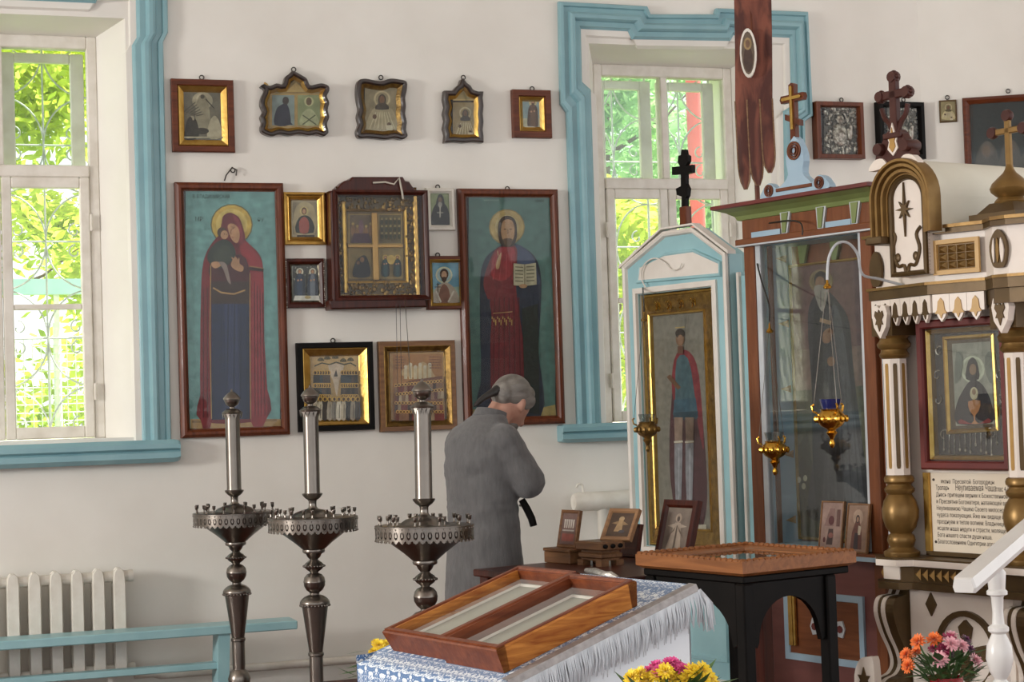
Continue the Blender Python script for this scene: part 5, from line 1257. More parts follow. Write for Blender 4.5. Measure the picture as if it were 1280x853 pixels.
# ================================================================ PALE BLUE SHRINE
M['shblue'] = mat('shrine_blue', '9cc3c8', '8db6bd', .42, scale=5, bump=.06, bscale=20)
M['panelwhite'] = mat('panel_white', 'e3ddd4', 'd6cfc5', .5, scale=6)
SH = efr(788, 10.2)
def PP(fr, pts, d=0.0): return [fr.px(x, y, d) for x, y in pts]
t = T('icon_shrine', 'pale blue gabled icon shrine in front of the window', 'shrine', SH, (.45, .15, 0))
xL, xR, xG = SH.px(786, 500)[0], SH.px(934, 500)[0], SH.px(916, 500)[0]
G = PP(SH, [(785, 333), (831, 290), (867.5, 286), (917, 315)])
zl, zr = G[0][1], G[3][1]; zsh = (zl + zr) / 2
G = [(xL, zsh), (G[1][0], max(G[1][1], G[2][1])), (G[2][0], max(G[1][1], G[2][1])), (xG, zsh)]
OUT = [(xL, 0), (xG, 0)] + G[::-1]
MB().prism([(xL + .005, 0), (xG - .005, 0), (xG - .005, zsh - .1), (G[2][0], G[2][1] - .1), (G[1][0], G[1][1] - .1), (xL + .005, zsh - .1)], .1, .3).build('body', 'shblue', t)
MB().box(xG - .005, .06, 0, xR, .3, zsh - .12).build('side_wing', 'shblue', t)
MB().bbox(xR - .03, .04, 0, xR, .07, zsh - .1, .004).build('wing_bead', 'panelwhite', t)
MB().bbox(xG + .01, .04, 0, xG + .03, .065, zsh - .1, .004).build('wing_bead', 'panelwhite', t)
# roof boards
rb = [(xL - .02, zsh - .012), (G[1][0] - .005, G[1][1] + .012), (G[2][0] + .01, G[2][1] + .012), (xG + .03, zsh - .006), (xG + .03, zsh + .012), (G[2][0] + .012, G[2][1] + .022), (G[1][0] - .008, G[1][1] + .022), (xL - .02, zsh + .004)]
MB().prism(rb, -.025, .03).build('roof', 'panelwhite', t)
# icon opening and front frame
ix0, ix1 = SH.px(803, 520)[0], SH.px(897, 520)[0]; it_ = SH.px(850, 363)[1]; ib = .70
def hole_face(mb, ol, hx0, hz0, hx1, hz1, y):
    # a face with a rectangular hole, as strips
    zt_ = lambda x: next((a[1] + (b[1] - a[1]) * (x - a[0]) / (b[0] - a[0]) for a, b in zip(G, G[1:]) if a[0] <= x <= b[0]), zsh)
    mb.prism([(xL, 0), (hx0, 0), (hx0, zt_(hx0)), (G[1][0], G[1][1])] if False else [(xL, 0), (hx0, 0), (hx0, zt_(hx0)), (xL, zsh)], y, y + .1)
    mb.prism([(hx1, 0), (xG, 0), (xG, zsh), (hx1, zt_(hx1))], y, y + .1)
    mb.prism([(hx0, hz1), (hx1, hz1), (hx1, zt_(hx1)), (G[2][0], G[2][1]), (G[1][0], G[1][1]), (hx0, zt_(hx0))], y, y + .1)
    mb.box(hx0, y, 0, hx1, y + .1, hz0)
mb = MB(); hole_face(mb, OUT, ix0, ib, ix1, it_, 0.0); mb.build('front_frame', 'shblue', t)
MB().mouldp(OUT, [(0, -.01), (0, .018), (.012, .024), (.024, .018), (.03, 0)]).build('outline_bead', 'panelwhite', t)
MB().mould(ix0 - .035, ib - .035, ix1 + .035, it_ + .035, [(0, 0), (0, .014), (.01, .02), (.03, .018), (.036, -.02)]).build('door_frame', 'panelwhite', t)
gp_ = PP(SH, [(799, 352), (801, 334), (832, 319), (868, 314), (901, 329), (901, 343)])
MB().prism(gp_, -.012, 0).build('gable_panel', 'panelwhite', t)
MB().mouldp(gp_, [(-.012, 0), (-.008, .016), (0, .016), (.006, .012)]).build('panel_bead', 'shblue', t)
# lower panel
MB().mould(xL + .1, .12, xG - .1, .6, [(0, 0), (.004, .012), (.02, .012), (.03, 0)]).build('lower_panel', 'shblue', t)
MB().box(xL + .06, -.006, .62, xG - .06, 0, .635).build('ledge_strip', 'shblue', t)
# icon inside: gilded frame and painted warrior
t2 = T('shrine_icon', 'gold framed icon of a warrior saint in a red cloak', 'icon', SH, ((ix0 + ix1) / 2, .1, ib))
gx0, gz0, gx1, gz1 = ix0 + .004, ib + .004, ix1 - .004, it_ - .004
px0, px1 = SH.px(820, 520, -.06)[0], SH.px(886, 520, -.06)[0]; pz1 = SH.px(850, 393, -.06)[1]; pz0 = gz0 + .1
mb = MB(); mb.loops([[(gx0, y, gz0), (gx1, y, gz0), (gx1, y, gz1), (gx0, y, gz1)] for y in (.1, .03)] + [[(gx0 + .012, .025, gz0 + .012), (gx1 - .012, .025, gz0 + .012), (gx1 - .012, .025, gz1 - .012), (gx0 + .012, .025, gz1 - .012)], [(px0 - .015, .045, pz0 - .015), (px1 + .015, .045, pz0 - .015), (px1 + .015, .045, pz1 + .015), (px0 - .015, .045, pz1 + .015)], [(px0, .062, pz0), (px1, .062, pz0), (px1, .062, pz1), (px0, .062, pz1)]], True); mb.build('gilded_frame', 'oldgold', t2)
MB().mould(gx0, gz0, gx1, gz1, [(0, -.03), (.002, -.018), (.012, -.016), (.016, -.026)]).build('outer_slip', 'gold', t2)
MB().mould(px0 - .016, pz0 - .016, px1 + .016, pz1 + .016, [(0, -.046), (.004, -.036), (.012, -.04), (.016, -.06)]).build('inner_slip', 'gold', t2)
MB().box(px0 - .01, .064, pz0 - .01, px1 + .01, .08, pz1 + .01).build('backing', 'darkcarve', t2)
p = Paint(SH, -.0625)
p.poly('7c786e', [(815, 380), (892, 380), (892, 745), (815, 745)]); p.mb.v = [(min(max(x, px0), px1), y, min(max(z, pz0), pz1)) for x, y, z in p.mb.v]

p.poly('4c2a30', [(847, 452), (838, 520), (838, 600), (850, 660), (862, 665), (880, 655), (884, 600), (876, 500), (866, 452)], 3); p.poly('7a2c34', [(846, 442), (840, 470), (842, 500), (854, 492), (868, 500), (874, 540), (880, 560), (874, 470), (862, 440)], 3)
p.poly('465f68', [(846, 450), (844, 500), (843, 522), (869, 520), (868, 490), (860, 448)], 3); p.poly('3d5a6a', [(843, 500), (870, 498), (873, 522), (842, 524)]); p.poly('2f4450', [(842, 516), (873, 514), (872, 524), (843, 526)])
for xx in (848, 862): p.poly('8b7466', [(xx - 5, 522), (xx + 6, 522), (xx + 5, 556), (xx - 4, 557)]); p.poly('85858c', [(xx - 4.5, 555), (xx + 5.5, 554), (xx + 5, 590), (xx + 3.5, 640), (xx + 4, 668), (xx + 7, 690), (xx - 1, 693), (xx - 1, 668), (xx - 2.5, 640), (xx - 4.5, 590)]); p.line('a0a0a6', [(xx + 1, 560), (xx + 1, 660)], 1.6); p.line('c9c2b0', [(xx - 5, 553), (xx + 6, 552)], 2.4)
p.line('6a4a34', [(836, 470), (850, 486)], 5); p.ell('7e6048', 851, 424, 5.5, 9); p.ell('2f2620', 851, 417, 6, 6); p.ell('8a6a54', 851.5, 425, 3.8, 6.5); p.line('a8925c', [(845, 410), (857, 409)], 1.4); p.rect('6a4a3a', 848, 433, 855, 442)

p.rect('b9b3a4', 852, 656, 884, 668); p.done(t2)
text_mesh('ПОБѢДОНОСЕЦЪ', .042, 'lettering', 'black', t2, x=SH.px(853, 667, -.06)[0], y=.05, z=SH.px(853, 667, -.06)[1], sx=.62)
text_mesh('ГЕОРГІЙ', .05, 'lettering', 'black', t2, x=SH.px(850, 656, -.06)[0], y=.05, z=SH.px(850, 655, -.06)[1], sx=.85)
mb = MB()
for k in range(4):
    xx = px0 + .02 + (px1 - px0 - .04) * (k + .5) / 4; zz = pz1 + .055
    mb.tube([(xx - .02, .034, zz + .012), (xx - .008, .034, zz + .025), (xx + .004, .034, zz + .012), (xx - .008, .034, zz), (xx + .004, .034, zz - .012), (xx - .01, .034, zz - .022)], .004, 5); mb.tube([(xx + .012, .034, zz + .025), (xx + .012, .034, zz - .005), (xx + .022, .034, zz + .02), (xx + .024, .034, zz - .022)], .004, 5)
mb.build('gilt_ornament', 'brass', t2, True)
MB().box(gx0 + .01, .012, gz0 + .01, gx1 - .01, .014, gz1 - .01).build('glass', 'glass', t2)
# black cross on a wooden stem on top of the gable
def ortho_cross(mb, cx, cz, pts, y0, y1):
    mb.prism(pts, y0, y1)
q = PP(SH, [(853, 286), (853, 259), (861, 259), (861, 284)], -.04)
t3 = T('altar_cross', 'black carved cross on a wooden stem above the pale blue shrine', 'cross', SH, ((q[0][0] + q[2][0]) / 2, .04, G[1][1] + .022))
MB().bbox(q[0][0], .02, G[1][1] + .022, q[2][0], .06, q[1][1], .004).build('stem', 'brown', t3)
cr = PP(SH, [(854, 259), (854, 246), (848, 244), (847, 236), (853, 233), (853, 218), (842, 219), (842, 209), (852, 208), (849, 203), (850, 195), (853, 194), (854, 187), (858, 187), (859, 193), (862, 195), (862, 202), (859, 208), (867, 206), (867, 216), (859, 218), (859, 230), (862, 236), (861, 245), (859, 248), (859, 259)], -.04)
mb = MB(); mb.prism(cr, .028, .052); mb.build('cross', 'black', t3)
# vine of wire on the gable panel
w0 = PP(SH, [(807, 360), (801, 345), (806, 330), (818, 323), (830, 328), (838, 337), (848, 336), (852, 330)], .03)
mb = MB(); mb.tube(smooth_pts([(x, -.03, z) for x, z in w0], 4, False), .004, 6); mb.build('lamp_bracket', 'panelwhite', t, True)

# ================================================================ WOODEN CABINET SHRINE
M['cabwood'] = wood('veneer_brown', '6a3c22', '7d4a2c', .4, 2, 5, .2)
M['cabwoodx'] = wood('veneer_brown_x', '6a3c22', '7d4a2c', .4, 0, 5, .2)
M['green'] = mat('olive_green_paint', '7d8a52', '6f7d47', .45, scale=6)
M['dred'] = mat('dark_red_paint', '6c2620', '5c1e1a', .45, scale=6)
M['strip'] = mat('grey_white_strip', 'c9cdd0', 'b3b9be', .4, scale=6)
M['pinkwood'] = mat('dull_rose_paint', '7c4a44', '6c3e3a', .5, scale=3, stretch=(1, 1, 6))
M['skyblue'] = mat('sky_blue_paint', 'a6bfcf', '98b3c6', .45, scale=5)
CB = efr(930, 9.2)
t = T('icon_cabinet', 'tall brown wooden icon cabinet with olive cornice and glass front', 'cabinet', CB, (.45, .15, 0))
X = lambda x, y=500, d=0.0: CB.px(x, y, d)[0]
Zc = lambda y, x=1000, d=0.0: CB.px(x, y, d)[1]
xl, xr = X(937), X(1101); DP = .21
zled = Zc(691, 1060, .05); ztop = Zc(251, 1000); zfr = Zc(296, 1000)
# carcass
MB().box(xl, .02, 0, xl + .02, DP, ztop - .04).build('side_panel', 'cabwood', t); MB().box(xr - .02, .02, 0, xr, DP, ztop - .04).build('side_panel', 'cabwood', t); MB().box(xl, DP, 0, xr, DP + .015, ztop - .04).build('back_panel', 'cabwood', t)
MB().bbox(X(938), -.01, zled, X(951), .03, zfr, .003).build('post', 'cabwood', t); MB().bbox(X(1084), -.01, zled, X(1098), .03, zfr, .003).build('post', 'cabwood', t)
MB().bbox(X(951), -.004, zled, X(957), .03, zfr, .003).build('white_strip', 'strip', t); MB().bbox(X(1080), -.004, zled, X(1084), .03, zfr, .003).build('white_strip', 'strip', t)
# inside: left wall in pale blue with wood edge and little brass bosses, floor, ceiling
ixl, ixr = X(957), X(1080)
MB().box(ixl - .01, .03, zled, ixl, DP, zfr).build('inner_wall', 'skyblue', t); MB().box(ixr, .03, zled, ixr + .01, DP, zfr).build('inner_wall', 'skyblue', t)
MB().box(ixl, .045, zled, ixl + .006, .075, zfr).build('inner_wood_strip', 'cabwood', t)
for k in range(5):
    zz = zled + .12 + (zfr - zled - .2) * k / 4
    m_ = MB(); m_.add([(ixl + .004, .1, zz), (ixl + .004, .17, zz + .02), (ixl + .004, .17, zz - .02), (ixl + .014, .15, zz)], [(0, 1, 3), (1, 2, 3), (2, 0, 3)]); m_.build('brass_boss', 'goldp', t)
MB().box(ixl, .03, zled, ixr, DP, zled + .012).build('inner_floor', 'skyblue', t)
MB().box(ixl, .03, zfr - .02, ixr, DP, zfr).build('inner_top', 'skyblue', t)
for k in range(3):
    xx = ixl + (ixr - ixl) * (k + .5) / 3
    MB().prism([(xx - .03, zfr - .11), (xx + .0, zfr - .11), (xx + .03, zfr - .02), (xx - .04, zfr - .02)], DP - .025, DP - .01).build('keystone', 'green', t)
# painted saint behind the glass
t2 = T('cabinet_icon', 'tall painted saint in a grey mantle behind the cabinet glass', 'icon', CB, ((ixl + ixr) / 2, DP - .03, zled + .012))
d_ = -(DP - .02)
bx0, bx1 = ixl + .01, ixr - .004; bz0, bz1 = zled + .03, zfr - .12
p = Paint(CB, d_)
def cl(col, pts, sm=0):
    n0 = len(p.mb.v); p.poly(col, pts, sm); p.mb.v[n0:] = [(min(max(x, bx0), bx1), y, min(max(z, bz0), bz1)) for x, y, z in p.mb.v[n0:]]
cl('6f5450', [(960, 300), (1100, 290), (1110, 480), (960, 480)]); cl('806a5e', [(960, 440), (1110, 430), (1110, 490), (960, 500)]); cl('5c5a48', [(960, 490), (1110, 480), (1120, 720), (960, 720)]); cl('4a4a3a', [(960, 560), (1010, 540), (1030, 720), (960, 720)]); cl('6a6850', [(1050, 520), (1110, 510), (1110, 600), (1060, 600)])
cl('3d3c40', [(1017, 372), (1010, 400), (1014, 470), (1018, 560), (1012, 640), (1060, 652), (1092, 640), (1082, 580), (1068, 470), (1062, 405), (1050, 380), (1034, 364)], 4)
cl('55555a', [(1040, 385), (1052, 400), (1066, 500), (1078, 600), (1080, 640), (1062, 648), (1050, 560), (1044, 470)], 3); cl('2e2d31', [(1019, 380), (1028, 390), (1030, 500), (1030, 600), (1022, 640), (1016, 560), (1016, 440)], 3)
for k in range(5): p.line('46464b', [(1036 + k * 7, 440 + k * 10), (1036 + k * 10, 640)], 1.5)
p.ell('8a7a58', 1027, 352, 15); p.ell('75684a', 1027, 352, 12); p.ell('3c3632', 1027, 350, 8.5, 11); p.ell('8a6850', 1026, 354, 6, 8.5); p.poly('9a948a', [(1019, 358), (1034, 358), (1035, 372), (1029, 390), (1021, 374)], 3); p.line('6a625c', [(1027, 364), (1027, 384)], 1)
p.poly('8a6850', [(1030, 416), (1038, 410), (1042, 416), (1038, 428), (1030, 428)], 3); p.ell('8a6850', 1040, 452, 5, 6); p.line('9a7c60', [(1026, 400), (1040, 404)], 5)
p.poly('202022', [(1050, 640), (1090, 640), (1092, 652), (1060, 660)], 2); p.poly('2a282a', [(1010, 632), (1024, 645), (1024, 652), (1012, 646)], 2)
for (cx, cy) in ((1000, 600), (1006, 608), (1008, 598), (994, 640), (998, 632), (992, 606)): p.ell('c9c2a4', cx, cy, 2.6, 4)
p.done(t2)
MB().box(bx0 - .006, DP - .02, bz0 - .006, bx1 + .002, DP - .004, bz1 + .006).build('backing', 'darkcarve', t2)
MB().mould(bx0 - .008, bz0 - .008, bx1 + .003, bz1 + .008, [(0, -(DP - .004)), (.001, -(DP - .03)), (.01, -(DP - .032)), (.014, -(DP - .02))]).build('frame', 'gold', t2)
M['cabglass'] = glass_mat('cabinet_glass', (.92, .94, .94), .05, .02)
MB().box(ixl, .008, zled, ixr, .012, zfr).build('glass', 'cabglass', t)
# architrave, frieze with keystones, cornice
xa_, xb_ = X(922, 300, .03), X(1096, 300, .03)
MB().bbox(xa_, -.05, zfr - .012, xb_, .04, zfr + .02, .004).build('architrave', 'cabwoodx', t)
MB().box(xa_ + .005, -.052, zfr - .018, xb_, -.0, zfr - .010).build('architrave_lip', 'strip', t)
MB().box(xl + .005, -.012, zfr + .02, xr, .03, ztop - .04).build('frieze', 'cabwood', t)
for (k0, k1, k2, k3) in ((975, 988, 978, 985), (1020, 1033, 1023, 1030), (1062, 1076, 1066, 1073)):
    MB().prism([(X(k0, 255, .02), ztop - .045), (X(k1, 255, .02), ztop - .045), (X(k3, 300, .02), zfr + .022), (X(k2, 300, .02), zfr + .022)], -.024, -.01).build('keystone', 'strip', t)
    MB().prism([(X(k0 + 2.5, 255, .02), ztop - .05), (X(k1 - 2.5, 255, .02), ztop - .05), (X(k3 - 1.5, 300, .02), zfr + .026), (X(k2 + 1.5, 300, .02), zfr + .026)], -.03, -.02).build('keystone_face', 'green', t)
for (k0, k1) in ((939, 975), (1032, 1064)): MB().box(X(k0, 295, .02), -.02, zfr + .022, X(k1, 295, .02), -.008, zfr + .05).build('sky_blue_strip', 'skyblue', t)
cx0, cx1 = xl - .1, xr + .06
def cornice(pr): return [[(xl - a, .34, z), (xl - a, -a, z), (xr + .02 + a * .5, -a, z), (xr + .02 + a * .5, .34, z)] for a, z in pr]
mb = MB(); mb.loops(cornice([(.0, ztop - .06), (.02, ztop - .055), (.03, ztop - .035), (.06, ztop - .015), (.1, ztop)]), False); mb.build('cornice', 'green', t)
mb = MB(); mb.loops(cornice([(.1, ztop), (.115, ztop + .004), (.115, ztop + .02), (.1, ztop + .024)]), False); mb.slab([(xl - .1, .34), (xl - .1, -.1), (xr + .07, -.1), (xr + .07, .34)], ztop + .018, ztop + .024); mb.build('cornice_cap', 'dred', t)
# lower part
MB().box(xl - .02, -.09, zled - .035, xr + .03, DP, zled).build('ledge', 'cabwoodx', t); MB().box(xl - .02, -.094, zled - .032, xr + .03, -.088, zled - .012).build('ledge_strip', 'skyblue', t)
MB().box(xl + .0, -.02, 0, xr, .02, zled - .035).build('lower_front', 'pinkwood', t)
MB().bbox(X(938), -.03, 0, X(949), -.0, zled - .035, .003).build('lower_post', 'cabwood', t); MB().bbox(X(945, 780), -.034, 0, X(957, 780), -.01, zled - .035, .003).build('lower_strip', 'strip', t)
MB().bbox(X(1090), -.03, 0, X(1103), -.0, zled - .035, .003).build('lower_post', 'cabwood', t)
lx0, lx1 = X(981, 780, .03), X(1080, 780, .03); lz1, lz0 = Zc(742, 1030, .03), Zc(830, 1030, .03)
MB().box(lx0 + .02, -.028, lz0 + .02, lx1 - .02, -.02, lz1 - .02).build('lower_panel', 'cabwoodx', t)
MB().mould(lx0, lz0, lx1, lz1, [(0, .02), (0, .034), (.03, .034), (.034, .026)]).build('panel_border', 'skyblue', t)
# eight-lobed cross ornament
mb = MB(); ccx, ccz = (lx0 + lx1) / 2 + .03, (lz0 + lz1) / 2 + .005
for a in range(4):
    an = a * PI / 2; r = .105 if a % 2 == 0 else .125
    pts = [(0, 0)] + [(.03, .012), (.05, .012), (.07, .035), (.1, .04), (r + .01, 0), (.1, -.04), (.07, -.035), (.05, -.012), (.03, -.012)]
    mb.prism([(ccx + x * math.cos(an) - z * math.sin(an), ccz + x * math.sin(an) + z * math.cos(an)) for x, z in pts[1:]], -.036, -.026)
mb.prism(circ(ccx, ccz, .04, 14), -.037, -.026); mb.build('cross_ornament', 'strip', t)
for a in range(4): an = a * PI / 2; MB().prism(circ(ccx + .085 * math.cos(an), ccz + .085 * math.sin(an), .018, 8), -.04, -.034).build('ornament_inlay', 'dred', t)
# framed picture standing behind the table, leaning on the lower front
# crest with cross on the cornice
cy_ = -.06; cd = .06
t3 = T('cabinet_cross', 'gilt edged brown cross on a pale blue crest above the cabinet', 'cross', CB, (X(992, 230, cd), -cd, ztop + .024))
zb0 = ztop + .024
c1, c2, c3 = X(961, 225, cd), X(993, 190, cd), X(1024, 218, cd)
zA = Zc(190, 992, cd)
pts = smooth_pts([(c1 - .03, zb0), (c1 - .05, zb0 + .04), (c1, zb0 + .075), (c1 + .05, zb0 + .045), (c2 - .09, zb0 + .06), (c2 - .05, zb0 + .1), (c2 - .06, zA - .02), (c2, zA + .075), (c2 + .06, zA - .02), (c2 + .05, zb0 + .1), (c2 + .09, zb0 + .06), (c3 - .05, zb0 + .045), (c3, zb0 + .075), (c3 + .05, zb0 + .04), (c3 + .03, zb0)], 3)
pts = [(x, max(z, zb0)) for x, z in pts]
MB().prism(pts, -cd, -cd + .04).build('crest_board', 'skyblue', t3)
M['copper'] = mat('copper_brown', '7d4a34', '693a28', .35, .4, scale=10)
for (xx, zz, r) in ((c1, zb0 + .038, .03), (c3, zb0 + .038, .03), (c2, zA + .005, .045)):
    mb = MB()
    for q in (1, .72, .45): mb.loops([[(xx + r * k * math.cos(a), -cd - y, zz + r * k * math.sin(a)) for a in [2 * PI * i / 20 for i in range(20)]] for k, y in ((q, 0), (q, .008 + (1 - q) * .01), (q * .8, .008 + (1 - q) * .01), (q * .75, .0))], True)
    mb.build('rosette', 'copper', t3)
MB().bbox(c1 + .05, -cd - .006, zb0 + .025, c3 - .05, -cd, zb0 + .042, .002).build('crest_inlay', 'copper', t3)
cxp = X(989, 140, cd); z1, z0 = Zc(103, 989, cd), zA + .05; u = (z1 - z0)
def cross_poly(cx, z0, z1, w, arm, za, sl): return [(cx - w, z0), (cx + w, z0), (cx + w, za - w), (cx + arm, za - w), (cx + arm + .008, za), (cx + arm, za + w), (cx + w, za + w), (cx + w * 1.1, z1 - w * .5), (cx, z1), (cx - w * 1.1, z1 - w * .5), (cx - w, za + w), (cx - arm, za + w), (cx - arm - .008, za), (cx - arm, za - w), (cx - w, za - w)]
za = z0 + u * .74
MB().prism(cross_poly(cxp, z0, z1, .018, .075, za, 0), -cd + .005, -cd + .03).build('cross', 'brown', t3)
MB().prism(cross_poly(cxp, z0 + .06, z1 - .015, .0075, .06, za, 0), -cd - .002, -cd + .006).build('gilt_inlay', 'gold', t3)
MB().prism([(cxp - .05, z0 + u * .32 + .02), (cxp + .05, z0 + u * .32 - .02), (cxp + .05, z0 + u * .32 + .008), (cxp - .05, z0 + u * .32 + .048)], -cd + .004, -cd + .03).build('foot_bar', 'brown', t3)
# two little icons on the ledge
def onled(x, y): p_ = CB.loc(on_z(x, y, zled)); return p_
rel_pink = [('p', [(-.36, .5), (-.12, .88), (.12, .88), (.1, .5)], '8a6a62'), ('e', -.02, .62, .14, .1, '5a2a2a'), ('p', [(-.2, .1), (.1, .1), (.1, .44), (-.12, .44)], '4a3430'), ('e', .0, .3, .12, .06, '8d5a50'), ('p', [(.24, .5), (.4, .5), (.4, .86), (.24, .86)], '6a4a42'), ('e', -.3, .2, .06, .06, '5a2e2c')]
small_icon('pinkish carved icon standing upright on the cabinet ledge', X(1036, 680, .05), -.045, zled, .15, .235, R(-9), 'lightwood', 'a08478', rel_pink, frm=CB, fw_=.008)
rel_mary = [('e', 0, .74, .26, .17, 'b59a84'), ('p', [(-.3, .05), (-.26, .4), (-.1, .66), (.1, .66), (.24, .4), (.28, .05)], '6a4034'), ('e', 0, .7, .1, .09, '3a2a24'), ('e', 0, .69, .06, .06, '9a7660'), ('p', [(.04, .36), (.18, .36), (.2, .54), (.06, .56)], 'c4b49c'), ('p', [(-.14, .05), (.1, .05), (.06, .4), (-.1, .4)], '3a2c30')]
small_icon('round topped carved icon of a woman on the cabinet ledge beside the kiosk', X(1070, 690, .06), -.062, zled, .14, .23, R(-9), 'lightwood', '9a7c68', rel_mary, frm=CB, fw_=.008)
# gilt framed picture behind the table
gx = X(984, 770, .05); 
small_icon('gilt framed dark picture leaning low on the cabinet behind the black table', X(1003, 780, .05), -.075, .0 + .18, .24, lz1 - .18 - .0, R(-1), 'gold', '3d3030', [('p', [(-.4, .1), (.4, .1), (.4, .9), (-.4, .9)], '453634')], frm=CB, fw_=.02, name='leaning_picture') if False else None
mb = MB(); g0, g1 = X(985, 780, .05), X(993.5, 780, .05)
for k in range(3): mb.bbox(g0 + (g1 - g0) * k / 3, -.05 - .004 * (k % 2), lz0 + .07, g0 + (g1 - g0) * (k + .9) / 3, -.034, lz1 - .0, .002)
mb.build('gilt_strip', 'gold', t)

# ================================================================ HANGING OIL LAMPS
M['blueglass'] = mat('cobalt_glass', '1a2150', '232c66', .1, scale=5, coat=.5)
M['clearcup'] = glass_mat('lamp_cup_glass', (.8, .84, .84), .09, .05)
def oil_lamp(label, px_, py_, Z, s, hook, cupm, bulb='brass'):
    """py_: the lamp's rim; hook: pixel of the point the three chains hang from"""
    p = at_y(px_, py_, Z); h = at_y(hook[0], hook[1], Z); fr = Fr((p.x, p.y, 0), .4)
    t = T('oil_lamp', label, 'oil lamp', fr, (0, 0, p.z - .1 * s)); z = p.z
    s_ = s; pr = [(.004, -.105), (.008, -.1), (.011, -.092), (.006, -.082), (.012, -.072), (.02, -.064), (.014, -.058), (.016, -.054), (.036, -.045), (.05, -.03), (.05, -.022), (.044, -.012), (.034, -.004), (.036, 0), (.03, .002)]
    MB().lathe([(r * s * .96, z + q * s * (1.2 if q < 0 else 1)) for r, q in pr], 24).build('bowl', bulb, t, True)
    mb = MB()
    for k in range(14): a = 2 * PI * k / 14; mb.ball((.05 * s * math.cos(a), .05 * s * math.sin(a), z - .031 * s), .008 * s, .008 * s, .012 * s, 6, 5)
    mb.build('bosses', bulb, t, True)
    MB().lathe([(r * s, z + q * s) for r, q in ((.001, -.01), (.024, -.008), (.03, .01), (.036, .034), (.034, .034), (.028, .01), (.022, -.004), (.001, -.004))], 20).build('glass_cup', cupm, t, True)
    hl = fr.loc(h)
    for k in range(3):
        a = 2 * PI * k / 3 + .3; c, sn = math.cos(a), math.sin(a)
        MB().tube([(.044 * s * c, .044 * s * sn, z - .012 * s), (.058 * s * c, .058 * s * sn, z - .006 * s), (.062 * s * c, .062 * s * sn, z + .012 * s), (.054 * s * c, .054 * s * sn, z + .018 * s)], .004 * s, 6).build('scroll_handle', bulb, t, True)
        MB().tube([(.056 * s * c, .056 * s * sn, z + .016 * s), (hl.x + .004 * c, hl.y + .004 * sn, hl.z)], .0013, 5).build('chain', 'wire' if bulb != 'brass' else 'steel', t)
    MB().lathe([(.001, hl.z - .02), (.016, hl.z - .016), (.018, hl.z - .008), (.006, hl.z + .006), (.003, hl.z + .03)], 10, (hl.x, hl.y, 0)).build('chain_cap', bulb, t, True)
    return t, fr, h
def bracket(label, pts, r=.006, m='wire'):
    o = Vector(pts[0]); fr = Fr((o.x, o.y, 0), 0); mb = MB(); mb.tube(smooth_pts([tuple(fr.loc(q)) for q in pts], 5, False), r, 8)
    return mb.flat('lamp_bracket', m, fr, label, 'bracket', smooth=True)
oil_lamp('small dark bronze oil lamp hanging in front of the pale blue shrine', 808.5, 528, 9.72, 1.25, (805, 398), 'clearcup', 'oldgold')
w3 = SH.px(806, 360, 0); b0 = SH.wor(w3[0], -.014, w3[1]); h0 = at_y(805, 390, 9.72); bracket('thin rod carrying the bronze lamp before the blue shrine', [b0, b0.lerp(h0, .5) + Vector((0, 0, .03)), Vector((h0.x, h0.y, h0.z + .06)), h0], .004)
oil_lamp('brass oil lamp with clear cup hanging by the cabinet edge', 967.5, 552, 8.75, 1.28, (962, 412), 'clearcup')
w3 = CB.px(948, 330, 0); b0 = CB.wor(w3[0], -.008, w3[1]); h0 = at_y(962, 402, 8.75); bracket('thin rod carrying the clear cup lamp by the cabinet', [b0, b0.lerp(h0, .4) + Vector((0, 0, .02)), Vector((h0.x, h0.y, h0.z + .08)), h0], .004)
oil_lamp('brass oil lamp with cobalt glass cup hanging before the cabinet', 1038.5, 512, 7.72, 1.28, (1034, 356), 'blueglass')

# ================================================================ GOLD AND CREAM KIOSK SHRINE
M['cream'] = mat('cream_enamel', 'e8ddd2', 'dfd3c6', .42, scale=5, bump=.04, bscale=20)
M['maroon'] = mat('maroon_lacquer', '40201a', '4e2a22', .42, scale=10, spec=.25)
KO = efr(1120, 8.0)
t = T('kiosk_shrine', 'cream and bronze canopied icon kiosk with columns and barrel roof', 'shrine', KO, (.35, .2, 0))
KX = lambda x, y=500, d=0.0: KO.px(x, y, d)[0]
KZ = lambda y, x=1180, d=0.0: KO.px(x, y, d)[1]
DK = .85
xA, xB = KX(1120), KX(1273)                       # column axes
zl = KZ(697, 1120, .06); zcap = KZ(420, 1120); zent0 = KZ(392, 1168, .08); zent1 = KZ(285, 1200, .1)
xe = xB + .25
# ---- base
MB().box(xA - .07, .0, 0, xe, DK, zl - .06).build('base_body', 'cream', t)
plan_l = [(xA - .14, .1), (xA - .14, -.02), (xA - .06, -.1), (xA + .06, -.1), (xA + .11, -.05), (xB - .11, -.05), (xB - .06, -.1), (xe, -.1), (xe, DK), (xA - .14, DK)]
MB().slab(plan_l, zl - .035, zl - .008).build('ledge', 'cream', t)
MB().slab([(x * 1.0, y) for x, y in plan_l], zl - .008, zl).build('ledge_top', 'bronzed', t)
MB().slab([(xA - .1, .1), (xA - .1, -.0), (xA - .05, -.06), (xA + .05, -.06), (xA + .09, -.03), (xB - .09, -.03), (xB - .05, -.06), (xe, -.06), (xe, DK), (xA - .1, DK)], zl - .105, zl - .035).build('dentil_band', 'bronzed', t)
MB().box(xA - .05, -.065, zl - .095, xA + .045, -.05, zl - .038).build('band_block', 'cream', t)
MB().slab([(xA - .13, .1), (xA - .13, -.02), (xA - .06, -.09), (xA + .06, -.09), (xA + .1, -.05), (xB - .1, -.05), (xB - .06, -.09), (xe, -.09), (xe, DK), (xA - .13, DK)], zl - .135, zl - .105).build('band_moulding', 'bronzed', t)
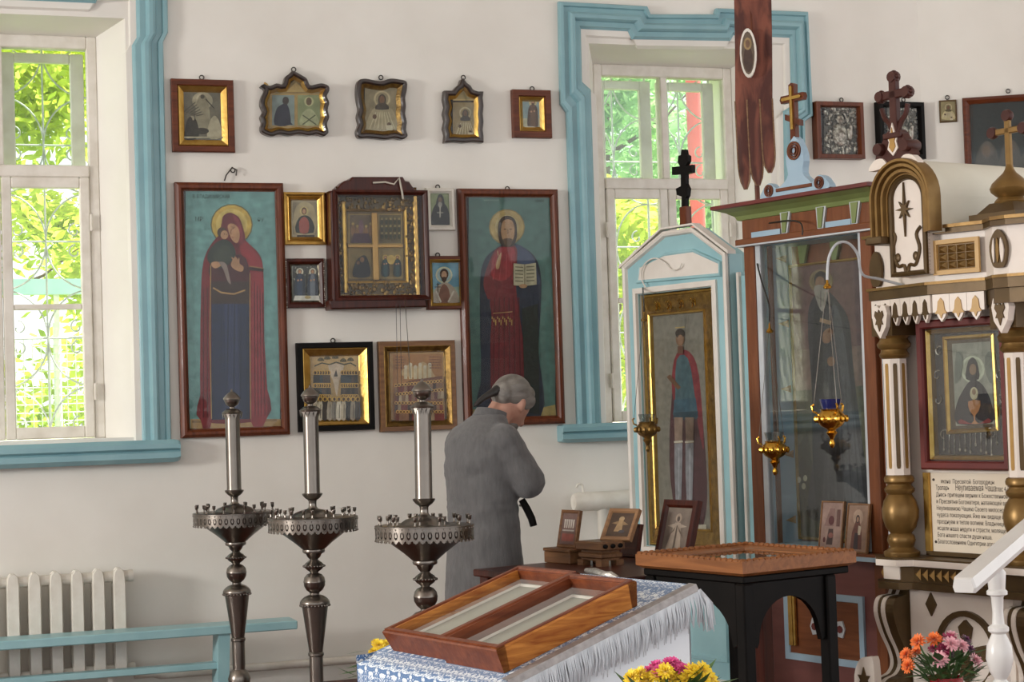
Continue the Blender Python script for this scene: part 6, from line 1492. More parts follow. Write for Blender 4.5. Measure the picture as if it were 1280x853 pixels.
def dent(x0, x1, y, n):
    tri = None
    for k in range(n):
        xa = x0 + (x1 - x0) * k / n; xb = xa + (x1 - x0) / n * .92
        MB().add([(xa, y, zl - .07), (xb, y - .002, zl - .045), (xb, y - .002, zl - .095), (xb, y + .02, zl - .07), ((xa + xb) / 2 + .004, y - .016, zl - .07)], [(0, 4, 1), (1, 4, 2), (2, 4, 0)]).build('dentil', 'goldp', t)
dent(xA + .1, xB - .1, -.032, 12)
mb = MB()
for k in range(3):
    u0, u1 = k / 3, (k + .92) / 3
    a, b = Vector((xA - .1, .0)), Vector((xA - .05, -.06)); p0, p1 = a.lerp(b, u0 * .96), a.lerp(b, u1 * .96)
    m_ = MB(); m_.add([(p0.x - .002, p0.y - .002, zl - .07), (p1.x - .002, p1.y - .002, zl - .045), (p1.x - .002, p1.y - .002, zl - .095), ((p0.x + p1.x) / 2 - .012, (p0.y + p1.y) / 2 - .01, zl - .07)], [(0, 3, 1), (1, 3, 2), (2, 3, 0)]); m_.build('dentil', 'goldp', t)
# front panel: diamond and wheel cross
MB().box(xA + .05, -.012, 0, xB - .06, .0, zl - .135).build('base_panel', 'cream', t)
dx, dz = KX(1163, 753, .02), KZ(756, 1163, .02)
MB().prism([(dx, dz - .05), (dx + .03, dz), (dx, dz + .05), (dx - .03, dz)], -.02, -.012).build('diamond', 'bronzed', t)
wx, wz, wr = KX(1206, 810, .03), KZ(815, 1206, .03), .165
mb = MB(); mb.loops([[(wx + wr * k * math.cos(a), -.012 - y, wz + wr * 1.02 * k * math.sin(a)) for a in [2 * PI * i / 32 for i in range(32)]] for k, y in ((1, 0), (1, .016), (.86, .016), (.86, 0))], True); mb.build('wheel_ring', 'bronzed', t)
for a in range(4):
    an = a * PI / 2; pts = [(.02, -.008), (.04, -.018), (.1, -.034), (.13, 0), (.1, .034), (.04, .018), (.02, .008)]
    MB().prism([(wx + x * math.cos(an) - z * math.sin(an), wz + x * math.sin(an) + z * math.cos(an)) for x, z in pts], -.03, -.012).build('cross_arm', 'bronzed', t)
# scroll brackets at the corners of the base
def bracket_scroll(xc, y0, nm='scroll_bracket'):
    ztop_, h = zl - .165, .5
    S_ = smooth_pts([(0, 0), (.07, -.01), (.09, -.07), (.06, -.16), (.015, -.24), (.0, -.3), (.03, -.34), (.1, -.36), (.15, -.42), (.13, -.52), (.06, -.56), (-.02, -.56), (-.02, 0)], 4)
    ob = None
    for (wa, wb, m_) in ((-.055, -.035, 'cream'), (-.035, -.012, 'bronzed'), (-.012, .008, 'cream'), (.008, .055, 'bronzed')):
        mb = MB(); sc = 1.0 if m_ == 'cream' else .93
        mb.prism([(p[0] * sc, p[1]) for p in S_], wa, wb)
        mb.v = [(xc + y_ * 1.0, y0 - x_, max(0, ztop_ + z_)) for x_, y_, z_ in mb.v]
        o_ = mb.build(nm if ob is None else 'scroll_band', m_, t, parent=None if ob is None else ob); ob = ob or o_
    mb = MB(); mb.prism([(xc - .055 + .0, ztop_ - .47), (xc, ztop_ - .52), (xc + .02, ztop_ - .45), (xc, ztop_ - .38)], y0 - .165, y0 - .15); mb.build('leaf_boss', 'cream', t)
bracket_scroll(xA - .02, -.02); bracket_scroll(xB + .02, -.02)
for xc in (xA - .02, xB + .02):
    mb = MB(); sz = zl - .165 - .34
    pts = smooth_pts([(-.075, -.1), (-.085, 0), (-.05, .07), (0, .085), (.03, .07), (.03, -.1), (-.02, -.14)], 3)
    MB().prism([(xc - .02 + x, sz + z) for x, z in pts], -.19, -.15).build('scroll_cap', 'cream', t)
    leaf = [(0, -.05), (.012, -.02), (.03, -.03), (.02, -.005), (.035, .015), (.012, .015), (0, .05), (-.012, .015), (-.035, .015), (-.02, -.005), (-.03, -.03), (-.012, -.02)]
    MB().prism([(xc - .045 + x, sz - .01 + z) for x, z in leaf], -.197, -.19).build('scroll_leaf', 'bronzed', t)
# ---- columns
def column(xc):
    z0 = zl; H = zcap - z0
    k = H / .93
    c = MB().lathe([(.075, z0), (.078, z0 + .012), (.078, z0 + .02), (.06, z0 + .03), (.052, z0 + .04), (.056, z0 + .055), (.062, z0 + .07), (.056, z0 + .09), (.046, z0 + .1), (.066, z0 + .125), (.078, z0 + .165), (.08, z0 + .2), (.07, z0 + .24), (.056, z0 + .262), (.052, z0 + .268), (.064, z0 + .28), (.066, z0 + .292), (.054, z0 + .305), (.052, z0 + .312), (.064, z0 + .322), (.066, z0 + .335), (.06, z0 + .348), (.05, z0 + .352)], 28, (xc, 0, 0)).build('column_base', 'bronzep', t, True)
    zf0, zf1 = z0 + .352, z0 + H - .1
    n = 8
    MB().lathe([(.053, zf0), (.053, zf1)], 8, (xc, 0, 0), a0=PI / 8, a1=2 * PI + PI / 8).build('column_shaft', 'cream', t); shaft_ = [q_ for q_ in t.o.children if q_.name.startswith('column_shaft')][-1]
    for q in range(n):
        a = q * PI / 4; r = .0495; m_ = MB(); m_.prism([(-.009, zf0 + .04), (-.0065, zf0 + .028), (.0065, zf0 + .028), (.009, zf0 + .04), (.009, zf1 - .03), (.0065, zf1 - .02), (-.0065, zf1 - .02), (-.009, zf1 - .03)], -.0012, .0)
        m_.v = [(xc + (r - y) * math.cos(a) - x * math.sin(a), (r - y) * math.sin(a) + x * math.cos(a), z) for x, y, z in m_.v]; m_.build('flute_inlay', 'bronzed' if q % 2 else 'goldp', t, parent=shaft_)
    MB().lathe([(.05, zf1), (.062, zf1 + .008), (.066, zf1 + .02), (.058, zf1 + .03), (.056, zf1 + .04), (.07, zf1 + .05), (.074, zf1 + .065), (.064, zf1 + .078), (.06, zf1 + .088), (.07, zf1 + .1)], 28, (xc, 0, 0)).build('capital', 'bronzep', t, True)
column(xA); column(xB)
# ---- wall behind the columns, icon and text panel
MB().box(xA - .06, .1, zl, xe, .13, zent1 - .05).build('icon_wall', 'cream', t)
MB().box(xA - .07, .02, zl, xA - .05, DK, zent1 - .05).build('side_wall', 'cream', t)
MB().box(xA - .075, -.0, zl, xA - .055, .03, zcap).build('edge_strip', 'strip', t)
MB().box(xA - .08, DK - .02, zl, xe, DK, zent1 - .05).build('back_wall', 'cream', t)
MB().box(xe - .03, .13, zl, xe - .01, DK - .02, zent1 - .05).build('side_wall', 'cream', t)
# icon with deep maroon frame
fx0, fz0, fx1, fz1 = KO.rect(1148, 397, 1266, 588, -.04); fx1 = min(fx1, xB - .083)
t2 = T('kiosk_icon', 'dark glazed icon of a woman with a chalice hung with small pendants', 'icon', KO, ((fx0 + fx1) / 2, .1, fz0))
MB().mould(fx0, fz0, fx1, fz1, [(0, -.1), (0, -.04), (.008, -.03), (.03, -.03), (.036, -.04), (.04, -.085)]).build('frame', 'dred', t2)
MB().mould(fx0 + .04, fz0 + .04, fx1 - .04, fz1 - .04, [(0, -.06), (.004, -.05), (.018, -.062), (.022, -.085)]).build('gilt_slip', 'gold', t2)
MB().box(fx0 + .01, .088, fz0 + .01, fx1 - .01, .1, fz1 - .01).build('backing', 'darkcarve', t2)
p = Paint(KO, -.086)
p.poly('241c1c', [(1158, 405), (1255, 395), (1262, 578), (1165, 580)]); p.poly('55432c', [(1181, 424), (1240, 420), (1246, 536), (1186, 540)]); p.poly('98998a', [(1190, 430), (1238, 427), (1243, 530), (1195, 533)])
p.ell('c9cdb4', 1216, 462, 15, 17); p.ell('a9ad96', 1216, 462, 12, 14); p.poly('2a2226', [(1197, 530), (1196, 506), (1206, 485), (1214, 476), (1222, 476), (1232, 486), (1240, 506), (1241, 528)], 3); p.poly('20181c', [(1208, 474), (1210, 454), (1216, 447), (1222, 454), (1224, 474)], 3); p.ell('8a6a4c', 1216.5, 462, 4.4, 7); p.ell('c3b994', 1218, 492, 5, 8); p.ell('8a6a4c', 1218, 490, 2.4, 4)
p.poly('8d2f30', [(1200, 530), (1202, 524), (1212, 529), (1226, 529), (1236, 523), (1238, 529)], 2); p.poly('b47a4c', [(1211, 502), (1226, 501), (1224, 514), (1220, 519), (1220, 526), (1224, 530), (1215, 530), (1218, 526), (1217, 519), (1213, 514)], 2)
for sgn in (-1, 1): p.poly('6e7468', [(1218 + sgn * 22, 440), (1218 + sgn * 14, 447), (1218 + sgn * 16, 470), (1218 + sgn * 24, 480)], 2)
p.done(t2)
q = PP(KO, [(1181, 424), (1240, 420), (1246, 536), (1186, 540)], -.08)
MB().mouldp(q, [(-.012, -.086), (-.01, -.076), (0, -.074), (.008, -.084)]).build('inner_gilt_frame', 'gold', t2)
# silver pendants hanging under the icon and chased corner scrolls
rng = random.Random(11)
for k in range(11):
    px_ = 1180 + k * 6.6; a_, b_ = KO.px(px_, 540, -.08), KO.px(px_, 540 + rng.uniform(12, 34), -.08)
    mb = MB(); mb.tube([(a_[0], .08, a_[1]), (b_[0], .08, b_[1])], .0018, 5); mb.ball((b_[0], .08, b_[1]), .006, .003, .009, 8, 6); mb.build('pendant', 'silver', t2, True)
mb = MB()
for (cx, cy, r, a0, tr) in ((1180, 545, 9, 0, 5), (1240, 543, 9, 3, -5), (1200, 412, 10, 0, 5), (1225, 410, 10, 3, -5), (1172, 470, 7, 1, 5), (1172, 500, 7, 1, -5), (1174, 440, 7, 1, 5), (1250, 470, 7, 1, 5), (1252, 500, 6, 2, -5)):
    c_ = KO.px(cx, cy, -.08); rr = r * .0036; mb.tube([(x, .08, z) for x, z in spiral(c_[0], c_[1], rr, a0, tr)], .003, 5)
mb.build('silver_scrollwork', 'silver', t2, True)
MB().box(fx0 + .036, .05, fz0 + .036, fx1 - .036, .052, fz1 - .036).build('glass', 'cabglass', t2)
# text panel
tx0, tz0, tx1, tz1 = KO.rect(1158, 592, 1266, 692, -.08)
t3 = T('text_panel', 'cream notice panel with lines of dark handwritten Cyrillic text', 'notice', KO, ((tx0 + tx1) / 2, .1, tz0))
M['parch'] = mat('notice_paper', 'e2d6c2', 'dccdb6', .6, scale=4)
MB().box(tx0, .085, tz0, tx1, .1, tz1).build('board', 'parch', t3)
MB().box(tx0 - .004, .07, tz0, tx0 + .026, .1, tz1).build('gilt_edge', 'gold', t3); MB().box(tx0, .07, tz0 - .018, tx1, .1, tz0).build('lower_edge', 'bronzed', t3)
M['ink'] = mat('brown_ink', '43362c', None, .6)
LT = ['икона  Пресвятой  Богородицы', 'Тропарь   Неупиваемая Чаша   глас 4-й', 'Днесь притецем вернии к Божественному и пречудному', 'и Пресвятыя Богоматере, напаяющей вернии сердца,', 'Неупиваемою Чашею Своего милосердия и людем верным', 'чудеса показующия. Яже мы видяще и слышаще духовно', 'празднуем и тепле вопием: Владычице премилостивая', 'исцели наша недуги и страсти, молящи Сына Твоего', 'Бога нашего спасти души наша.', 'Благословением Одигитрии апрель 2007 года']
lh = (tz1 - tz0 - .05) / 10
for k, s_ in enumerate(LT):
    xx = tx0 + .055 + (.03 if k == 0 else 0); zz = tz1 - .045 - lh * k
    if k == 1:
        for w_, o_ in (('Тропарь', 0), ('Неупиваемая Чаша', .11), ('глас 4-й', .33)): text_mesh(w_, .03 if o_ != .11 else .038, 'text_line', 'ink', t3, x=xx + o_, y=.084, z=zz, sx=.62)
        continue
    text_mesh(s_, .027, 'text_line', 'ink', t3, x=xx, y=.084, z=zz, sx=.72)
for zz in (tz1 - .03, tz0 + .04): MB().prism(circ(tx0 + .045, zz, .006, 8), .082, .086).build('bullet', 'ink', t3)
# ---- entablature: left face, middle face and corner block over the right column
P1 = (KX(1094, 370, .02), -.02); P2 = (KX(1168, 370, .1), -.1); P3 = (KX(1234, 370, .06), -.06); P4 = (KX(1243, 370, .14), -.14); P5 = (KX(1262, 370, .14), -.14); P6 = (xe, -.09)
pl = [P1, P2, P3, P4, P5, P6, (xe, DK), (P1[0], DK)]
zA0, zA1 = KZ(366, 1200, .08), KZ(350, 1200, .08)
zB0, zB1 = KZ(290, 1200, .1), KZ(282, 1210, .1)
def grow(pts, g): 
    c = (sum(p[0] for p in pts) / len(pts), .3); return [(x + (g if x > c[0] else -g) * .6, y - (g if y < .2 else 0)) for x, y in pts]
MB().slab(grow(pl, .0), zA0 - .06, zA0).build('soffit_beam', 'bronzed', t)
MB().slab(grow(pl, .025), zA0, zA1 - .012).build('lower_cornice', 'bronzed', t)
MB().slab(grow(pl, .035), zA1 - .012, zA1).build('lower_cornice_lip', 'bronzep', t)
MB().slab(grow(pl, -.005), zA1, zB0).build('frieze', 'cream', t)
MB().slab(grow(pl, .03), zB0, zB0 + .022).build('upper_cornice', 'bronzed', t)
MB().slab(grow(pl, .045), zB0 + .022, zB0 + .036).build('upper_cornice_lip', 'bronzep', t)
zr = zB0 + .036
# blocks above the columns with hearts
MB().slab([(P1[0] - .01, .06), (P1[0] - .01, -.04), (xA + .06, -.07), (xA + .07, .08)], zcap, zA0 - .03).build('capital_block', 'bronzed', t)
MB().slab([(xB - .08, .08), (xB - .07, -.07), (xB + .08, -.09), (xB + .09, .08)], zcap, zA0 - .03).build('capital_block', 'bronzed', t)
heart = [(0, -.085), (.035, -.035), (.045, .02), (.035, .055), (.015, .06), (0, .045), (-.015, .06), (-.035, .055), (-.045, .02), (-.035, -.035)]
leaf6 = [(0, -.06), (.01, -.03), (.022, -.03), (.014, -.01), (.026, .01), (.02, .03), (.008, .02), (0, .035), (-.008, .02), (-.02, .03), (-.026, .01), (-.014, -.01), (-.022, -.03), (-.01, -.03)]
for (hx, hy, px_, py_) in ((0, 0, 1101, 399), (0, 0, 1252, 390)):
    cx, cz = KO.px(px_, py_, .09); yy = -.085 if px_ < 1200 else -.12
    cx, cz = KO.px(px_, py_, -yy)
    hp_ = MB().prism([(cx + x, cz + z) for x, z in heart], yy - .008, yy + .03).build('heart_plaque', 'cream', t); MB().prism([(cx + x, cz + z + .005) for x, z in leaf6], yy - .014, yy - .008).build('heart_leaf', 'bronzed', t, parent=hp_)
# hanging lambrequin of bells on the two faces
def along(a, b, u): return (a[0] + (b[0] - a[0]) * u, a[1] + (b[1] - a[1]) * u)
def lamb(a, b, n, inner, lab):
    zz = zA0 - .002; L_ = math.hypot(b[0] - a[0], b[1] - a[1]); ux, uy = (b[0] - a[0]) / L_, (b[1] - a[1]) / L_
    w = L_ / n
    for k in range(n):
        tile_ = None
        o_ = along(a, b, k / n)
        tile = [(0, 0), (w * .98, 0), (w * .98, -.075), (w * .8, -.075), (w * .7, -.095), (w * .5, -.115), (w * .3, -.095), (w * .2, -.075), (0, -.075)]
        bell = [(w * .5, -.015), (w * .66, -.03), (w * .72, -.065), (w * .85, -.08), (w * .6, -.082), (w * .5, -.1), (w * .4, -.082), (w * .15, -.08), (w * .28, -.065), (w * .34, -.03)]
        for nm, poly, m_, y0, y1 in (('lambrequin_tile', tile, 'cream', -.022, -.006), ('bell', bell, inner, -.027, -.022)):
            mb = MB(); mb.prism(poly, y0, y1); mb.v = [(o_[0] + x * ux - y * -uy * -1 if False else o_[0] + x * ux + (-y) * uy, o_[1] + x * uy - (-y) * ux, zz + z) for x, y, z in mb.v]
            tile_ = mb.build(nm, m_, t, parent=tile_)
M['ochre'] = mat('ochre_paint', 'c9a468', 'bd965a', .5, scale=8)
lamb(P1, P2, 6, 'bronzed', 0); lamb((P2[0] + .004, P2[1]), P3, 3, 'ochre', 0)
# frieze ornaments: pyramid grille on the middle face, palmettes
def on_face(a, b, pts, y0, y1, zc, u0):
    L_ = math.hypot(b[0] - a[0], b[1] - a[1]); ux, uy = (b[0] - a[0]) / L_, (b[1] - a[1]) / L_; o_ = along(a, b, u0)
    mb = MB(); mb.prism(pts, y0, y1); mb.v = [(o_[0] + x * ux + (-y) * uy, o_[1] + x * uy - (-y) * ux, zc + z) for x, y, z in mb.v]; return mb
zm_ = (zA1 + zB0) / 2; L23 = math.hypot(P3[0] - P2[0], P3[1] - P2[1]); gw, gh = L23 * .78, (zB0 - zA1) * .62
on_face(P2, P3, [(-gw / 2, -gh / 2), (gw / 2, -gh / 2), (gw / 2, gh / 2), (-gw / 2, gh / 2)], -.014, 0, zm_, .5).build('grille_back', 'bronzed', t)
ux, uy = (P3[0] - P2[0]) / L23, (P3[1] - P2[1]) / L23; o_ = along(P2, P3, .5)
def fpt(x, y, z): return (o_[0] + x * ux + (-y) * uy, o_[1] + x * uy - (-y) * ux, zm_ + z)
for r_ in range(3):
    for c in range(4):
        xa, xb = -gw / 2 + .012 + (gw - .024) * c / 4, -gw / 2 + .012 + (gw - .024) * (c + .94) / 4; za, zb = -gh / 2 + .012 + (gh - .024) * r_ / 3, -gh / 2 + .012 + (gh - .024) * (r_ + .94) / 3
        MB().add([fpt(xa, -.014, za), fpt(xb, -.014, za), fpt(xb, -.014, zb), fpt(xa, -.014, zb), fpt((xa + xb) / 2, -.036, (za + zb) / 2)], [(0, 1, 4), (1, 2, 4), (2, 3, 4), (3, 0, 4)]).build('pyramid', 'bronzep', t)
mb = MB(); mb.loops([[fpt(sx * (gw / 2 + g), -.014 - y, sz * (gh / 2 + g)) for sx, sz in ((-1, -1), (1, -1), (1, 1), (-1, 1))] for g, y in ((.012, 0), (.012, .012), (-.006, .012), (-.01, 0))], True); mb.build('grille_frame', 'ochre', t)
palm = smooth_pts([(0, .085), (.035, .05), (.045, 0), (.03, -.06), (0, -.07), (-.03, -.06), (-.045, 0), (-.035, .05)], 3)
on_face(P4, P5, palm, -.012, 0, zm_, .5).build('palmette', 'bronzed', t); on_face(P1, P2, palm, -.012, 0, zm_ - .02, .06).build('palmette', 'bronzed', t)
for sgn in (-1, 0, 1): on_face(P4, P5, smooth_pts([(sgn * .018, .05), (sgn * .024 + .008, 0), (sgn * .02, -.05), (sgn * .02 - .008, 0)], 3), -.018, -.012, zm_, .5).build('palmette_rib', 'cream' if sgn else 'bronzep', t)
# ---- arched gable with star panel on the left face
ga0, ga1 = KX(1086, 280, .1), KX(1166, 300, .1); gy = -.1
acx = (KX(1088, 260, .2) + KX(1164, 260, .2)) / 2; ar = (KX(1164, 260, .2) - KX(1088, 260, .2)) / 2
ztopA = KZ(197, 1126, .2); spring = ztopA - ar
zb_ = KZ(345, 1134, .16)
def arch(r, zb, n=18): return [(acx + r, zb)] + [(acx + r * math.cos(a), spring + r * math.sin(a)) for a in [PI * i / n for i in range(n + 1)]] + [(acx - r, zb)]
zspr = KZ(294, 1120, .2)
mb = MB(); prof_ = [(1.0, -.14), (1.0, -.2), (.98, -.21), (.92, -.21), (.89, -.192), (.86, -.2), (.79, -.2), (.76, -.18), (.73, -.188), (.66, -.188), (.63, -.17), (.6, -.17), (.58, -.145)]
mb.loops([[(x, y, z) for x, z in arch(ar * k, zspr)] for k, y in prof_], False)
mb.build('gable_arch', 'bronzep', t, True, angle=25)
for sgn in (-1,):
    MB().bbox(acx - ar * 1.1, -.22, zspr - .03, acx - ar * .6, .0, zspr + .002, .004).build('arch_impost', 'bronzed', t)
MB().prism(arch(ar * .6, zb_), -.152, -.02).build('star_panel', 'cream', t)
inner = [(x, max(z, zb_ + .012)) for x, z in arch(ar * .6, zb_)]
MB().mouldp(arch(ar * .6, zb_), [(0, .14), (0, .165), (.01, .171), (.018, .165), (.022, .15)]).build('panel_moulding', 'bronzed', t)
sc_ = KO.px(1132, 262, .15); star = []
for k in range(16):
    a = PI / 2 + k * PI / 8; r = (.115 if k in (0, 8) else .06 if k % 4 == 0 else .05 if k % 2 == 0 else .018); star.append((sc_[0] + r * math.cos(a) * .8, sc_[1] + r * math.sin(a)))
MB().prism(star, -.164, -.152).build('star', 'bronzed', t)
mb = MB()
for sgn in (-1, 1):
    c = sc_; pts = [(c[0] + sgn * .085, c[1] - .08), (c[0] + sgn * .06, c[1] - .11), (c[0] + sgn * .075, c[1] - .17), (c[0] + sgn * .05, c[1] - .235), (c[0] + sgn * .015, c[1] - .235), (c[0] + sgn * .004, c[1] - .28)]
    mb.tube(smooth_pts([(x, -.155, z) for x, z in pts], 4, False), .008, 6); mb.ball((c[0] + sgn * .05, -.155, c[1] - .2), .016, .006, .02, 8, 6)
mb.build('vine_ornament', 'bronzed', t, True)
# barrel roof running back behind the gable
mb = MB(); n = 20
mb.loops([[(acx + ar * .96 * math.cos(a), y, spring + ar * .96 * math.sin(a)) for a in [PI * i / n for i in range(n + 1)]] for y in (-.145, DK - .08)] + [[(acx + ar * .8 * math.cos(a), DK - .02, spring + ar * .8 * math.sin(a)) for a in [PI * i / n for i in range(n + 1)]]] + [[(acx + ar * .02 * math.cos(a), DK, spring + ar * .02 * math.sin(a)) for a in [PI * i / n for i in range(n + 1)]]], False)
mb.box(acx - ar * .958, -.14, zr - .03, acx + ar * .96, DK - .05, spring + .002)
M['barrelw'] = mat('dusty_white', 'dfdbcb', 'd2cdbb', .6, scale=3)
mb.build('barrel_roof', 'barrelw', t, True, angle=50)
# ---- maroon crest with cross
KOC = Fr(KO.wor(0, -.1, 0), EZ)
CR = ztopA - .004
t4 = T('kiosk_cross', 'maroon carved cross with trefoil ends on the arched gable', 'cross', KOC, (acx, -.06, CR))
c0 = KOC.px(1119, 150, .06)[0]; zc_ = KOC.px(1119, 118, .06)[1]; z1 = KOC.px(1119, 90, .06)[1]; zst = KOC.px(1119, 165, .06)[1]
mb = MB(); mb.bbox(c0 - .02, -.075, zst - .02, c0 + .02, -.045, z1 - .02, .004); mb.bbox(c0 - .065, -.075, zc_ - .018, c0 + .065, -.045, zc_ + .018, .004); mb.build('cross', 'maroon', t4)
for (dx_, dz_) in ((0, z1 - zc_ - .02), (-.075, 0), (.075, 0)):
    mb = MB()
    for k in range(9): a = 2 * PI * k / 9; mb.ball((c0 + dx_ + .021 * math.cos(a), -.06, zc_ + dz_ + .021 * math.sin(a)), .0085, .016, .0085, 6, 5)
    mb.prism(circ(c0 + dx_, zc_ + dz_, .022, 12), -.08, -.04); mb.build('rosette_end', 'maroon', t4)
for sgn in (-1, 1): MB().tube(smooth_pts([(c0 + sgn * .075, -.06, zc_ - .05), (c0 + sgn * .06, -.06, zc_ - .09), (c0 + sgn * .035, -.06, zst + .04), (c0 + sgn * .015, -.06, zst)], 4, False), .011, 6).build('brace', 'maroon', t4, True)
MB().bbox(c0 - .05, -.09, zst - .03, c0 + .05, -.03, zst - .005, .004).build('plinth', 'maroon', t4)
fl = smooth_pts([(-.1, CR), (-.075, CR + .07), (-.03, CR + .13), (0, zst - .03), (.03, CR + .13), (.075, CR + .07), (.1, CR)], 3)
MB().prism([(c0 + x, max(z, CR - .03)) for x, z in fl], -.075, -.035).build('crest_board', 'maroon', t4)
MB().prism([(c0 + x, CR + .02 + z) for x, z in ((0, 0), (.03, .03), (.02, .06), (.035, .09), (.012, .1), (0, .14), (-.012, .1), (-.035, .09), (-.02, .06), (-.03, .03))], -.082, -.075).build('crest_leaf', 'cream', t4)
MB().prism([(c0 + x * .6, CR + .035 + z * .75) for x, z in ((0, 0), (.03, .03), (.02, .06), (.035, .09), (.012, .1), (0, .14), (-.012, .1), (-.035, .09), (-.02, .06), (-.03, .03))], -.086, -.082).build('crest_leaf_rib', 'goldp', t4)
for sgn in (-1, 1):
    m_ = MB(); m_.lathe([(.012, 0), (.024, 0), (.027, .006), (.027, .08), (.024, .086), (.001, .086)], 16); m_.v = [(c0 + sgn * .075 + x, -.1 + z, CR + .055 + y) for x, y, z in m_.v]; m_.build('scroll_roll', 'maroon', t4, True)
    MB().prism(smooth_pts([(c0 + sgn * .14, CR - .03), (c0 + sgn * .11, CR + .01), (c0 + sgn * .06, CR + .015), (c0 + sgn * .04, CR - .02)], 3), -.085, -.05).build('side_leaf', 'cream', t4)
# ---- onion dome with cross at the right corner
oy = .06; ox = KX(1263, 240, -.06)
zo = zr
t5 = T('onion_finial', 'bronze onion dome with gilt cross on the kiosk corner', 'finial', KO, (ox, oy, zo))
MB().slab([(ox - .12, oy - .12), (ox + .12, oy - .12), (ox + .12, oy + .12), (ox - .12, oy + .12)], zo, zo + .03).build('plinth', 'bronzed', t5)
mb = MB(); q = [(ox - .1, oy - .1), (ox + .1, oy - .1), (ox + .1, oy + .1), (ox - .1, oy + .1)]; mb.loops([[(x, y, zo + .03) for x, y in q], [(ox + (x - ox) * .6, oy + (y - oy) * .6, zo + .075) for x, y in q]], True, True); mb.build('stepped_base', 'bronzed', t5)
zt_ = KZ(205, 1264, -.06); hD = zt_ - (zo + .07)
MB().lathe([(.062, 0), (.066, .06 * hD), (.06, .12 * hD), (.05, .17 * hD), (.058, .2 * hD), (.078, .3 * hD), (.083, .4 * hD), (.074, .52 * hD), (.05, .66 * hD), (.028, .78 * hD), (.018, .88 * hD), (.014, hD)], 28, (ox, oy, zo + .07)).build('onion', 'bronzep', t5, True)
zc_ = KZ(163, 1262, -.06); z1 = KZ(138, 1262, -.06)
mb = MB(); mb.bbox(ox - .014, oy - .01, zt_ - .01, ox + .014, oy + .01, z1 - .02, .004); mb.bbox(ox - .07, oy - .01, zc_ - .013, ox + .07, oy + .01, zc_ + .013, .004); mb.build('cross', 'bronzep', t5)
for (dx_, dz_) in ((0, z1 - zc_ - .02), (-.08, 0), (.08, 0)): MB().lathe([(.001, -.014), (.022, -.014), (.027, 0), (.022, .014), (.001, .014)], 14).build('cross_end', 'maroon', None, True); o_ = [q for q in COL.objects if q.name.startswith('cross_end')][-1]; o_.parent = t5.o; o_.rotation_euler = (PI / 2, 0, 0); o_.location = (dx_, 0, zc_ + dz_ - zo)
# ---- lamp arms from the kiosk
h0 = at_y(1034, 350, 7.72); b0 = KO.wor(KX(1130, 355, .06), -.06, KZ(357, 1130, .06))
bracket('curved steel arm from the kiosk carrying the blue glass lamp', [b0, at_y(1100, 349, 7.85), at_y(1078, 343, 7.8), at_y(1072, 318, 7.78), at_y(1060, 304, 7.76), at_y(1046, 305, 7.74), at_y(1036, 322, 7.72), h0], .006, 'strip')
CA = CB.wor(X(960, 279, .02), -.012, Zc(279, 960, .02))
bracket('small curved lamp hook on the cabinet frieze', [CA, at_y(985, 276, 8.82), at_y(999, 278, 8.72), at_y(1003, 285, 8.68), at_y(1003, 294, 8.68)], .004, 'wire')

# ================================================================ BANNER
BN = Fr(at_y(940, 120, 9.95) * 1.0, R(-18)); BN.o.z = 0
t = T('church_banner', 'worn red brown velvet banner with three fringed tongues and oval medallion', 'banner', BN, (0, 0, BN.px(938, 235)[1]))
def velvet():
    m = mat('worn_velvet', '4a2118', '7d4634', .8, scale=11, stretch=(1, 1, .3), bump=.3, bscale=40, contrast=(.42, .6), sheen=.4, dist=.8); return m
M['velvet'] = velvet()
bl, br = BN.px(918, 100)[0], BN.px(964, 100)[0]; bt_, b0_ = BN.px(940, -14)[1], BN.px(940, 125)[1]
zbot = [BN.px(931, 237)[1], BN.px(944, 232)[1], BN.px(958, 216)[1]]
mb = MB(); n = 18
def wav(x, z): return -.015 * math.sin((x - bl) * 26) - .012 * math.sin(z * 5)
rows = []
for j in range(13):
    z = bt_ + (b0_ - bt_) * j / 12; rows.append([(bl + (br - bl) * i / n + (.014 * (1 - j / 12)), wav(bl + (br - bl) * i / n, z), z) for i in range(n + 1)])
mb.loops(rows, False); mb.loops([[(x, y + .008, z) for x, y, z in r] for r in rows], False)
mb.build('cloth', 'velvet', t, True)
wdt = (br - bl) / 3
for k in range(3):
    xa, xb = bl + wdt * k, bl + wdt * (k + 1); zb = zbot[k]
    mb = MB(); rr = []
    for j in range(13):
        z = b0_ + (zb - b0_) * j / 12; sh = 1 if j < 9 else math.sqrt(max(0.02, 1 - ((j - 8.5) / 3.6) ** 2)); xm = (xa + xb) / 2 + .02 * (b0_ - z)
        rr.append([(xm + (i / 6 - .5) * wdt * sh, wav(xm + (i / 6 - .5) * wdt, z) - .012 * math.sin(PI * i / 6) * min(1, j / 4), z) for i in range(7)])
    mb.loops(rr, False); tg = mb.build('tongue', 'velvet', t, True)
    M['gfringe'] = mat('tarnished_fringe', '6a4a34', '8d6e50', .6, .3, scale=60)
    m2 = MB(); m2.tube([r[0] for r in rr] + [r[-1] for r in rr[::-1]], .005, 5); m2.build('edging', 'gfringe', t, True, parent=tg)
oc = BN.px(937, 68); 
mb = MB(); mb.prism(circ(oc[0], oc[1], .045, 22, .135), -.045, -.03); mb.build('medallion_rim', 'oldwhite', t)
mb = MB(); e_ = lambda r, ry, c, y, dx=0, dz=0: mb.add([(x, y, z) for x, z in circ(oc[0] + dx, oc[1] + dz, r, 16, ry)], [tuple(range(16))], c)
